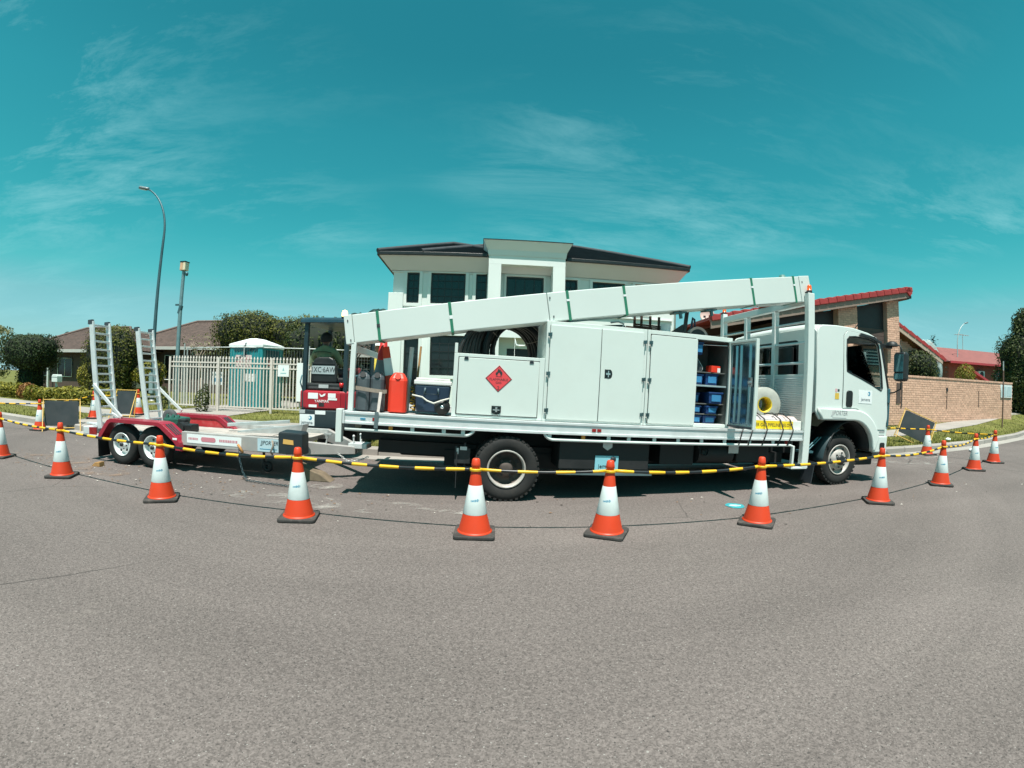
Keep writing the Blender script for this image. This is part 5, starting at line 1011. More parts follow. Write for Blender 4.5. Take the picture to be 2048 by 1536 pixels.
# ramps: aluminium ladders standing at the rear
def ramp(y0, y1, xb, xt, zt, z0=0.50):
    m_ = tm(); a = Vector((xb,0,z0)); b = Vector((xt,0,zt)); rw_ = 0.035
    r1_ = MB(); r1_.M = m_.M
    for y in (y0, y1): r1_.beam((xb,y,z0),(xt,y,zt),0.035,0.095,up_=(1,0,0.15))
    rp = r1_.build('ramp', ALUP, tl, 0.004); rp['label'] = 'raised aluminium ramp with rungs'
    n_ = 13
    for i_ in range(n_):
        u = (i_+0.6)/n_; P_ = a.lerp(b, u); m2 = MB(); m2.M = Matrix.Translation((-TX,-TY,0)); m2.beam((P_.x,y0+0.017,P_.z),(P_.x,y1-0.017,P_.z),0.06,0.028); m2.build('rung', ALUP, rp, 0.003)
    for y in (y0, y1):
        m2 = MB(); m2.M = Matrix.Translation((-TX,-TY,0)); m2.beam((xt-0.02,y,zt-0.04),(xt-0.025,y,zt+0.03),0.045,0.10,up_=(1,0,0.15)); m2.build('rail_end', DKGREY, rp, 0.003)
    return rp
rp1 = ramp(5.62,5.97,-6.34,-6.62,2.16); rp2 = ramp(6.71,7.07,-6.34,-6.66,2.16)
m_ = tm(); m_.beam((-6.47,5.585,1.18),(-5.83,5.585,0.70),0.03,0.05); m_.beam((-6.1,5.90,0.60),(-6.38,5.90,0.72),0.03,0.04); tbld(m_, 'ramp_brace', ALUP, 0.003)
m_ = tm(); m_.beam((-6.46,7.11,1.12),(-5.9,7.11,0.72),0.03,0.05); tbld(m_, 'ramp_brace', ALUP, 0.003)
m_ = tm(); m_.box((-6.72,5.66,0.545),(-6.36,5.72,0.575)); tbld(m_, 'ramp_foot', ALUP, 0.003)
# drawbar and coupling
m_ = tm(); m_.hexa([(-2.95,5.60,0.36),(-2.15,6.12,0.34),(-2.15,6.22,0.34),(-2.95,5.70,0.36)],[(-2.95,5.60,0.56),(-2.15,6.12,0.44),(-2.15,6.22,0.44),(-2.95,5.70,0.56)]); m_.hexa([(-2.95,7.05,0.36),(-2.15,6.25,0.34),(-2.15,6.35,0.34),(-2.95,7.15,0.36)],[(-2.95,7.05,0.56),(-2.15,6.25,0.44),(-2.15,6.35,0.44),(-2.95,7.15,0.56)]); tbld(m_, 'drawbar', MATS['dusty_rail'], 0.006)
m_ = tm(); m_.box((-2.25,6.12,0.42),(-1.98,6.34,0.49)); m_.cyl((-2.1,6.23,0.48),(-2.1,6.23,0.60),0.016); m_.cyl((-2.18,6.15,0.5),(-2.18,6.15,0.58),0.012); m_.lathe([(0,0.03),(0.022,0.02),(0.022,0)],10,c=(-2.1,6.23,0.60)); m_.lathe([(0,0.03),(0.018,0.02),(0.018,0)],10,c=(-2.18,6.15,0.58)); tbld(m_, 'coupling', ALUP, 0.004)
m_ = tm(); m_.box((-3.0,5.50,0.385),(-2.655,5.70,0.655)); m_.hexa([(-3.0,5.50,0.656),(-2.655,5.50,0.656),(-2.655,5.70,0.656),(-3.0,5.70,0.656)],[(-2.97,5.51,0.675),(-2.68,5.51,0.665),(-2.68,5.68,0.68),(-2.97,5.68,0.69)]); bx_ = tbld(m_, 'battery_box', mat('box_black', (0.015,0.022,0.026), 0.45, var=0.1), 0.008)
plate('box_sticker', [(0,0),(0.155,-0.008),(0.148,0.052),(0.006,0.062)], [], 0.003, mat('tan_sticker', (0.62,0.36,0.10), 0.5), bx_, 0, Matrix.Translation((-2.93-TX,5.497-TY,0.52)) @ XZ)
m_ = tm(); m_.cyl((-3.42,5.85,0.36),(-3.42,5.85,0.12),0.02); m_.cyl((-3.42,5.85,0.13),(-3.33,5.85,0.13),0.012); m_.lathe([(0.03,-0.02),(0.05,-0.03),(0.075,-0.02),(0.075,0.02),(0.05,0.03),(0.03,0.02)],20,axis='y',c=(-3.36,5.85,0.13)); tbld(m_, 'jockey_wheel', CHAS); m_ = tm(); m_.cyl((-2.52,5.95,0.45),(-2.48,5.95,0.62),0.012); m_.box((-2.53,5.93,0.615),(-2.43,5.97,0.635)); tbld(m_, 'brake_lever', GALV)
def chain(pts, name, m1):
    cm = MB(); cm.M = Matrix.Translation((-TX,-TY,0)); P_ = [Vector(p) for p in pts]; acc = []
    for i in range(len(P_)-1):
        n_ = max(1, int((P_[i+1]-P_[i]).length/0.032))
        for k_ in range(n_): acc.append(P_[i].lerp(P_[i+1], k_/n_))
    for i in range(len(acc)-1):
        a, b = acc[i], acc[i+1]; d = (b-a).normalized(); u = d.cross(Vector((0,0,1)) if i % 2 else Vector((0,1,0.01))).normalized()
        mid_ = (a+b)/2; cm.tube([mid_+d*0.021*math.cos(q)+u*0.011*math.sin(q) for q in [2*math.pi*z/8 for z in range(9)]], 0.0045, 4, caps=False)
    return tbld(cm, name, m1)
chain([(-3.62,5.54,0.42),(-3.60,5.50,0.28),(-3.52,5.45,0.12),(-3.42,5.40,0.02),(-3.2,5.36,0.02),(-2.95,5.33,0.02),(-2.72,5.30,0.02)],'safety_chain', mat('chain_steel', (0.03,0.06,0.07), 0.5, 0.5, var=0.2))['kind'] = 'stuff'
chain([(-2.35,5.98,0.36),(-2.2,5.95,0.27),(-2.05,6.0,0.28),(-1.9,6.05,0.34)],'safety_chain', GALV)['kind'] = 'stuff'
m_ = tm(); m_.tube([(-3.63,5.52,0.46),(-3.58,5.50,0.42),(-3.54,5.50,0.36)],0.018,6); tbld(m_, 'chain_hook', mat('rusty_hook', (0.36,0.17,0.05), 0.7, var=0.3))
m_ = tm(); m_.tube([(-3.1,5.52,0.55),(-3.08,5.51,0.48),(-3.12,5.51,0.40),(-3.1,5.53,0.36)],0.014,6); tbld(m_, 'rope_tie', STRAPB)
# things lying on the trailer
t = thing('green_tool_bag', 'dark green canvas bag on the trailer deck', 'bag', (-5.42,6.42,0.497))
m_ = MB(); m_.hexa([(-0.16,-0.12,0),(0.16,-0.12,0),(0.16,0.12,0),(-0.16,0.12,0)],[(-0.19,-0.15,0.17),(0.19,-0.13,0.19),(0.18,0.15,0.18),(-0.18,0.14,0.2)]); m_.build('bag_body', mat('green_canvas', (0.012,0.085,0.065), 0.8, var=0.25, vs=7), t, 0.03)
m_ = MB()
for x in (-0.12,0.0,0.11): m_.hexa([(x-0.04,-0.13,0.16),(x+0.04,-0.13,0.16),(x+0.03,-0.08,0.16),(x-0.03,-0.08,0.16)],[(x-0.01,-0.11,0.235),(x+0.03,-0.12,0.22),(x+0.02,-0.09,0.22),(x-0.01,-0.09,0.235)])
o_ = m_.build('bag_flaps', MATS['green_canvas'], t); o_['kind'] = 'stuff'
t = thing('small_compressor', 'little black engine unit on the trailer deck', 'compressor', (-4.98,6.15,0.497)); m_ = MB(); m_.box((-0.18,-0.1,0.0),(0.15,0.1,0.12)); m_.build('engine', BLACK, t, 0.02); m_ = MB(); m_.cyl((-0.05,-0.14,0.08),(-0.05,0.02,0.08),0.07,n=14); m_.build('fan_housing', STEELD, t); m_ = MB(); m_.box((-0.16,-0.06,0.12),(-0.02,0.06,0.19)); m_.build('tank', BLACK, t, 0.015)
t = thing('spare_wheel', 'small grey wheel leaning behind the green bag', 'wheel', (-5.75,6.62,0.497)); m_ = MB(); m_.lathe([(0.07,-0.04),(0.13,-0.045),(0.145,-0.02),(0.145,0.02),(0.13,0.045),(0.07,0.04),(0.07,-0.04)],24,axis='y',c=(0,0,0.146)); m_.build('tyre', mat('grey_rubber', (0.07,0.075,0.08), 0.8, var=0.2), t); m_ = MB(); m_.lathe([(0.07,-0.01),(0.0,-0.02)],18,axis='y',c=(0,0,0.146)); m_.build('hub', GALV, t)
t = thing('pale_board', 'pale green board lying on the trailer deck', 'board', (-5.28,6.05,0.498)); m_ = MB(); m_.box((-0.25,-0.12,0),(0.25,0.12,0.03)); m_.build('board', mat('pale_green', (0.42,0.44,0.26), 0.7, var=0.1), t, 0.004)
t = thing('wheel_chock', 'wooden chock lying behind the trailer wheel on the road', 'chock', (-6.0,5.25,0.0)); m_ = MB(); m_.prism([(-0.10,0.0),(0.08,0.0),(0.08,0.07),(-0.02,0.06)], -0.05, 0.05); m_.build('block', WOOD, t, 0.004)
t = thing('timber_block', 'weathered timber plank lying under the trailer drawbar', 'plank', (-2.62,5.85,0.0)); m_ = MB(); m_.hexa([(-0.25,-0.1,0),(0.25,-0.1,0),(0.25,0.1,0),(-0.25,0.1,0)],[(-0.25,-0.1,0.22),(0.1,-0.1,0.10),(0.1,0.1,0.10),(-0.25,0.1,0.22)]); m_.build('plank', mat('old_timber', (0.16,0.12,0.08), 0.85, var=0.3, vs=8), t, 0.01)

# ================================================================== MINI EXCAVATOR
EX, EY = -3.20, 7.40
ex = thing('mini_excavator', 'red mini excavator with dark canopy seen from behind', 'excavator', (EX, 8.2, 0.0))
def em(): m_ = MB(); m_.M = Matrix.Translation((-EX,-8.2,0)); return m_
def eb(m_, name, mats, bevel=0.0, parent=None, seg=2): return m_.build(name, mats, parent or ex, bevel, seg)
CWM = mat('counterweight_paint', (0.018,0.030,0.036), 0.45, var=0.12, dirt=0.15, dcol=(0.07,0.07,0.07))
ring = [(-3.72,8.0),(-3.72,7.62),(-3.66,7.48),(-3.5,7.42),(-2.9,7.42),(-2.74,7.48),(-2.68,7.62),(-2.68,8.0)]
m_ = em(); m_.prism(ring, 0.52, 0.845, ax='z'); cw = eb(m_, 'counterweight', CWM, 0.03, seg=3)
m_ = em(); m_.prism([(x*1.0, y+0.01) for x, y in ring], 0.85, 1.17, ax='z'); hood = eb(m_, 'engine_cover', REDP, 0.035, seg=3)
m_ = em(); m_.box((-3.52,7.415,0.875),(-2.88,7.428,1.135)); eb(m_, 'access_door', REDP, 0.006, hood)
m_ = em(); m_.box((-3.36,7.40,0.91),(-3.24,7.414,0.955),1); m_.M = m_.M
def es(name, x0, z0, x1, z1, m1, par, y=7.412): return plate(name, rrect(x0-EX,z0,x1-EX,z1,0.004,1), [], 0.003, m1, par, 0, XZat(y-8.2))
es('grip_hole', -3.275, 0.905, -3.175, 0.965, BLACK, hood)
es('sticker', -3.475,1.03,-3.29,1.13,STICK,hood); es('sticker', -3.105,1.055,-2.965,1.13,STICK,hood); es('sticker', -3.105,1.015,-2.94,1.05,STICK,hood); es('sticker', -3.46,0.885,-3.31,0.93,STICK,hood)
plate('bird_sticker', [(a-EX, b) for a, b in ((-3.27,1.125),(-3.22,1.09),(-3.18,1.12),(-3.15,1.125),(-3.16,1.09),(-3.20,1.07),(-3.24,1.065))], [], 0.003, STICK, hood, 0, XZat(7.412-8.2))
text('maker_name', 'YANMAR', 0.065, STICK, hood, XZat(7.4135-8.2,-3.22-EX,0.99), ex=0.002)
es('sticker', -3.64,0.775,-3.53,0.835,mat('grey_sticker', (0.40,0.42,0.42), 0.5),cw,7.418); es('sticker', -3.34,0.765,-3.15,0.83,STICK,cw,7.418)
js = es('company_sticker', -3.63,0.565,-3.35,0.76,STICK,cw,7.416)
text('word', 'jemena', 0.075, mat('slate_print', (0.06,0.08,0.10), 0.6), js, XZat(7.4125-8.2,-3.49-EX,0.62)); plate('emblem', [(-3.43-EX+0.035*math.cos(a), 0.70+0.038*math.sin(a)) for a in [2*math.pi*i/16 for i in range(16)]], [[(-3.445-EX+0.02*math.cos(a), 0.705+0.022*math.sin(a)) for a in [2*math.pi*i/12 for i in range(12)]]], 0.002, TEAL, js, 0, XZat(7.413-8.2))
m_ = em(); m_.box((-3.60,7.52,1.171),(-2.80,7.95,1.30)); m_.box((-3.52,7.46,1.171),(-2.88,7.52,1.24)); eb(m_, 'seat_base', BLACK, 0.03)
es('sticker', -3.30,1.215,-3.12,1.275,mat('grey_sticker', (0.40,0.42,0.42), 0.5),ex,7.455)
m_ = em(); sb_ = [(x-0.09,z) for x,z in ((-3.45,1.30),(-2.95,1.30),(-2.96,1.60),(-3.02,1.72),(-3.10,1.755),(-3.30,1.755),(-3.38,1.72),(-3.44,1.60))]; m_.prism(sb_, 7.62, 7.70); seat = eb(m_, 'seat_back', BLACK, 0.03, seg=3)
m_ = em(); m_.box((-3.45,7.70,1.30),(-2.95,8.15,1.40)); eb(m_, 'seat_cushion', BLACK, 0.03)
np_ = plate('number_plate', rrect(-3.515-EX,1.455,-3.075-EX,1.60,0.012,2), [], 0.006, mat('plate_silver', (0.42,0.47,0.48), 0.4, 0.2, var=0.05), seat, 0, XZat(7.612-8.2))
text('plate_number', '1XC\u00b76AW', 0.135, INK, np_, XZat(7.607-8.2,-3.295-EX,1.527), sx=0.78, ex=0.001)
m_ = em(); m_.box((-3.51,7.60,1.635),(-3.08,7.615,1.655)); eb(m_, 'seat_stripe', STEELD, 0, seat)
for x, y in ((-3.585,7.50),(-2.83,7.50),(-3.66,8.75),(-2.76,8.75)):
    m_ = em(); m_.beam((x,y,0.85),(x-(0.0 if y < 8 else 0),y+0.02,2.36),0.075,0.075,up_=(0,1,0)); eb(m_, 'canopy_post', mat('canopy_paint', (0.012,0.028,0.036), 0.45, var=0.1), 0.01)
m_ = em(); m_.box((-3.68,7.42,2.33),(-2.75,8.85,2.40)); m_.hexa([(-3.68,7.42,2.401),(-2.75,7.42,2.401),(-2.75,8.85,2.401),(-3.68,8.85,2.401)],[(-3.60,7.50,2.43),(-2.83,7.50,2.43),(-2.83,8.77,2.43),(-3.60,8.77,2.43)]); can = eb(m_, 'canopy', mat('canopy_blue', (0.015,0.055,0.080), 0.45, var=0.1), 0.012)
m_ = em(); m_.lathe([(0,0.115),(0.035,0.105),(0.05,0.07),(0.05,0.0)],18,c=(-2.88,7.47,2.44))
LB = bpy.data.materials.new('lit_beacon'); LB.use_nodes = True; b_ = LB.node_tree.nodes['Principled BSDF']; b_.inputs['Base Color'].default_value = (0.9,0.5,0.15,1); b_.inputs['Emission Color'].default_value = (1.0,0.62,0.22,1); b_.inputs['Emission Strength'].default_value = 2.2
eb(m_, 'flashing_beacon', LB, 0, can); m_ = em(); m_.lathe([(0.055,0.0),(0.055,-0.02),(0,-0.02)],16,c=(-2.88,7.47,2.439)); eb(m_, 'beacon_base', BLACK, 0, can)
m_ = em(); m_.lathe([(0.0,0.06),(0.035,0.06),(0.038,0.0),(0.0,-0.02)],12,c=(-2.885,7.46,1.25)); eb(m_, 'red_tail_lamp', mat('bright_red_lens', (0.55,0.015,0.015), 0.3), 0)
for x in (-3.68,-2.70):
    m_ = em(); m_.tube([(x,7.62,1.17),(x-0.03,7.58,1.30),(x-0.015,7.6,1.42),(x+0.03,7.66,1.45),(x+0.02,7.7,1.2)],0.014,6); eb(m_, 'grab_rail', mat('slate_rail', (0.10,0.20,0.23), 0.4, 0.4), 0)
for x in (-3.58,-2.98):
    m_ = em(); pr = [(8.02,0.30),(8.10,0.18),(9.35,0.18),(9.45,0.30),(9.45,0.42),(9.35,0.54),(8.10,0.54),(8.02,0.42)]; m_.prism(pr, x-0.02, x+0.20, ax='x'); tk = eb(m_, 'track', RUBBER, 0.02)
    for i_ in range(14):
        m_ = em(); y = 8.1+i_*0.09; m_.box((x-0.022,y,0.541),(x+0.202,y+0.035,0.555)); eb(m_, 'track_lug', RUBBER, 0, tk)
m_ = em(); m_.box((-3.36,8.2,0.30),(-3.0,9.2,0.52)); m_.cyl((-3.2,8.6,0.46),(-3.2,8.6,0.60),0.25,n=20); eb(m_, 'undercarriage', CHAS, 0.02)
m_ = em(); m_.box((-3.70,7.9,0.60),(-2.70,9.0,0.80)); eb(m_, 'floor_pan', REDP, 0.02)
m_ = em(); m_.beam((-3.2,9.0,0.75),(-3.2,9.6,1.5),0.16,0.2); m_.beam((-3.2,9.6,1.5),(-3.2,10.3,1.1),0.14,0.18); m_.beam((-3.2,10.3,1.1),(-3.2,10.1,0.45),0.12,0.15); eb(m_, 'boom', REDP, 0.02)
m_ = em(); m_.prism([(9.85,0.15),(10.2,0.16),(10.35,0.4),(10.1,0.5),(9.95,0.35)], -3.4, -3.0, ax='x'); eb(m_, 'bucket', STEELD, 0.01)
for x in (-3.46,-2.94): m_ = em(); m_.cyl((x,8.35,1.2),(x,8.4,1.60),0.012); m_.lathe([(0,0.03),(0.025,0.02),(0.025,-0.03),(0,-0.04)],10,c=(x,8.4,1.62)); eb(m_, 'control_lever', BLACK)
# operator, sitting with his back to us
op = thing('person', 'seated machine operator in an olive shirt seen from behind', 'person', (EX-0.18, 7.88, 1.40))
J = {'pel':(0,0.02,0.10,(0.15,0.12)),'sp1':(0,0.0,0.26,(0.155,0.115)),'sp2':(0,-0.01,0.40,(0.175,0.12)),'chest':(0,-0.01,0.49,(0.16,0.105)),'neck0':(0,0.0,0.555,0.065),'neck':(0,0.015,0.60,0.056),'head0':(0,0.03,0.655,(0.082,0.092)),'head1':(0,0.035,0.72,(0.090,0.105)),'head2':(0,0.035,0.765,(0.07,0.085)),
     'shL':(-0.19,0.0,0.475,0.075),'elL':(-0.275,0.08,0.25,0.056),'wrL':(-0.255,0.33,0.235,0.038),'haL':(-0.25,0.41,0.24,0.036),
     'shR':(0.19,0.0,0.475,0.075),'elR':(0.275,0.08,0.25,0.056),'wrR':(0.255,0.33,0.235,0.038),'haR':(0.25,0.41,0.24,0.036),
     'hpL':(-0.10,0.10,0.10,0.09),'knL':(-0.14,0.46,0.12,0.066),'anL':(-0.14,0.58,-0.32,0.045),'toL':(-0.14,0.70,-0.37,0.04),
     'hpR':(0.10,0.10,0.10,0.09),'knR':(0.14,0.46,0.12,0.066),'anR':(0.14,0.58,-0.32,0.045),'toR':(0.14,0.70,-0.37,0.04)}
E_ = [('pel','sp1',1),('sp1','sp2',1),('sp2','chest',1),('chest','neck0',1),('neck0','neck',0),('neck','head0',0),('head0','head1',0),('head1','head2',0),('chest','shL',1),('shL','elL',1),('elL','wrL',1),('wrL','haL',0),('chest','shR',1),('shR','elR',1),('elR','wrR',1),('wrR','haR',0),('pel','hpL',2),('hpL','knL',2),('knL','anL',2),('anL','toL',3),('pel','hpR',2),('hpR','knR',2),('knR','anR',2),('anR','toR',3)]
fingers(J, E_, 'L', 'haL', (0,1,-0.1), (1,0,0)); fingers(J, E_, 'R', 'haR', (0,1,-0.1), (-1,0,0))
figure('body', J, E_, op, [SKIND, OLIVE, NAVYC, BOOT])
HAIR = mat('dark_hair', (0.012,0.009,0.008), 0.8, var=0.3, vs=30, bump=0.6, bs=70)
m_ = MB(); m_.grid(lambda u, v: (0.108*math.sin(math.pi*(0.02+0.60*v))*math.cos(2*math.pi*u), 0.03+0.118*math.sin(math.pi*(0.02+0.60*v))*math.sin(2*math.pi*u)-(0.004), 0.700+0.122*math.cos(math.pi*(0.02+0.60*v))-0.03*max(0,-math.sin(2*math.pi*u))*v), 24, 12); m_.build('hair', HAIR, op)
face(op, 0, 0.035, 0.70, (0,1,0))
m_ = MB(); m_.tube([(-0.17,-0.105,0.44),(-0.05,-0.125,0.46),(0.06,-0.12,0.455),(0.16,-0.10,0.44)],0.008,5); m_.build('shirt_seam', mat('olive_dark', (0.05,0.055,0.03), 0.9), op)
m_ = MB(); m_.lathe([(0.058,0.10),(0.070,0.02),(0.064,-0.07),(0.05,-0.1)],14); o_ = m_.build('pale_sleeve', mat('cream_sleeve', (0.66,0.58,0.34), 0.8, var=0.08), op); o_.location = (-0.268,0.07,0.29); o_.rotation_euler = (R(12),R(10),0)
# standing workers behind the truck
def standing(loc, rz, shirt, label, hat=None, s_=1.0):
    t = thing('person', label, 'person', loc, R(rz), None); t.scale = (s_,s_,s_)
    J = {'pel':(0,0,0.95,(0.15,0.11)),'sp1':(0,0,1.10,(0.145,0.105)),'sp2':(0,-0.01,1.28,(0.165,0.115)),'chest':(0,0,1.38,(0.15,0.10)),'neck0':(0,0.0,1.46,0.062),'neck':(0,0.01,1.51,0.052),'head0':(0,0.025,1.565,(0.075,0.085)),'head1':(0,0.03,1.64,(0.085,0.10)),'head2':(0,0.025,1.70,(0.065,0.08)),
         'shL':(-0.185,0,1.37,0.07),'elL':(-0.25,-0.02,1.10,0.05),'wrL':(-0.24,0.14,0.92,0.034),'haL':(-0.235,0.20,0.86,0.034),'shR':(0.185,0,1.37,0.07),'elR':(0.25,-0.02,1.10,0.05),'wrR':(0.24,0.14,0.92,0.034),'haR':(0.235,0.20,0.86,0.034),
         'hpL':(-0.09,0,0.88,0.09),'knL':(-0.11,0.02,0.50,0.06),'anL':(-0.11,-0.02,0.09,0.045),'toL':(-0.12,0.13,0.04,0.04),'hpR':(0.09,0,0.88,0.09),'knR':(0.11,0.02,0.50,0.06),'anR':(0.11,-0.02,0.09,0.045),'toR':(0.12,0.13,0.04,0.04)}
    E_ = [('pel','sp1',1),('sp1','sp2',1),('sp2','chest',1),('chest','neck0',1),('neck0','neck',0),('neck','head0',0),('head0','head1',0),('head1','head2',0),('chest','shL',1),('shL','elL',1),('elL','wrL',0),('wrL','haL',0),('chest','shR',1),('shR','elR',1),('elR','wrR',0),('wrR','haR',0),('pel','hpL',2),('hpL','knL',2),('knL','anL',2),('anL','toL',3),('pel','hpR',2),('hpR','knR',2),('knR','anR',2),('anR','toR',3)]
    fingers(J, E_, 'L', 'haL', (0,0.4,-1), (0,1,0.3)); fingers(J, E_, 'R', 'haR', (0,0.4,-1), (0,1,0.3))
    figure('body', J, E_, t, [SKIN, shirt, NAVYC, BOOT]); face(t, 0, 0.03, 1.625, (0,1,0))
    if hat:
        m_ = MB(); m_.lathe([(0.175,-0.005),(0.135,0.0),(0.13,0.03),(0.115,0.085),(0.07,0.12),(0,0.13)],24); m_.box((-0.015,-0.1,0.1),(0.015,0.1,0.135)); o_ = m_.build('hard_hat', hat, t, 0.004); o_.location = (0,0.03,1.68)
    else:
        m_ = MB(); m_.grid(lambda u, v: (0.10*math.sin(math.pi*(0.02+0.52*v))*math.cos(2*math.pi*u), 0.02+0.112*math.sin(math.pi*(0.02+0.52*v))*math.sin(2*math.pi*u), 1.64+0.118*math.cos(math.pi*(0.02+0.52*v))), 20, 10); m_.build('hair', HAIR, t)
    return t
standing((-3.92,13.2,0.30), 75, HIVIS, 'worker in white hard hat and yellow shirt behind the truck tail', mat('hat_white', (0.80,0.81,0.80), 0.4), 1.25)
standing((-4.85,13.6,0.30), 160, MAROON, 'worker in a maroon shirt between excavator and truck post', None, 1.0)

# ================================================================== WHITE TWO-STOREY HOUSE
RENDER = mat('white_render', (0.66,0.70,0.675), 0.75, var=0.03, vs=0.9, bump=0.06, bs=120, dirt=0.06, dcol=(0.5,0.5,0.47), ds=0.7)
SOFF = mat('soffit_white', (0.62,0.60,0.60), 0.7, var=0.03, vs=1)
DGLASS = mat('dark_window_glass', (0.010,0.014,0.016), 0.05, 0.0, var=0.1, spec=0.45)
BFRAME = mat('black_window_frame', (0.010,0.011,0.012), 0.4, var=0.1)
def tilemat(name, col, sx, sy, rot=0):
    m = mat(name, col, 0.75, var=0.22, vs=3.0, dirt=0.35, dcol=tuple(c*0.6 for c in col), ds=1.2)
    return m
ROOFD = mat('charcoal_tiles', (0.030,0.034,0.040), 0.7, var=0.3, vs=2.5, dirt=0.3, dcol=(0.06,0.058,0.056), ds=6)
HZ = 0.22
hs = thing('white_house', 'two storey white rendered house with dark hipped roof and square portico', 'house', (-5.04,16.04,0), R(3.97))
def hb_(m_, name, mats, bevel=0.0, parent=None): return m_.build(name, mats, parent or hs, bevel)
WIN_U = [(1.05,1.52,4.28,5.44,2,4),(1.95,3.24,4.28,5.46,5,4),(3.63,4.04,4.28,5.46,2,4),(6.98,7.46,4.28,5.40,2,4),(8.05,9.34,4.28,5.38,5,4),(9.76,10.25,4.28,5.40,2,4)]
WIN_G = [(2.02,3.38,1.62,3.10,4,5),(8.0,9.4,1.62,3.10,4,5),(9.9,10.5,1.62,3.10,2,5),(1.05,1.58,HZ+0.05,2.98,1,5)]
# front wall with real openings
outer = [(0.53,HZ-0.3),(11.38,HZ-0.3),(11.38,5.62),(0.53,5.62)]
holes = [[(a,c),(b,c),(b,d),(a,d)] for a,b,c,d,_,_ in WIN_U+WIN_G]+[[(4.76,4.1),(6.17,4.1),(6.17,5.42),(4.76,5.42)],[(4.85,HZ),(6.1,HZ),(6.1,2.7),(4.85,2.7)]]
fw_ = plate('front_wall', outer, holes, 0.25, RENDER, hs, 0, XZat(0.625))
m_ = MB(); m_.box((0.53,0.751,HZ-0.3),(0.78,8.6,5.62)); m_.box((11.13,0.751,HZ-0.3),(11.38,8.6,5.62)); m_.box((0.78,8.4,HZ-0.3),(11.13,8.6,5.62)); hb_(m_, 'outer_walls', RENDER)
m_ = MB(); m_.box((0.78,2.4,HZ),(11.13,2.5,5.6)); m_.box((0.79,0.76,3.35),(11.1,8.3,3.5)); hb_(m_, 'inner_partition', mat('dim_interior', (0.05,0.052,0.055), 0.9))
def window(a, b, c, d, nx, nz, y=0.52):
    w_ = plate('window', rrect(a,c,b,d,0.002,1), [rrect(a+0.055,c+0.055,b-0.055,d-0.055,0.002,1)], 0.07, BFRAME, hs, 0, XZat(y+0.05))
    mid_ = [a+(b-a)*i/nx for i in range(1, nx)]; mz = [c+(d-c)*i/nz for i in range(1, nz)]
    for x in mid_: m_ = MB(); m_.box((x-0.012,y+0.03,c+0.055),(x+0.012,y+0.06,d-0.055)); hb_(m_, 'glazing_bar', BFRAME, 0, w_)
    for z in mz: m_ = MB(); m_.box((a+0.055,y+0.032,z-0.012),(b-0.055,y+0.058,z+0.012)); hb_(m_, 'glazing_bar', BFRAME, 0, w_)
    m_ = MB(); m_.box((a+0.05,y+0.061,c+0.05),(b-0.05,y+0.068,d-0.05)); hb_(m_, 'pane', DGLASS, 0, w_)
    plate('architrave', rrect(a-0.12,c-0.12,b+0.12,d+0.10,0.002,1), [rrect(a,c,b,d,0.002,1)], 0.05, RENDER, w_, 0.006, XZat(0.474))
for q in WIN_U+WIN_G: window(*q)
# soffit, frieze, gutter
m_ = MB(); A0 = [(0.45,0.42,5.50),(11.46,0.42,5.50),(11.46,8.7,5.50),(0.45,8.7,5.50)]; A1 = [(0.02,0.02,5.98),(11.81,0.02,5.98),(11.81,9.2,5.98),(0.02,9.2,5.98)]
ka, kb = [m_.vert(p) for p in A0], [m_.vert(p) for p in A1]
for i in range(4): m_.face((ka[i], ka[(i+1)%4], kb[(i+1)%4], kb[i]))
so_ = hb_(m_, 'soffit', SOFF)
for a, b in ((0.47,3.98),(6.95,11.44)): m_ = MB(); m_.box((a,0.455,5.44),(b,0.499,5.50)); hb_(m_, 'frieze_moulding', RENDER, 0.01)
for x0_, x1_ in ((-0.02,4.0),(6.95,11.85)):
    m_ = MB(); m_.box((x0_,-0.06,5.975),(x1_,0.04,6.10)); hb_(m_, 'gutter', BFRAME, 0.012)
for a, b in ((-0.06,0.045),(11.79,0.045)): m_ = MB(); m_.box((a,b,5.976),(a+0.1,9.2,6.101)); hb_(m_, 'gutter', BFRAME, 0.012)
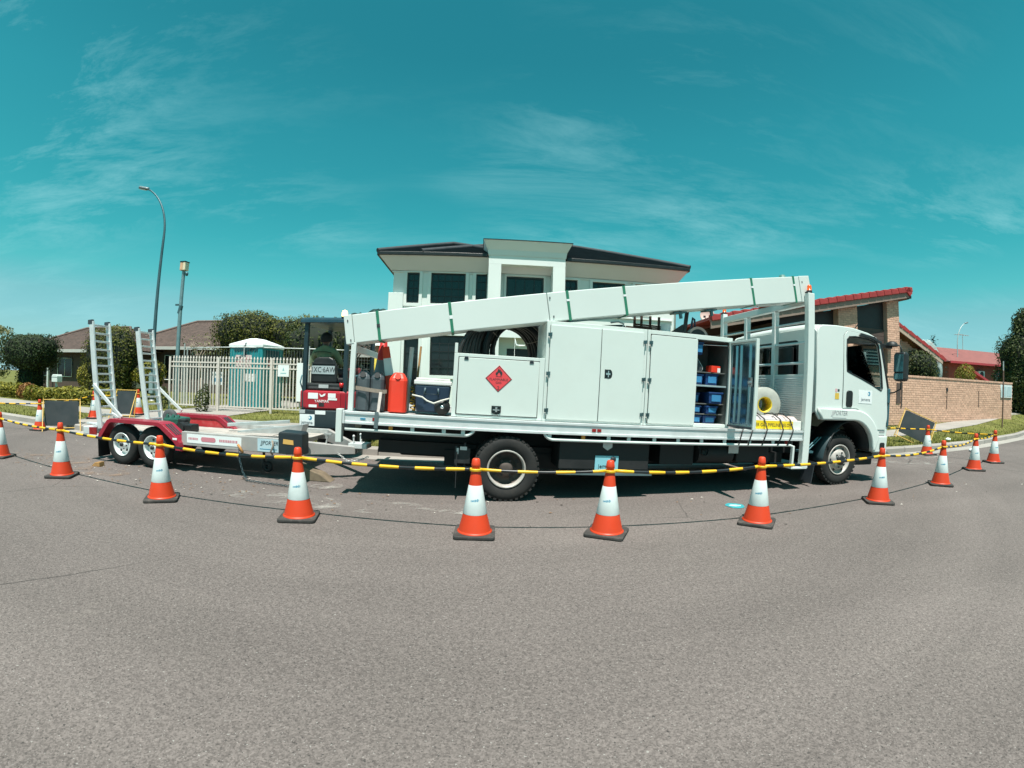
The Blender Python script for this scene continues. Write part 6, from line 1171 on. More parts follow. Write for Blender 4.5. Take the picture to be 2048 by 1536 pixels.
# roof faces with raised tile courses
def hip(fx0, fx1, fy0, fy1, z0, rise, name, par):
    d = (fy1-fy0)/2; rz = z0+rise; r0, r1 = (fx0+d, fy0+d, rz), (fx1-d, fy0+d, rz)
    if fx1-fx0 < 2*d+0.01: r0 = r1 = ((fx0+fx1)/2, fy0+d, rz)
    c = [(fx0,fy0,z0),(fx1,fy0,z0),(fx1,fy1,z0),(fx0,fy1,z0)]
    m_ = MB(); m_.poly([c[0],c[1],r1,r0]) if r0 != r1 else m_.poly([c[0],c[1],r0])
    m_.poly([c[1],c[2],r1]); m_.poly([c[2],c[3],r0,r1]) if r0 != r1 else m_.poly([c[2],c[3],r0]); m_.poly([c[3],c[0],r0])
    rf = m_.build(name, ROOFD, par)
    n_ = 22
    for fa, fb, ra, rb in ((c[0],c[1],r0,r1),(c[3],c[0],r0,r0),(c[1],c[2],r1,r1)):
        fa, fb, ra, rb = map(Vector, (fa,fb,ra,rb)); cm = MB(); nrm = (fb-fa).cross(ra-fa).normalized()
        if nrm.z < 0: nrm = -nrm
        for i in range(n_):
            u0, u1 = i/n_, (i+1)/n_
            p, q, r_, s_ = fa.lerp(ra,u0), fb.lerp(rb,u0), fb.lerp(rb,u1), fa.lerp(ra,u1); t_ = 0.035
            k = [cm.vert(v) for v in (p+nrm*t_, q+nrm*t_, r_+nrm*0.008, s_+nrm*0.008, p, q)]
            cm.face((k[0],k[1],k[2],k[3])); cm.face((k[4],k[5],k[1],k[0]))
        cm.build('tile_courses', ROOFD, rf)['kind'] = 'stuff'
    for a, b in ((c[0],r0),(c[1],r1),(r0,r1)):
        if a != b: cm = MB(); a, b = Vector(a)+Vector((0,0,0.05)), Vector(b)+Vector((0,0,0.05)); cm.cyl(a, b, 0.09, n=8); cm.build('ridge_cap', ROOFD, rf)
    return rf
hip(-0.03, 5.2, -0.03, 5.2, 6.08, 1.12, 'wing_roof', hs); hip(1.6, 11.86, -0.03, 9.2, 6.082, 1.95, 'main_roof', hs)
# portico
m_ = MB()
for a, b in ((4.07,4.53),(6.42,6.88)): m_ = MB(); m_.box((a,-0.10,HZ-0.3),(b,0.36,5.72)); hb_(m_, 'portico_column', RENDER, 0.01)
m_ = MB(); m_.box((4.07,-0.10,5.721),(6.88,0.36,6.04)); hb_(m_, 'portico_beam', RENDER)
m_ = MB(); m_.box((4.08,0.361,5.725),(4.2,1.2,6.04)); m_.box((6.75,0.361,5.725),(6.87,1.2,6.04)); m_.box((4.20,0.361,5.73),(6.75,0.85,5.80)); hb_(m_, 'portico_ceiling', RENDER)
for a, b in ((4.08,4.25),(6.70,6.87)): m_ = MB(); m_.box((a,0.361,3.1),(b,0.499,5.724)); hb_(m_, 'portico_return', RENDER)
def frus(x0,x1,y0,y1,z0,X0,X1,Y0,Y1,z1): m_ = MB(); return m_.hexa([(x0,y0,z0),(x1,y0,z0),(x1,y1,z0),(x0,y1,z0)],[(X0,Y0,z1),(X1,Y0,z1),(X1,Y1,z1),(X0,Y1,z1)])
hb_(frus(4.05,6.90,-0.12,1.3,6.041, 4.02,6.93,-0.15,1.4,6.24), 'cornice_base', RENDER); hb_(frus(4.02,6.93,-0.15,1.45,6.241, 3.86,7.10,-0.32,1.8,6.56), 'cornice', RENDER)
m_ = MB(); m_.box((3.84,-0.34,6.561),(7.12,1.85,6.59)); hb_(m_, 'cornice_cap', BFRAME)
m_ = MB(); m_.box((4.54,-0.06,3.05),(6.41,0.49,3.3)); m_.box((4.54,-0.05,4.18),(6.41,-0.01,4.23)); hb_(m_, 'balcony_slab', RENDER)
for i_ in range(16): m_ = MB(); x = 4.62+i_*0.115; m_.box((x,-0.04,3.301),(x+0.015,-0.02,4.18)); hb_(m_, 'baluster', BFRAME)
pw = plate('window', rrect(4.76,4.1,6.17,5.42,0.002,1), [rrect(4.83,4.17,6.10,5.35,0.002,1)], 0.07, BFRAME, hs, 0, XZat(0.57))
for x in (5.11,5.46,5.82): m_ = MB(); m_.box((x-0.015,0.55,4.17),(x+0.015,0.58,5.35)); hb_(m_, 'glazing_bar', BFRAME, 0, pw)
m_ = MB(); m_.box((4.8,0.585,4.14),(6.13,0.592,5.38)); hb_(m_, 'pane', DGLASS, 0, pw)
plate('architrave', rrect(4.68,4.0,6.25,5.50,0.002,1), [rrect(4.76,4.1,6.17,5.42,0.002,1)], 0.04, RENDER, pw, 0, XZat(0.477))
dw = plate('front_door', rrect(4.86,HZ,6.09,2.69,0.002,1), [], 0.06, BFRAME, hs, 0, XZat(0.60)); m_ = MB(); m_.box((5.02,0.56,HZ+0.3),(5.4,0.568,2.4)); m_.box((5.55,0.56,HZ+0.3),(5.93,0.568,2.4)); hb_(m_, 'door_glass', DGLASS, 0, dw)
for x, z in ((0.95,4.1),): m_ = MB(); m_.box((0.40,0.34,HZ-0.3),(0.95,0.499,4.64)); hb_(m_, 'corner_pier', RENDER, 0.01)
for a, b in ((0.96,3.98),(6.95,11.3)): m_ = MB(); m_.box((a,0.44,4.02),(b,0.499,4.07)); hb_(m_, 'sill_band', RENDER, 0.006)
m_ = MB(); m_.tube([(11.70,0.25,5.93),(11.62,0.40,5.80),(11.46,0.55,5.70),(11.46,0.57,3.5)],0.04,8); hb_(m_, 'downpipe', RENDER)
m_ = MB(); m_.box((0.99,0.46,1.90),(1.04,0.499,2.35)); hb_(m_, 'wall_light', BFRAME, 0.01)
# basketball stand in front of the house
t = thing('basketball_stand', 'white bent pole with orange hoop and net before the white house', 'basketball hoop', (0.10,15.0,gz(0.1,15.0)))
m_ = MB(); m_.tube([(-0.05,0,0),(-0.05,0,2.65),(-0.03,0,2.50),(0.0,0,2.42),(0.12,0,2.40),(0.30,0,2.41)],0.035,8); m_.build('pole', WHITEA, t)
m_ = MB(); n_ = 20; m_.tube([(0.52+0.23*math.cos(2*math.pi*i/n_),0.23*math.sin(2*math.pi*i/n_),2.62) for i in range(n_+1)],0.022,6,caps=False); m_.build('hoop', mat('peach_ring', (0.70,0.42,0.30), 0.5), t)
m_ = MB()
for i in range(10):
    a = 2*math.pi*i/10; m_.tube([(0.52+0.23*math.cos(a),0.23*math.sin(a),2.61),(0.52+0.17*math.cos(a+0.3),0.17*math.sin(a+0.3),2.42),(0.52+0.10*math.cos(a),0.10*math.sin(a),2.20)],0.008,4)
m_.build('net', ROPE, t)['kind'] = 'stuff'
m_ = MB(); m_.box((0.36,-0.1,2.38),(0.42,0.1,2.62)); m_.build('bracket', mat('peach_ring', (0.7,0.42,0.3)), t)

# ================================================================== BRICK HOUSE AT THE RIGHT
BRICK = mat('buff_brick', (0.57,0.345,0.25), 0.85, var=0.12, vs=9, dirt=0.2, dcol=(0.30,0.18,0.12), ds=12, island=0.14)
MORT = mat('mortar', (0.40,0.29,0.23), 0.95, var=0.1)
BROWN = mat('brown_board', (0.075,0.050,0.042), 0.75, var=0.15, vs=3)
DARKP = mat('dark_panel', (0.018,0.018,0.020), 0.55, var=0.15)
TILER = mat('red_tile', (0.31,0.030,0.028), 0.55, var=0.12, vs=4, dirt=0.3, dcol=(0.16,0.03,0.03), ds=5)
FASC = mat('fascia_taupe', (0.23,0.165,0.135), 0.7, var=0.08)
bh = thing('brick_house', 'buff brick house with sloping red tiled barge and tall brick pillar', 'house', (9.7,15.0,0))
def bb(m_, name, mats, bevel=0.0, parent=None): return m_.build(name, mats, parent or bh, bevel)
SLP = (5.78-4.51)/6.36
def rk(x): return 4.51+SLP*(x+0.08)
_bm = {}
def bricks(parent, x0, x1, z0, z1, y, top=None, joined=True, L_=0.23, h_=0.076, gap=0.011, dep=0.05, along=None, limit=0):
    """running-bond brick face: mortar bed recessed, each brick a body of its own"""
    mb_ = MB(); count = 0; key = 'brickmesh'
    if key not in _bm:
        q = MB(); q.box((0,-0.012,0),(L_,dep,h_)); _bm[key] = q.mesh('brick', BRICK)
    r_ = 0; z = z0; loose = []
    while z+h_ < z1+0.01:
        x = x0-(L_/2 if r_ % 2 else 0)
        while x < x1-0.01:
            a, b = max(x, x0), min(x+L_, x1)
            if b-a > 0.04 and (top is None or z+h_ < top((a+b)/2)): loose.append((a, z, b-a))
            x += L_+gap
        z += h_+gap; r_ += 1
    loose.sort(key=lambda q: q[0])
    for i, (a, z, l) in enumerate(loose):
        pr_ = random.uniform(-0.004,0.004)
        if i < limit:
            o_ = bpy.data.objects.new('brick', _bm[key]); COL.objects.link(o_); o_.parent = parent; o_.scale = (l/L_,1,1)
            o_.location = (a, y+pr_, z) if along is None else along(a, z, pr_)
            if along is not None: o_.rotation_euler = (0,0,ALANG)
        else:
            if along is None: mb_.box((a,y-0.012+pr_,z),(a+l,y+dep,z+h_))
            else:
                mb_.M = Matrix.Translation(along(a, z, pr_)) @ Matrix.Rotation(ALANG,4,'Z'); mb_.box((0,-0.012,0),(l,dep,h_))
    if mb_.v: mb_.build('brickwork', BRICK, parent)['kind'] = 'stuff'
for (a, b, lim) in ((2.57,3.51,0),(5.12,5.78,110)):
    m_ = MB(); m_.hexa([(a,0,0.2),(b,0,0.2),(b,0.45,0.2),(a,0.45,0.2)],[(a,0,rk(a)-0.40),(b,0,rk(b)-0.40),(b,0.45,rk(b)-0.40),(a,0.45,rk(a)-0.40)]); p_ = bb(m_, 'pillar', MORT)
    bricks(p_, a-0.004, b+0.004, 1.2 if lim else 1.5, 5.4, -0.002, lambda x: rk(x)-0.40, limit=lim)
m_ = MB(); m_.box((5.781,0.0,0.2),(5.80,0.45,5.2)); bb(m_, 'pillar_side', BRICK)
m_ = MB(); m_.hexa([(-0.2,0.30,0.2),(2.569,0.30,0.2),(2.569,0.4,0.2),(-0.2,0.4,0.2)],[(-0.2,0.30,rk(-0.2)-0.42),(2.569,0.30,rk(2.569)-0.42),(2.569,0.4,rk(2.569)-0.42),(-0.2,0.4,rk(-0.2)-0.42)]); bb(m_, 'dark_glazing', DARKP)
m_ = MB(); m_.hexa([(3.511,0.22,4.02),(5.119,0.22,4.02),(5.119,0.4,4.02),(3.511,0.4,4.02)],[(3.511,0.22,rk(3.511)-0.42),(5.119,0.22,rk(5.119)-0.42),(5.119,0.4,rk(5.119)-0.42),(3.511,0.4,rk(3.511)-0.42)]); bb(m_, 'dark_glazing', DARKP)
for i_ in range(4): m_ = MB(); z = 3.44+i_*0.145; m_.box((3.52,0.18,z),(5.11,0.26,z+0.138)); bb(m_, 'siding_board', BROWN, 0.005)
m_ = MB(); m_.box((3.511,0.30,0.2),(5.119,0.4,3.43)); wl = bb(m_, 'lower_wall', MORT); bricks(wl, 3.52, 5.11, 0.4, 3.4, 0.29)
m_ = MB(); m_.box((3.3,-0.25,3.30),(5.3,0.17,3.38)); bb(m_, 'awning', DARKP, 0.01)
m_ = MB(); m_.box((4.0,0.24,2.55),(5.05,0.285,3.2)); wf_ = bb(m_, 'side_window', DGLASS)
for i_ in range(5): m_ = MB(); m_.box((4.0,0.20,2.58+i_*0.125),(5.05,0.235,2.63+i_*0.125)); bb(m_, 'louvre', WHITEA, 0.003, wf_)
t = thing('air_conditioner', 'white air conditioner unit with round fan on the brick wall', 'air conditioner', (12.55,14.93,2.45))
m_ = MB(); m_.box((0,-0.25,0),(0.82,0.05,0.55)); m_.build('case', WHITEA, t, 0.02); m_ = MB(); m_.lathe([(0,-0.012),(0.20,-0.012),(0.215,0.0)],22,axis='y',c=(0.30,-0.252,0.28)); m_.build('fan', DARKP, t); m_ = MB(); m_.lathe([(0,-0.012),(0.04,-0.006)],12,axis='y',c=(0.30,-0.268,0.28)); m_.build('fan_hub', ALUP, t)
# roof sheet, barge and individual barge tiles
m_ = MB(); m_.hexa([(-3.0,-0.25,rk(-3.0)-0.14),(6.20,-0.25,rk(6.2)-0.14),(6.20,7.0,rk(6.2)-0.14),(-3.0,7.0,rk(-3.0)-0.14)],[(-3.0,-0.25,rk(-3.0)-0.04),(6.20,-0.25,rk(6.2)-0.04),(6.20,7.0,rk(6.2)-0.04),(-3.0,7.0,rk(-3.0)-0.04)]); rf = bb(m_, 'roof', TILER)
m_ = MB(); m_.hexa([(-3.0,-0.27,rk(-3.0)-0.46),(6.16,-0.27,rk(6.16)-0.42),(6.16,-0.22,rk(6.16)-0.42),(-3.0,-0.22,rk(-3.0)-0.46)],[(-3.0,-0.27,rk(-3.0)-0.145),(6.16,-0.27,rk(6.16)-0.145),(6.16,-0.22,rk(6.16)-0.145),(-3.0,-0.22,rk(-3.0)-0.145)]); bb(m_, 'barge_board', FASC, 0.006)
m_ = MB(); m_.box((5.80,-0.20,5.28),(6.20,6.9,5.36)); m_.box((6.16,-0.26,5.32),(6.30,7.0,5.44)); bb(m_, 'eave_gutter', DARKP)
tmb = MB(); tmb.prism([(0.0,-0.16),(0.0,0.03),(0.03,0.08),(0.40,0.03),(0.40,-0.16)], -0.14, 0.14); tme = tmb.mesh('barge_tile', TILER)
for i_ in range(23):
    x = -3.0+i_*0.405; o_ = bpy.data.objects.new('barge_tile', tme); COL.objects.link(o_); o_.parent = rf; o_.location = (x,-0.20,rk(x)-0.03); o_.rotation_euler = (0,-math.atan(SLP)+0.03,0)
    bv = o_.modifiers.new('b','BEVEL'); bv.width = 0.02; bv.segments = 2
o_ = bpy.data.objects.new('barge_tile', tme); COL.objects.link(o_); o_.parent = rf; o_.location = (6.05,-0.20,rk(6.05)-0.02); o_.rotation_euler = (0,0.75,0); o_.scale = (0.75,1,1)
# lower slope running down to the right
g2 = lambda x: 4.69-(4.69-3.80)/(7.81-5.86)*(x-5.86)
m_ = MB(); m_.hexa([(5.80,0.6,g2(5.80)-0.10),(9.2,0.6,g2(9.2)-0.10),(9.2,6,g2(9.2)-0.10),(5.80,6,g2(5.80)-0.10)],[(5.80,0.6,g2(5.80)),(9.2,0.6,g2(9.2)),(9.2,6,g2(9.2)),(5.80,6,g2(5.80))]); rf2 = bb(m_, 'lower_roof', TILER)
for i_ in range(9):
    x = 5.85+i_*0.40; o_ = bpy.data.objects.new('barge_tile', tme); COL.objects.link(o_); o_.parent = rf2; o_.location = (x,0.66,g2(x)-0.02); o_.rotation_euler = (0,math.atan(0.456),0); o_.scale = (1.0,0.6,0.7)
m_ = MB(); m_.hexa([(5.80,0.60,g2(5.80)-0.34),(9.2,0.60,g2(9.2)-0.34),(9.2,0.65,g2(9.2)-0.34),(5.80,0.65,g2(5.80)-0.34)],[(5.80,0.60,g2(5.80)-0.12),(9.2,0.60,g2(9.2)-0.12),(9.2,0.65,g2(9.2)-0.12),(5.80,0.65,g2(5.80)-0.12)]); bb(m_, 'barge_board', mat('fascia_cream', (0.40,0.31,0.24), 0.7, var=0.06), 0.005)
m_ = MB(); m_.box((5.80,0.95,0.2),(9.0,1.1,2.7)); m_.hexa([(5.80,0.95,2.7),(9.0,0.95,2.7),(9.0,1.1,2.7),(5.80,1.1,2.7)],[(5.80,0.95,4.2),(9.0,0.95,2.9),(9.0,1.1,2.9),(5.80,1.1,4.2)]); gw = bb(m_, 'gable_wall', MORT); bricks(gw, 5.82, 8.9, 1.9, 4.1, 0.94, lambda x: g2(x)-0.36)
m_ = MB(); m_.box((0.0,0.45,0.2),(5.8,6.9,4.0)); bb(m_, 'house_core', BROWN)
m_ = MB(); m_.cyl((6.9,2.0,4.0),(6.9,2.0,4.75),0.10,n=12); m_.cyl((6.9,2.0,4.76),(6.9,2.0,4.82),0.15,n=12); bb(m_, 'flue', DARKP)
# rear wing seen between the truck rack posts
m_ = MB(); z0_, z1_ = 4.02, 5.05
m_.hexa([(-2.0,3.0,3.85),(1.7,3.0,4.85),(1.7,6.5,4.85),(-2.0,6.5,3.85)],[(-2.0,3.0,3.99),(1.7,3.0,5.0),(1.7,6.5,5.0),(-2.0,6.5,3.99)]); bb(m_, 'rear_roof', mat('faded_red_tile', (0.26,0.08,0.075), 0.6, var=0.15, vs=5))
m_ = MB(); m_.hexa([(-1.9,3.2,0.2),(1.7,3.2,0.2),(1.7,6.4,0.2),(-1.9,6.4,0.2)],[(-1.9,3.2,3.86),(1.7,3.2,4.8),(1.7,6.4,4.8),(-1.9,6.4,3.86)]); bb(m_, 'rear_wall', BROWN)
m_ = MB(); m_.hexa([(-1.8,3.16,3.40),(1.6,3.16,4.2),(1.6,3.19,4.2),(-1.8,3.19,3.40)],[(-1.8,3.16,3.56),(1.6,3.16,4.36),(1.6,3.19,4.36),(-1.8,3.19,3.56)]); bb(m_, 'rear_panel', mat('grey_panel', (0.25,0.27,0.28), 0.6))
t = thing('satellite_dish', 'round satellite dish on the low red roof', 'satellite dish', (8.02,18.0,3.95))
m_ = MB(); m_.cyl((0,0.1,0),(0,0.1,0.35),0.03,n=8); m_.build('mast', GALV, t); m_ = MB(); m_.lathe([(0,0.0),(0.15,0.015),(0.27,0.05),(0.30,0.07)],24,axis='z'); me_ = m_.mesh('dish', [mat('dish_pink', (0.50,0.38,0.34), 0.6)]); me_.transform(Matrix.Translation((0,0,0.52)) @ Matrix.Rotation(R(75),4,'X') @ Matrix.Rotation(R(-25),4,'Y')); link('dish', me_, t).modifiers.new('s','SOLIDIFY').thickness = 0.015
m_ = MB(); m_.cyl((0,0,0.3),(-0.25,-0.3,0.42),0.015,n=6); m_.box((-0.30,-0.34,0.38),(-0.22,-0.28,0.46)); m_.build('feed_arm', STEELD, t)
# ================================================================== BRICK FRONT WALL (fence) ALONG THE RIGHT
WA, WB = Vector((14.2,13.95,0)), Vector((24.0,15.35,0)); WL = (WB-WA).length; ALANG = math.atan2(WB.y-WA.y, WB.x-WA.x); wd_ = (WB-WA).normalized()
bw = thing('brick_wall', 'long buff brick garden wall along the footpath at the right', 'wall', WA, ALANG)
m_ = MB(); m_.hexa([(-3.0,0.012,0.0),(WL,0.012,0.4),(WL,0.23,0.4),(-3.0,0.23,0.0)],[(-3.0,0.012,2.13),(WL,0.012,2.13),(WL,0.23,2.13),(-3.0,0.23,2.13)]); bb(m_, 'mortar_core', MORT, 0, bw)
ZB = 0.0
def along(a, z, pr): return (a, 0.0+pr, z)
_al = ALANG; ALANG = 0.0
bricks(bw, -0.5, WL, 0.30, 2.06, 0.0, limit=300)
ALANG = _al
m_ = MB(); m_.box((-3.0,-0.02,2.13),(WL,0.26,2.19)); 
cap = None; x = -3.0
while x < WL-0.01:
    l = min(0.24, WL-x); m_ = MB(); m_.box((x,-0.022,2.10),(x+l-0.010,0.255,2.178)); o_ = bb(m_, 'coping_brick', BRICK, 0.006, bw); x += 0.24
pl_ = plate('meter_box', rrect(WL-1.35,1.45,WL-0.15,2.04,0.01,1), [], 0.05, mat('meter_white', (0.55,0.62,0.62), 0.6), bw, 0.004, XZat(-0.03))
for x in (WL-1.28,WL-0.72): plate('meter_pane', rrect(x,1.52,x+0.50,1.97,0.01,1), [], 0.01, mat('meter_pane_grey', (0.36,0.46,0.48), 0.3), pl_, 0, XZat(-0.058))
for x, z0, z1 in ((3.6,0.9,1.62),(6.35,1.0,1.7)): m_ = MB(); m_.box((x,-0.03,z0),(x+0.045,-0.012,z1)); bb(m_, 'weep_stain', mat('dark_joint', (0.13,0.085,0.065), 0.9), 0, bw)
m_ = MB(); m_.box((3.55,-0.035,1.62),(3.68,-0.012,1.78)); bb(m_, 'vent_block', DARKP, 0, bw)
m_ = MB(); m_.box((0.35,-0.035,0.95),(0.42,-0.012,1.9)); m_.box((0.05,-0.035,1.1),(0.30,-0.013,1.85)); bb(m_, 'gate_panel', BROWN, 0, bw)
# ================================================================== LEFT BUNGALOWS
ROOFB = mat('brown_tiles', (0.115,0.076,0.064), 0.8, var=0.28, vs=4, dirt=0.35, dcol=(0.09,0.065,0.058), ds=3)
_rd = ROOFD
def bungalow(name, label, x0, x1, y0, y1, ez, rise):
    global ROOFD
    h_ = thing(name, label, 'house', ((x0+x1)/2, y0, 0)); ox, oy = (x0+x1)/2, y0
    m_ = MB(); m_.M = Matrix.Translation((-ox,-oy,0)); m_.box((x0+0.6,y0+0.6,0.1),(x1-0.6,y1-0.6,ez-0.02)); m_.build('wall', mat('shaded_brick', (0.075,0.050,0.040), 0.85, var=0.15, vs=8), h_)  # wall colour darkened for the shade under eaves and trees
    ROOFD = ROOFB; hip(x0-ox, x1-ox, 0, y1-oy, ez, rise, 'roof', h_); ROOFD = _rd
    m_ = MB(); m_.M = Matrix.Translation((-ox,-oy,0)); m_.box((x0-0.03,y0-0.08,ez-0.16),(x1+0.03,y0-0.01,ez+0.03)); m_.build('gutter', mat('pale_fascia', (0.45,0.44,0.42), 0.6, var=0.05), h_)
    for i_, x in enumerate((x0+1.6, x0+4.2, x1-3.2)):
        m_ = MB(); m_.M = Matrix.Translation((-ox,-oy,0)); m_.box((x,y0+0.55,1.0),(x+1.5,y0+0.595,ez-0.5)); w_ = m_.build('window', DGLASS, h_)
        m_ = MB(); m_.M = Matrix.Translation((-ox,-oy,0)); m_.tube([(x,y0+0.54,1.0),(x+1.5,y0+0.54,1.0),(x+1.5,y0+0.54,ez-0.5),(x,y0+0.54,ez-0.5),(x,y0+0.54,1.0)],0.03,4,caps=False); m_.tube([(x+0.75,y0+0.54,1.0),(x+0.75,y0+0.54,ez-0.5)],0.025,4); m_.build('frame', WHITEA, w_)
    for x in (x0+0.8, x0+3.6):
        m_ = MB(); m_.M = Matrix.Translation((-ox,-oy,0)); m_.box((x,y0+0.1,0.2),(x+0.12,y0+0.22,ez-0.15)); m_.build('porch_post', WHITEA, h_)
    return h_
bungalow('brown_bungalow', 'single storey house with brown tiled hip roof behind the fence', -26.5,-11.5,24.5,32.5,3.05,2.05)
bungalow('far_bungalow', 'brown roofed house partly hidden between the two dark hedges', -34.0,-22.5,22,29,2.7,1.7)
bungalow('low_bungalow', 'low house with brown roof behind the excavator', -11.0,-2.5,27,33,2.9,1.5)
# ================================================================== FAR RED HOUSE
fh = thing('far_red_house', 'distant two storey house with long red roof at the right', 'house', (36,29,0))
def fb(m_, name, mats, par=None, bevel=0): return m_.build(name, mats, par or fh, bevel)
REDBR = mat('far_brick', (0.20,0.075,0.055), 0.85, var=0.12, vs=3); ORB = mat('far_orange_brick', (0.40,0.16,0.07), 0.85, var=0.12)
m_ = MB(); m_.box((0.5,0.5,0.0),(14,8,4.35)); fb(m_, 'wall', REDBR)
m_ = MB(); m_.box((0.3,-0.2,0.0),(14.2,0.49,2.35)); fb(m_, 'lower_wall', ORB)
PINKR = mat('far_red_roof', (0.22,0.070,0.062), 0.7, var=0.12, vs=2)
m_ = MB(); m_.poly([(-0.3,-0.3,4.35),(14.6,-0.3,4.35),(13.2,4,6.0),(0.6,4,6.0)]); m_.poly([(-0.3,8.6,4.35),(0.6,4,6.0),(13.2,4,6.0),(14.6,8.6,4.35)]); m_.poly([(-0.3,-0.3,4.35),(0.6,4,6.0),(-0.3,8.6,4.35)]); m_.poly([(14.6,-0.3,4.35),(14.6,8.6,4.35),(13.2,4,6.0)]); fb(m_, 'roof', PINKR)
m_ = MB(); m_.box((-0.3,-0.36,4.22),(14.6,-0.29,4.40)); fb(m_, 'gutter', mat('far_red_trim', (0.35,0.04,0.05), 0.6))
for a, b in ((7.2,8.2),(9.0,11.4)):
    m_ = MB(); m_.box((a,0.44,2.95),(b,0.495,3.85)); w_ = fb(m_, 'window', DGLASS); m_ = MB(); m_.tube([(a,0.43,2.95),(b,0.43,2.95),(b,0.43,3.85),(a,0.43,3.85),(a,0.43,2.95)],0.05,4,caps=False); m_.tube([((a+b)/2,0.43,2.95),((a+b)/2,0.43,3.85)],0.04,4); m_.build('frame', mat('pinkish_frame', (0.5,0.42,0.4), 0.6), w_)
m_ = MB(); m_.hexa([(-2.5,-2,0.2),(3.6,-2,0.2),(3.6,0.3,0.2),(-2.5,0.3,0.2)],[(-2.5,-2,2.6),(3.6,-2,2.6),(3.6,0.3,2.6),(-2.5,0.3,2.6)]); fb(m_, 'porch', ORB)
m_ = MB(); m_.poly([(-0.6,-2.3,3.9),(3.4,-2.3,2.45),(3.4,-1.7,2.45),(-0.6,-1.7,3.9)]); fb(m_, 'porch_roof', MATS['far_red_trim']).modifiers.new('s','SOLIDIFY').thickness = 0.18
m_ = MB(); m_.box((8.0,-3.0,1.9),(13.5,-0.2,2.1)); fb(m_, 'carport', PINKR)
t = thing('wall_heater_unit', 'white box unit on the far red house wall', 'heat pump', (40.2,29.2,2.95)); m_ = MB(); m_.box((0,-0.1,0),(0.9,0.25,0.8)); m_.build('case', WHITE, t, 0.03); m_ = MB(); m_.lathe([(0,-0.01),(0.28,0.0)],16,axis='y',c=(0.45,-0.11,0.48)); m_.build('fan', DARKP, t)
t = thing('tv_antenna', 'thin television antenna on the far red roof', 'antenna', (43.0,33.0,5.9)); m_ = MB(); m_.cyl((0,0,0),(0,0,1.6),0.03,n=6); m_.build('mast', GALV, t)
for i_ in range(5): m_ = MB(); m_.cyl((-0.9+i_*0.4,-0.35+0.04*i_,1.5),(-0.9+i_*0.4,0.35-0.04*i_,1.5),0.02,n=5); m_.build('element', GALV, t)
m_ = MB(); m_.cyl((-1.1,0,1.5),(1.0,0,1.5),0.02,n=5); m_.build('boom', GALV, t)

# ================================================================== PLANTS
def leafmat(name, c1, c2, rough=0.6, tr=0.22):
    if name in MATS: return MATS[name]
    m = bpy.data.materials.new(name); m.use_nodes = True; t = m.node_tree; nd = t.nodes; lk = t.links; b = nd['Principled BSDF']; b.inputs['Roughness'].default_value = rough; b.inputs['Specular IOR Level'].default_value = 0.3
    ge = nd.new('ShaderNodeNewGeometry'); mx = nd.new('ShaderNodeMix'); mx.data_type = 'RGBA'; mx.inputs[6].default_value = (*c1,1); mx.inputs[7].default_value = (*c2,1); lk.new(ge.outputs['Random Per Island'], mx.inputs[0]); lk.new(mx.outputs[2], b.inputs['Base Color'])
    tn = nd.new('ShaderNodeBsdfTranslucent'); lk.new(mx.outputs[2], tn.inputs[0]); ms = nd.new('ShaderNodeMixShader'); ms.inputs[0].default_value = tr
    o = nd['Material Output']; lk.new(b.outputs[0], ms.inputs[1]); lk.new(tn.outputs[0], ms.inputs[2]); lk.new(ms.outputs[0], o.inputs[0])
    MATS[name] = m; return m
def leaf(mb, p, n, size, rn, asp=0.55):
    a = Vector((rn.uniform(-1,1), rn.uniform(-1,1), rn.uniform(-1,1))); n = (Vector(n)+a*0.7).normalized(); u = n.cross(Vector((rn.uniform(-1,1),rn.uniform(-1,1),rn.uniform(-1,1))))
    if u.length < 1e-3: return
    u.normalize(); v = n.cross(u); s_ = size*rn.uniform(0.6,1.35); i0 = len(mb.v); p = Vector(p)
    mb.v += [p-u*s_*0.5, p+v*s_*asp*0.5+n*s_*0.08, p+u*s_*0.5, p-v*s_*asp*0.5+n*s_*0.08]; mb.f.append((i0,i0+1,i0+2,i0+3)); mb.m.append(0); mb.s.append(False)
LM = {'dark': leafmat('dark_hedge_leaf', (0.010,0.022,0.008), (0.045,0.070,0.018)), 'olive': leafmat('olive_hedge_leaf', (0.022,0.034,0.008), (0.14,0.14,0.020)), 'yellow': leafmat('yellow_green_leaf', (0.09,0.10,0.012), (0.30,0.26,0.035)), 'mid': leafmat('mid_leaf', (0.018,0.035,0.012), (0.085,0.10,0.025)), 'grey': leafmat('grey_leaf', (0.10,0.12,0.05), (0.26,0.24,0.10)), 'teal': leafmat('teal_leaf', (0.008,0.03,0.028), (0.03,0.07,0.06))}
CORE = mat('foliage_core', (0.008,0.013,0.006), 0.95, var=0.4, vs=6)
BARK = mat('bark', (0.085,0.065,0.05), 0.9, var=0.3, vs=8)
def shape_noise(p, seed): return 0.5*math.sin(p.x*3.1+seed)+0.35*math.sin(p.y*4.3+seed*1.7)+0.4*math.sin(p.z*3.7+seed*0.6)+0.25*math.sin((p.x+p.z)*7.9+seed)
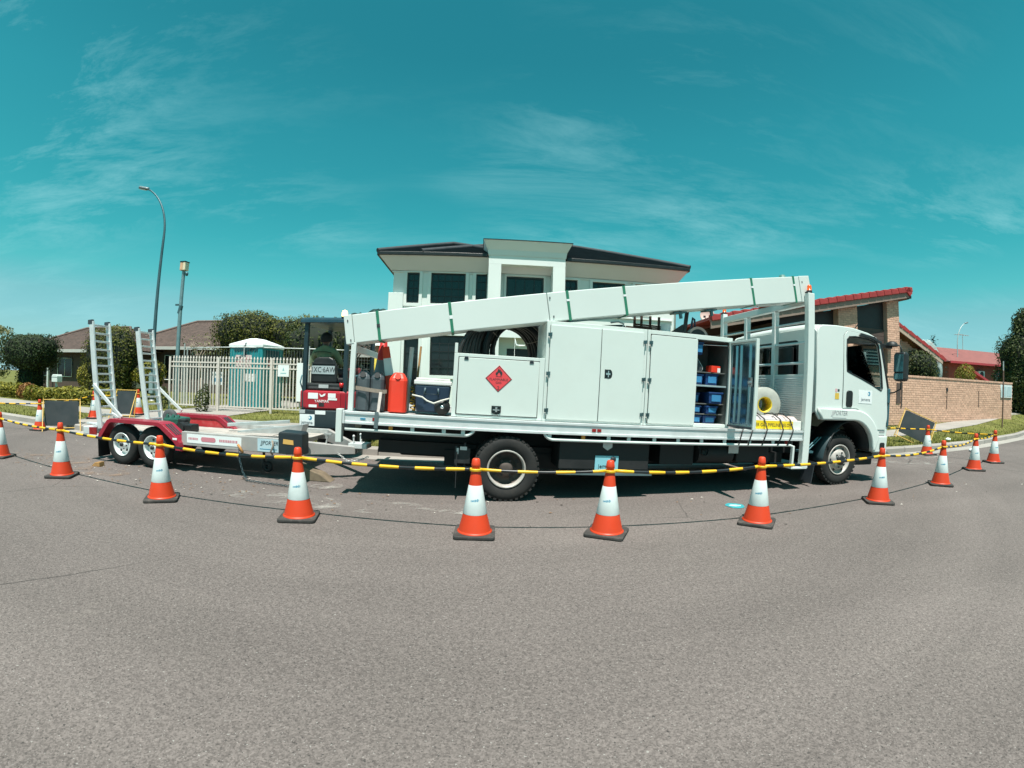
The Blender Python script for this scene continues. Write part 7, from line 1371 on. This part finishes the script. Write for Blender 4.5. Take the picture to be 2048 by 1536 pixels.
def foliage(boxes, n, size, m1, name, label, cat, loc, trunk=None, seed=1, power=4.0, group=None, core=True, jit=0.10, open_=0.0, asp=0.55):
    """superellipsoid lumps (cx,cy,cz,rx,ry,rz) clothed in single leaves"""
    rn = random.Random(seed); t = thing(name, label, cat, loc, 0, group); mb = MB()
    area = [b[3]*b[4]+b[4]*b[5]+b[3]*b[5] for b in boxes]; tot = sum(area)
    for b, ar in zip(boxes, area):
        c = Vector(b[:3]); r_ = Vector(b[3:6])
        for _ in range(int(n*ar/tot)):
            d = Vector((rn.gauss(0,1), rn.gauss(0,1), rn.gauss(0,1))).normalized()
            k = (abs(d.x)**power+abs(d.y)**power+abs(d.z)**power)**(-1/power)
            p = Vector((d.x*k*r_.x, d.y*k*r_.y, d.z*k*r_.z)); bump_ = shape_noise(p+c, seed)
            if open_ and bump_ < -0.55+open_*rn.random(): continue
            q = c+p*(1+jit*bump_*0.8+rn.uniform(-0.18,0.04)); nn = Vector((d.x/r_.x,d.y/r_.y,d.z/r_.z)).normalized(); leaf(mb, q, nn, size, rn, asp)
    mb.build('crown', m1, t, fix=False)
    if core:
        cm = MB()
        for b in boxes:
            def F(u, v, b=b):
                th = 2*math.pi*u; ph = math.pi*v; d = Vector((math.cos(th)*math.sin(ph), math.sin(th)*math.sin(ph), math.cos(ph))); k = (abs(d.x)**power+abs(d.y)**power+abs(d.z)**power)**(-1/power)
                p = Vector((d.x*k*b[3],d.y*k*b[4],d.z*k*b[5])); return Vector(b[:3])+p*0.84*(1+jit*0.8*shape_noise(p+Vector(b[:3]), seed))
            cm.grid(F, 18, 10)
        cm.build('dark_core', CORE, t)  # solid dark core added so the crown is not see-through
    if trunk:
        r0, h_, lean = trunk; tm_ = MB(); tm_.tube([(0,0,0),(lean*0.4,0,h_*0.45),(lean,0.05,h_)], [r0,r0*0.75,r0*0.5], 8)
        for i in range(5):
            a = i*1.3; tm_.tube([(lean*0.7,0,h_*0.75),(lean+math.cos(a)*h_*0.25,math.sin(a)*h_*0.25,h_*1.15),(lean+math.cos(a)*h_*0.42,math.sin(a)*h_*0.4,h_*1.5)], [r0*0.45,r0*0.3,r0*0.12], 6)
        tm_.build('trunk', BARK, t)
    return t
G = lambda x, y: (x, y, gz(x, y))
# left side
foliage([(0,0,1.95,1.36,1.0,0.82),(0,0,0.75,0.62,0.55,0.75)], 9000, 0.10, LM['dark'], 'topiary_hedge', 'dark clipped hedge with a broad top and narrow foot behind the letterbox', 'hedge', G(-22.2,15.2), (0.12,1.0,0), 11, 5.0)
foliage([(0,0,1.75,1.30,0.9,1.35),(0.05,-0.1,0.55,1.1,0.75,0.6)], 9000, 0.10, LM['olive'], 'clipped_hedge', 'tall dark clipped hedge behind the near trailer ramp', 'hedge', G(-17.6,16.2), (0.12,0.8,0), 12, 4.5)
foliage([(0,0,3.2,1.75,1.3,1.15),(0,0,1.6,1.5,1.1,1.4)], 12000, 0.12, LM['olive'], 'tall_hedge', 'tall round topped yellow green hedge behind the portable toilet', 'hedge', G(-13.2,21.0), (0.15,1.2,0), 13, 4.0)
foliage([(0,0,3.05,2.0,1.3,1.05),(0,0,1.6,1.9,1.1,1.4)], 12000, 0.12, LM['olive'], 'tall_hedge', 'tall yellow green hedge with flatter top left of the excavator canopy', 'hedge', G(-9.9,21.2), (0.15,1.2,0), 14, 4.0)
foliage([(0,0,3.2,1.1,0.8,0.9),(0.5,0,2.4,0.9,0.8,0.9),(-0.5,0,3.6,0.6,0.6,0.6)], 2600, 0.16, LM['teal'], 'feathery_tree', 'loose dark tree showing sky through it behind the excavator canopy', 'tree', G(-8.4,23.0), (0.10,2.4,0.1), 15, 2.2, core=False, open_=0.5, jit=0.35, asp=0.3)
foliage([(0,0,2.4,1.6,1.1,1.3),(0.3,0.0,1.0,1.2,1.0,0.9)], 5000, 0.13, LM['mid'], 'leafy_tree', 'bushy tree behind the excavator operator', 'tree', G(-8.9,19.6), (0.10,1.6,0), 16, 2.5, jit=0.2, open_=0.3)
foliage([(0,0,2.0,1.1,0.9,1.5)], 3000, 0.13, LM['grey'], 'pale_tree', 'pale yellow tree cut by the left edge of the picture', 'tree', G(-24.6,14.6), (0.09,1.4,0), 17, 2.2, core=False, jit=0.25)
foliage([(0,0,1.15,0.75,0.6,0.65),(0.2,0,0.6,0.45,0.4,0.5)], 2200, 0.12, LM['yellow'], 'golden_shrub', 'golden green shrub between the two trailer ramps', 'shrub', G(-15.8,16.6), (0.05,0.7,0), 18, 2.2, jit=0.25, open_=0.3)
foliage([(0,0,0.95,0.42,0.4,0.55)], 1200, 0.10, LM['yellow'], 'small_tree', 'slim young tree beside the white letterbox', 'tree', G(-19.6,16.4), (0.04,0.9,0), 19, 2.0, jit=0.3, core=False)
foliage([(0,0,0.32,0.22,0.18,0.32),(0.12,0,0.5,0.1,0.1,0.3)], 420, 0.13, LM['mid'], 'spiky_shrub', 'small dark shrub at the foot of the white picket fence', 'shrub', G(-9.75,12.75), None, 20, 2.0, jit=0.3, core=False, asp=0.25)
foliage([(0,0,0.35,0.25,0.2,0.35)], 420, 0.12, LM['mid'], 'spiky_shrub', 'small dark shrub at the left end of the white picket fence', 'shrub', G(-11.65,13.0), None, 21, 2.0, jit=0.3, core=False, asp=0.25)
# row of leafy garden plants along the left footpath
rn = random.Random(3)
where = ['at the left edge','second from the left edge','third from the left edge','left of the rusty shrub','rusty brown shrub','right of the rusty shrub','below the letterbox','right of the letterbox post','in the middle of the row','before the dark porch','left of the near ramp','nearest the near ramp']
for i_ in range(12):
    x = -23.0+i_*0.86; y = kerb_y(x)+3.75+rn.uniform(-0.15,0.15)
    rust = i_ == 4
    foliage([(0,0,0.30,0.46,0.36,0.30)], 420, 0.15, leafmat('rust_leaf', (0.10,0.035,0.012), (0.26,0.12,0.03)) if rust else LM['yellow'], 'garden_plant', ('rusty brown shrub in the row of garden plants' if rust else 'yellow green leafy garden plant '+where[i_]+' of the bed' if 'edge' in where[i_] or 'row' in where[i_] else 'yellow green leafy garden plant '+where[i_]), 'plant', (x,y,gz(x,y)), None, 30+i_, 2.0, 'garden plants along the footpath', core=False, jit=0.3, asp=0.5)
# frangipani-like bare tree behind the fence
t = thing('bare_tree', 'thin pale bare branched tree behind the picket fence', 'tree', G(-13.6,17.6)); m_ = MB(); rn = random.Random(8)
def br(p, d, l, r_, n):
    q = p+d*l; m_.tube([p, (p+q)/2+Vector((rn.uniform(-.05,.05),rn.uniform(-.05,.05),0)), q], [r_,r_*0.85,r_*0.7], 5)
    if n:
        for _ in range(3): br(q, (d+Vector((rn.uniform(-.8,.8),rn.uniform(-.6,.6),rn.uniform(-0.1,.5)))).normalized(), l*0.72, r_*0.62, n-1)
br(Vector((0,0,0)), Vector((0.05,0,1)), 1.0, 0.05, 3); m_.build('trunk', mat('pale_bark', (0.30,0.24,0.19), 0.9, var=0.15), t)
m_ = MB()
for _ in range(160): leaf(m_, (rn.uniform(-0.8,0.9),rn.uniform(-.6,.6),rn.uniform(2.0,2.9)), (0,0,1), 0.12, rn)
m_.build('crown', LM['grey'], t, fix=False)
# right side
foliage([(0,0,2.0,0.95,0.7,0.75),(0.5,0.1,1.5,0.9,0.6,0.8),(-0.75,0,1.9,0.35,0.4,0.35)], 6000, 0.10, LM['mid'], 'dark_shrub', 'dark bushy shrub rising behind the brick wall', 'shrub', (17.6,15.9,0.6), (0.08,1.0,0), 40, 2.4, jit=0.22)
foliage([(0,0,1.5,0.6,0.6,0.7)], 1800, 0.14, LM['yellow'], 'golden_palm', 'yellow green leafy plant before the far red house', 'plant', (24.6,18.6,0.9), (0.06,1.0,0), 41, 2.0, jit=0.3, core=False, asp=0.3)
foliage([(0,0,3.0,1.7,1.6,2.3),(0.6,0.2,1.5,2.2,1.9,1.6),(-0.1,0,5.0,0.8,0.8,1.3)], 17000, 0.16, LM['mid'], 'conifer_tree', 'big dark green tree at the right edge of the picture', 'tree', (30.2,18.3,0.5), (0.22,2.0,0), 42, 2.2, jit=0.22)
t = thing('netted_tree', 'small tree wrapped in pale see-through netting above the brick wall', 'tree', (18.9,16.6,0.6))
NET = bpy.data.materials.new('pale_netting'); NET.use_nodes = True; nd = NET.node_tree.nodes; lk = NET.node_tree.links; b_ = nd['Principled BSDF']; b_.inputs['Base Color'].default_value = (0.42,0.52,0.50,1); b_.inputs['Roughness'].default_value = 0.5
nz_ = nd.new('ShaderNodeTexNoise'); nz_.inputs['Scale'].default_value = 5; nz_.inputs['Detail'].default_value = 6; mr_ = nd.new('ShaderNodeMapRange'); mr_.inputs[1].default_value = 0.35; mr_.inputs[2].default_value = 0.65; mr_.inputs[3].default_value = 0.25; mr_.inputs[4].default_value = 0.85; lk.new(nz_.outputs[0], mr_.inputs[0]); lk.new(mr_.outputs[0], b_.inputs['Alpha'])
m_ = MB(); m_.grid(lambda u, v: (0.78*math.sin(math.pi*(0.04+0.60*v))*math.cos(2*math.pi*u)*(1+0.10*math.sin(5*2*math.pi*u)), 0.7*math.sin(math.pi*(0.04+0.60*v))*math.sin(2*math.pi*u), 2.35+1.0*math.cos(math.pi*(0.04+0.75*v))+0.06*math.sin(9*2*math.pi*u)), 40, 14); m_.build('netting', NET, t)
m_ = MB(); m_.tube([(0,0,0),(0.05,0,1.4),(0.0,0.05,2.6)],[0.07,0.05,0.03],7); m_.tube([(0.05,0,1.4),(0.4,0.1,2.1),(0.62,0.1,3.3),(0.66,0.1,3.5)],[0.04,0.03,0.02,0.01],6); m_.build('trunk', BARK, t)
m_ = MB(); rn = random.Random(9)
for _ in range(700): leaf(m_, (rn.gauss(0,0.36),rn.gauss(0,0.3),2.2+rn.gauss(0,0.4)), (0,0,1), 0.10, rn)
for _ in range(60): leaf(m_, (0.63+rn.gauss(0,0.10),0.1+rn.gauss(0,0.08),3.35+rn.gauss(0,0.15)), (0,0,1), 0.12, rn)
m_.build('crown', LM['teal'], t, fix=False)
foliage([(0,0,2.2,3.0,2.0,1.6)], 3500, 0.30, LM['dark'], 'distant_tree', 'dark distant tree mass at the right end of the street', 'tree', (46.0,24.0,0.4), (0.2,2.0,0), 43, 2.3, jit=0.25)
def palm(loc, h_, label, seed):
    t = thing('palm_tree', label, 'palm', loc, 0, 'distant palms over the roofs'); rn = random.Random(seed); m_ = MB(); m_.tube([(0,0,0),(0.1,0,h_*0.5),(0.15,0,h_)],[0.22,0.18,0.16],7); m_.build('trunk', BARK, t)
    m_ = MB()
    for i in range(16):
        a = 2*math.pi*i/16+rn.uniform(-.2,.2); e_ = rn.uniform(0.1,0.9); L_ = rn.uniform(1.6,2.3); pts = []
        for s_ in range(7): u = s_/6; pts.append(Vector((0.15+math.cos(a)*L_*u, math.sin(a)*L_*u, h_+e_*L_*u-1.35*L_*u*u)))
        for s_ in range(6):
            d = (pts[s_+1]-pts[s_]); sd_ = d.cross(Vector((0,0,1))).normalized()
            for sg_ in (-1,1):
                i0 = len(m_.v); m_.v += [pts[s_], pts[s_+1], pts[s_+1]+sd_*sg_*0.35-Vector((0,0,0.25)), pts[s_]+sd_*sg_*0.30-Vector((0,0,0.20))]; m_.f.append((i0,i0+1,i0+2,i0+3)); m_.m.append(0); m_.s.append(False)
    m_.build('crown', LM['teal'], t, fix=False)
palm((-52.0,41.0,0), 5.6, 'small distant palm between the two left hedges', 1); palm((-44.5,46.0,0), 6.0, 'small distant palm left of the far ramp top', 2)
palm((-14.2,40.5,0), 7.2, 'small distant palm crown over the tall hedge', 3); palm((-12.6,41.0,0), 7.8, 'second distant palm crown right of the first over the tall hedge', 4)

# ================================================================== WHITE PICKET FENCE
FA, FB = Vector((-11.42,13.15,0)), Vector((-5.4,13.55,0)); FL = (FB-FA).length; FANG = math.atan2(FB.y-FA.y, FB.x-FA.x)
FW = mat('fence_white', (0.60,0.535,0.485), 0.6, var=0.06, dirt=0.2, dcol=(0.4,0.34,0.28), ds=4)
fz = gz(-9,13.3)
pf = thing('picket_fence', 'white metal picket fence in front of the portable toilet', 'fence', (FA.x, FA.y, fz), FANG)
pm_ = MB(); pm_.box((-0.018,-0.018,0.12),(0.018,0.018,1.70)); pm_.hexa([(-0.027,-0.022,1.701),(0.027,-0.022,1.701),(0.027,0.022,1.701),(-0.027,0.022,1.701)],[(-0.006,-0.006,1.78),(0.006,-0.006,1.78),(0.006,0.006,1.78),(-0.006,0.006,1.78)]); pme = pm_.mesh('picket', [FW])
n_ = int(FL/0.115)
for i_ in range(1, n_): 
    o_ = bpy.data.objects.new('picket', pme); COL.objects.link(o_); o_.parent = pf; o_.location = (i_*0.115,0,0)
for z in (0.16,1.42,1.57): m_ = MB(); m_.box((0,-0.03,z-0.022),(FL,-0.019,z+0.022)); m_.build('rail', FW, pf)
for x in (0.0,1.93,3.86,5.79): m_ = MB(); m_.box((x-0.035,-0.075,-0.05),(x+0.035,-0.0305,1.74)); m_.build('post', FW, pf, 0.004)
def fsign(x, z0, w_, h_, label, mm=STICK, txt=True):
    t = thing('fence_sign', label, 'sign', mat=pf.matrix_basis @ Matrix.Translation((x,-0.09,z0))); plate('board', rrect(0,0,w_,h_,0.005,1), [], 0.006, mm, t, 0.001, XZat(0))
    if txt: m_ = MB(); m_.box((w_*0.25,-0.0045,h_*0.25),(w_*0.75,-0.0036,h_*0.33)); m_.prism([(w_*0.4,h_*0.5),(w_*0.6,h_*0.5),(w_*0.5,h_*0.8)], -0.0045, -0.0036); m_.build('print', mat('pale_teal_print', (0.25,0.45,0.48), 0.6), t)
    return t
fsign(4.10,1.18,0.38,0.36,'small white notice on the picket fence near the excavator')
fsign(4.75,0.42,0.36,1.20,'tall white banner on the fence beside the excavator',STICK,False)
t = fsign(1.62,0.85,0.42,0.42,'white notice with teal letters behind the pickets',STICK,False); t.location.y += 0.16; m_ = MB(); m_.box((0.03,-0.005,0.10),(0.37,-0.0036,0.22)); m_.build('lettering', TEAL, t)
# ================================================================== PORTABLE TOILET
TEALP = mat('teal_plastic', (0.015,0.22,0.24), 0.45, var=0.08, vs=3, dirt=0.15, dcol=(0.05,0.18,0.18)); TEALD = mat('dark_teal_vent', (0.006,0.05,0.06), 0.5)
pt = thing('portable_toilet', 'teal portable toilet with white domed roof behind the fence', 'portable toilet', (-9.15,15.0,gz(-9,15)), R(-6))
m_ = MB(); m_.box((-0.72,-0.6,0.05),(0.72,0.65,2.16)); m_.build('cabin', TEALP, pt, 0.03)
for i_ in range(11): m_ = MB(); x = -0.62+i_*0.12; m_.box((x,-0.615,1.55),(x+0.03,-0.601,2.05)); m_.build('wall_rib', TEALP, pt, 0.003)
m_ = MB(); m_.box((-0.52,-0.62,2.0),(0.52,-0.602,2.10)); m_.build('vent_slot', TEALD, pt); m_ = MB(); m_.box((0.722,-0.4,1.7),(0.735,0.4,2.05)); m_.build('side_vent', TEALD, pt)
m_ = MB(); m_.box((-0.75,-0.63,2.12),(0.75,0.68,2.24)); m_.hexa([(-0.75,-0.63,2.241),(0.75,-0.63,2.241),(0.75,0.68,2.241),(-0.75,0.68,2.241)],[(-0.15,-0.2,2.47),(0.15,-0.2,2.47),(0.15,0.3,2.47),(-0.15,0.3,2.47)]); m_.build('roof', mat('toilet_roof', (0.72,0.74,0.73), 0.5, var=0.04), pt, 0.02)
st_ = plate('advert', rrect(-0.42,1.46,0.28,1.86,0.01,1), [], 0.004, mat('advert_pale', (0.66,0.50,0.49), 0.5, var=0.06), pt, 0, XZat(-0.622))
for z, mm in ((1.74,'advert_rose'),(1.60,'advert_rose')): m_ = MB(); m_.hexa([(-0.40,-0.6275,z),(0.26,-0.6275,z-0.05),(0.26,-0.6255,z-0.05),(-0.40,-0.6255,z)],[(-0.40,-0.6275,z+0.05),(0.26,-0.6275,z-0.01),(0.26,-0.6255,z-0.01),(-0.40,-0.6255,z+0.05)]); m_.build('advert_stripe', mat(mm, (0.45,0.16,0.18), 0.5), st_)
plate('side_sticker', rrect(-0.25,1.5,0.05,1.8,0.01,1), [], 0.004, mat('side_red', (0.45,0.12,0.12), 0.5), pt, 0, Matrix.Translation((0.726,0,0)) @ Matrix.Rotation(R(90),4,'Z') @ XZ)
plate('lower_notice', rrect(-0.05,0.95,0.45,1.22,0.01,1), [], 0.004, STICK, pt, 0, XZat(-0.604))
m_ = MB(); m_.box((-0.02,-0.63,0.1),(0.03,-0.605,2.3)); m_.build('door_post', TEALD, pt)
# ================================================================== TEMPORARY WORKS FENCE
tf = thing('works_fence', 'thin galvanised temporary fence rail behind the picket fence', 'fence', (-11.6,14.05,gz(-11.6,14.05)), R(6))
m_ = MB(); m_.cyl((0,0,0),(0,0,2.25),0.022,n=8); m_.build('post', GALV, tf); m_ = MB(); m_.cyl((0.12,0,0),(0.12,0,2.10),0.02,n=8); m_.build('post', GALV, tf)
for x in (2.4,4.8,7.0): m_ = MB(); m_.cyl((x,0,0),(x,0,2.22),0.022,n=8); m_.build('post', GALV, tf)
m_ = MB(); m_.tube([(0.12,0,2.06),(1.2,0,2.12),(2.4,0,2.14),(4.8,0,2.13),(7.0,0,2.10)],0.02,7); m_.build('top_rail', GALV, tf)
WIRE = mat('fence_wire', (0.30,0.30,0.29), 0.6, 0.4)
m_ = MB()
for i_ in range(70): x = 0.15+i_*0.098; m_.box((x,-0.002,0.1),(x+0.004,0.002,2.06))
for z in (0.3,0.6,0.9,1.2,1.5,1.8): m_.box((0.12,0.003,z),(7.0,0.007,z+0.004))
m_.build('wire_mesh', WIRE, tf)['kind'] = 'stuff'
# ================================================================== LAMPS AND POLES
LPM = mat('lamp_pole_paint', (0.055,0.12,0.14), 0.5, 0.4, var=0.12, vs=2, dirt=0.3, dcol=(0.16,0.17,0.17), ds=1.5)
def lamp(loc, label, s_=1.0, side=-1, m1=None):
    t = thing('street_lamp', label, 'street lamp', loc, 0, None); t.scale = (s_,s_,s_); m1 = m1 or LPM
    m_ = MB(); m_.lathe([(0.14,0.0),(0.14,0.03),(0.085,0.04)],14); m_.build('base_flange', GALV, t)
    pts = [(0,0,0),(0.0,0,2.0),(0.0,0,4.8),(0.0,0,6.9)]; c = (side*2.25, 6.95)
    for i in range(13):
        a = R(i*66/12); pts.append((c[0]-side*2.25*math.cos(a), 0, c[1]+2.45*math.sin(a)))
    m_ = MB(); m_.tube(pts, [0.085,0.08,0.066,0.054]+[0.05-0.0014*i for i in range(13)], 10); m_.build('pole', m1, t)
    e_ = Vector(pts[-1]); m_ = MB(); L_ = 0.62
    m_.M = Matrix.Translation(e_) @ Matrix.Rotation(R(-14*side),4,'Y')
    if side > 0: pass
    prof = [(0,0.05),(0.12,0.10),(0.35,0.12),(0.55,0.09),(0.66,0.01)]
    ks = [[m_.vert((side*x, w_*q, h_)) for q, h_ in ((-1,-0.03),(-0.7,0.05),(0,0.09),(0.7,0.05),(1,-0.03))] for x, w_ in prof]
    for i in range(len(ks)-1):
        for j in range(4): m_.face((ks[i][j],ks[i+1][j],ks[i+1][j+1],ks[i][j+1]),0,True)
        m_.face((ks[i][0],ks[i][4],ks[i+1][4],ks[i+1][0]))
    m_.face([ks[0][j] for j in range(5)]); m_.face([ks[-1][j] for j in range(5)]); hd_ = m_.build('lamp_head', mat('lamp_head_grey', (0.16,0.20,0.21), 0.5, 0.3, var=0.1), t)
    m_ = MB(); m_.M = Matrix.Translation(e_) @ Matrix.Rotation(R(-14*side),4,'Y'); m_.box((side*0.16,-0.07,-0.06),(side*0.56,0.07,-0.034)); m_.build('lens', mat('lamp_lens', (0.45,0.50,0.50), 0.3), hd_, 0.01)
    return t
lp = lamp(G(-14.85,15.95), 'tall curved dark street lamp behind the trailer ramps', 1.0)
m_ = MB(); m_.box((-0.11,-0.11,0.3),(0.11,0.11,1.15)); m_.build('service_box', mat('pale_blue_box', (0.20,0.28,0.30), 0.6), lp, 0.01)
lamp((38.6,30.2,0.4), 'far pale street lamp before the distant red roof', 0.82, 1, mat('pale_pole', (0.42,0.46,0.46), 0.5, 0.3))
fp = thing('floodlight_pole', 'straight grey pole with a small orange and white lamp on top', 'pole', G(-14.2,16.75))
m_ = MB(); m_.cyl((0,0,0),(0,0,5.55),0.10,0.075,n=12); m_.build('pole', mat('pale_teal_pole', (0.16,0.26,0.28), 0.5, 0.3, var=0.12), fp)
m_ = MB(); m_.cyl((-0.05,0,3.7),(0.03,0,4.05),0.10,0.09,n=12); m_.box((-0.28,-0.04,4.05),(-0.02,0.04,4.12)); m_.build('bracket', LPM, fp)
m_ = MB(); m_.box((-0.14,-0.14,5.56),(0.0,0.14,5.92)); m_.build('lamp_box', mat('peach_lens', (0.62,0.36,0.22), 0.5), fp, 0.02); m_ = MB(); m_.box((0.01,-0.14,5.56),(0.15,0.14,5.92)); m_.build('lamp_box', mat('cream_lens', (0.72,0.60,0.42), 0.5), fp, 0.02)
m_ = MB(); m_.box((-0.15,-0.15,5.921),(0.16,0.15,5.96)); m_.build('lamp_cap', BLACK, fp); m_ = MB(); m_.lathe([(0,0.08),(0.06,0.06),(0.07,0),(0.05,-0.08),(0,-0.1)],12,c=(0.18,0,5.42)); m_.build('sensor', LPM, fp)
t = thing('sign_post', 'thin bare steel post on the verge at the far right', 'post', (19.3,12.75,gz(19.3,12.75))); m_ = MB(); m_.cyl((0,0,-0.1),(-0.02,0,2.25),0.03,n=10); m_.build('post', mat('rusty_post', (0.16,0.10,0.075), 0.7, 0.3, var=0.2), t); m_ = MB(); m_.cyl((-0.02,0,1.75),(-0.024,0,2.62),0.026,n=10); m_.build('sleeve', GALV, t)
# letterbox
t = thing('letterbox', 'white letterbox on a post among the garden plants', 'letterbox', G(-17.75,13.4)); m_ = MB(); m_.beam((0,0,-0.1),(-0.02,0,0.72),0.07,0.07); m_.build('post', WHITE, t, 0.005); m_ = MB(); m_.prism([(-0.18,0.72),(0.18,0.72),(0.18,0.95),(0.14,1.02),(-0.12,1.02),(-0.18,0.95)], -0.13, 0.13); m_.build('box', WHITE, t, 0.015); m_ = MB(); m_.box((-0.19,-0.134,0.90),(0.19,-0.128,0.925)); m_.build('slot', mat('slot_grey', (0.2,0.22,0.22), 0.6), t)
t = thing('parked_car', 'pale car bonnet half hidden in the dark porch at the left', 'car', (-21.6,20.6,0.25), R(12)); m_ = MB(); m_.prism([(-0.9,0.25),(0.9,0.25),(0.9,0.75),(0.55,0.85),(-0.3,0.92),(-0.9,0.9)], -0.8, 0.8); m_.build('body', mat('pale_car_paint', (0.55,0.50,0.48), 0.3, var=0.03, coat=0.4), t, 0.06); m_ = MB(); m_.prism([(-0.9,0.9),(-0.3,0.92),(-0.7,1.4),(-0.9,1.42)], -0.7, 0.7); m_.build('windscreen', DGLASS, t, 0.02)
for x, y in ((0.5,-0.8),(0.5,0.8),(-0.6,-0.8),(-0.6,0.8)): m_ = MB(); m_.lathe([(0,-0.1),(0.2,-0.1),(0.3,-0.08),(0.3,0.08),(0.2,0.1),(0,0.1)],20,axis='y',c=(x,y,0.3)); m_.build('wheel', RUBBER, t)
# ================================================================== ROAD WORK SIGNS SEEN FROM BEHIND
SGB = mat('sign_back', (0.030,0.036,0.040), 0.55, 0.2, var=0.15, vs=4, dirt=0.25, dcol=(0.08,0.07,0.065)); FRY = mat('sign_frame_yellow', (0.50,0.30,0.06), 0.6, var=0.15)
def rsign(loc, rz, tilt, label, w_=0.80, h_=0.58, z0=0.10, lean=12):
    t = thing('road_sign', label, 'road sign', mat=Matrix.Translation(loc) @ Matrix.Rotation(R(rz),4,'Z') @ Matrix.Rotation(R(tilt),4,'Y'), group='work signs facing away')
    Ml = Matrix.Rotation(R(-lean),4,'X')
    plate('panel', rrect(-w_/2,z0,w_/2,z0+h_,0.04,3), [], 0.012, SGB, t, 0.002, Ml @ XZat(0))
    for x in (-w_/2-0.03, w_/2+0.03):
        m_ = MB(); m_.M = Ml; m_.cyl((x,0.01,0),(x,0.01,z0+h_+0.06),0.013,n=6); m_.build('frame_leg', FRY, t); m_ = MB(); m_.beam(Ml @ Vector((x,0.01,z0+h_)), (x+0.02,-0.32,0.0), 0.02, 0.02); m_.build('prop_leg', FRY, t)
    m_ = MB(); m_.M = Ml; m_.cyl((-w_/2-0.04,0.012,z0+h_+0.03),(w_/2+0.04,0.012,z0+h_+0.03),0.012,n=6); m_.build('top_bar', FRY, t)
    m_ = MB(); m_.M = Ml; m_.cyl((-w_/2-0.04,0.012,0.05),(w_/2+0.04,0.012,0.05),0.012,n=6); m_.build('bottom_bar', FRY, t)
    return t
rsign((-10.35,7.95,0.005), 48, 0, 'dark back of a work sign at the kerb on the left')
rsign((-10.35,10.0,0.17), 18, 0, 'dark back of a work sign between the two trailer ramps', 0.55, 0.62)
rsign((10.55,9.75,gz(10.6,9.75)), -40, 22, 'dark tilted back of a work sign on the grass at right', 0.85, 0.62, 0.16)
# small litter and stones along the gutter and verge
for i_, (x, y, r_, lab) in enumerate(((11.9,8.75,0.06,'small white stone in the gutter behind the last cone'),(12.4,9.95,0.07,'white stone on the grass behind the rightmost cone'))):
    t = thing('white_stone', lab, 'stone', (x, y, 0.0 if y < kerb_y(x) else gz(x,y))); m_ = MB(); m_.grid(lambda u, v: (r_*1.4*math.sin(math.pi*v)*math.cos(2*math.pi*u), r_*math.sin(math.pi*v)*math.sin(2*math.pi*u), r_*0.7+r_*0.7*math.cos(math.pi*v)), 10, 6); m_.build('stone', STICK, t)
rn = random.Random(77); lt = MB()
for _ in range(420):
    x = rn.choice((rn.uniform(-9,-1), rn.uniform(-9,9), rn.uniform(-7.5,-3.5))); y = rn.choice((rn.uniform(4.0,7.6), rn.uniform(4.6,5.6)))
    s_ = rn.uniform(0.008,0.028); a = rn.uniform(0,3.14); i0 = len(lt.v)
    lt.v += [Vector((x+s_*math.cos(a+q*2.1), y+s_*0.6*math.sin(a+q*2.1), 0.004+(0.006 if q else 0.012))) for q in range(3)]; lt.f.append((i0,i0+1,i0+2)); lt.m.append(rn.choice((0,0,1,2))); lt.s.append(False)
o_ = lt.build('litter', [mat('leaf_litter', (0.16,0.09,0.05), 0.9), mat('dark_litter', (0.05,0.04,0.035), 0.9), mat('pale_chip', (0.42,0.38,0.34), 0.9)], fix=False); o_['kind'] = 'stuff'; o_['label'] = 'dry leaf litter and grit on the road'
# pale concrete slurry stains left on the road, thin sheets
def stain(x, y, sx, sy, seed, col, name='slurry_stain'):
    rn = random.Random(seed); m_ = MB(); ang = rn.uniform(-0.3,0.3); m_.face([m_.vert((sx*(1+0.25*math.sin(3*a+seed)+0.15*math.sin(7*a))*math.cos(a), sy*(1+0.3*math.sin(2*a+seed*2)+0.15*math.sin(5*a))*math.sin(a), 0)) for a in [2*math.pi*i/48 for i in range(48)]])
    return m_.build(name, col, ROAD, loc=(x,y,0.0045+0.0006*seed), rot=(0,0,ang))
def stainmat(name, col, thr):
    m = bpy.data.materials.new(name); m.use_nodes = True; nd = m.node_tree.nodes; lk = m.node_tree.links; b = nd['Principled BSDF']; b.inputs['Base Color'].default_value = (*col,1); b.inputs['Roughness'].default_value = 0.95
    tc_ = nd.new('ShaderNodeTexCoord'); nz_ = nd.new('ShaderNodeTexNoise'); nz_.inputs['Scale'].default_value = 3.2; nz_.inputs['Detail'].default_value = 9; nz_.inputs['Roughness'].default_value = 0.72; lk.new(tc_.outputs['Object'], nz_.inputs['Vector']); mr_ = nd.new('ShaderNodeMapRange'); mr_.inputs[1].default_value = thr; mr_.inputs[2].default_value = thr+0.22; mr_.inputs[3].default_value = 0; mr_.inputs[4].default_value = 0.7; lk.new(nz_.outputs[0], mr_.inputs[0]); lk.new(mr_.outputs[0], b.inputs['Alpha']); return m
S1 = stainmat('pale_slurry', (0.42,0.39,0.36), 0.50); S2 = stainmat('red_dust', (0.30,0.19,0.13), 0.50)
stain(8.2,7.6,1.1,0.35,1,S1); stain(9.4,8.2,0.9,0.3,2,S1); stain(-2.4,4.75,0.9,0.22,3,S1); stain(-0.9,4.85,0.6,0.15,4,S1); stain(-6.9,5.3,1.0,0.35,5,S2); stain(-5.7,4.9,0.8,0.2,6,S2); stain(-2.7,5.6,0.8,0.25,7,S1)
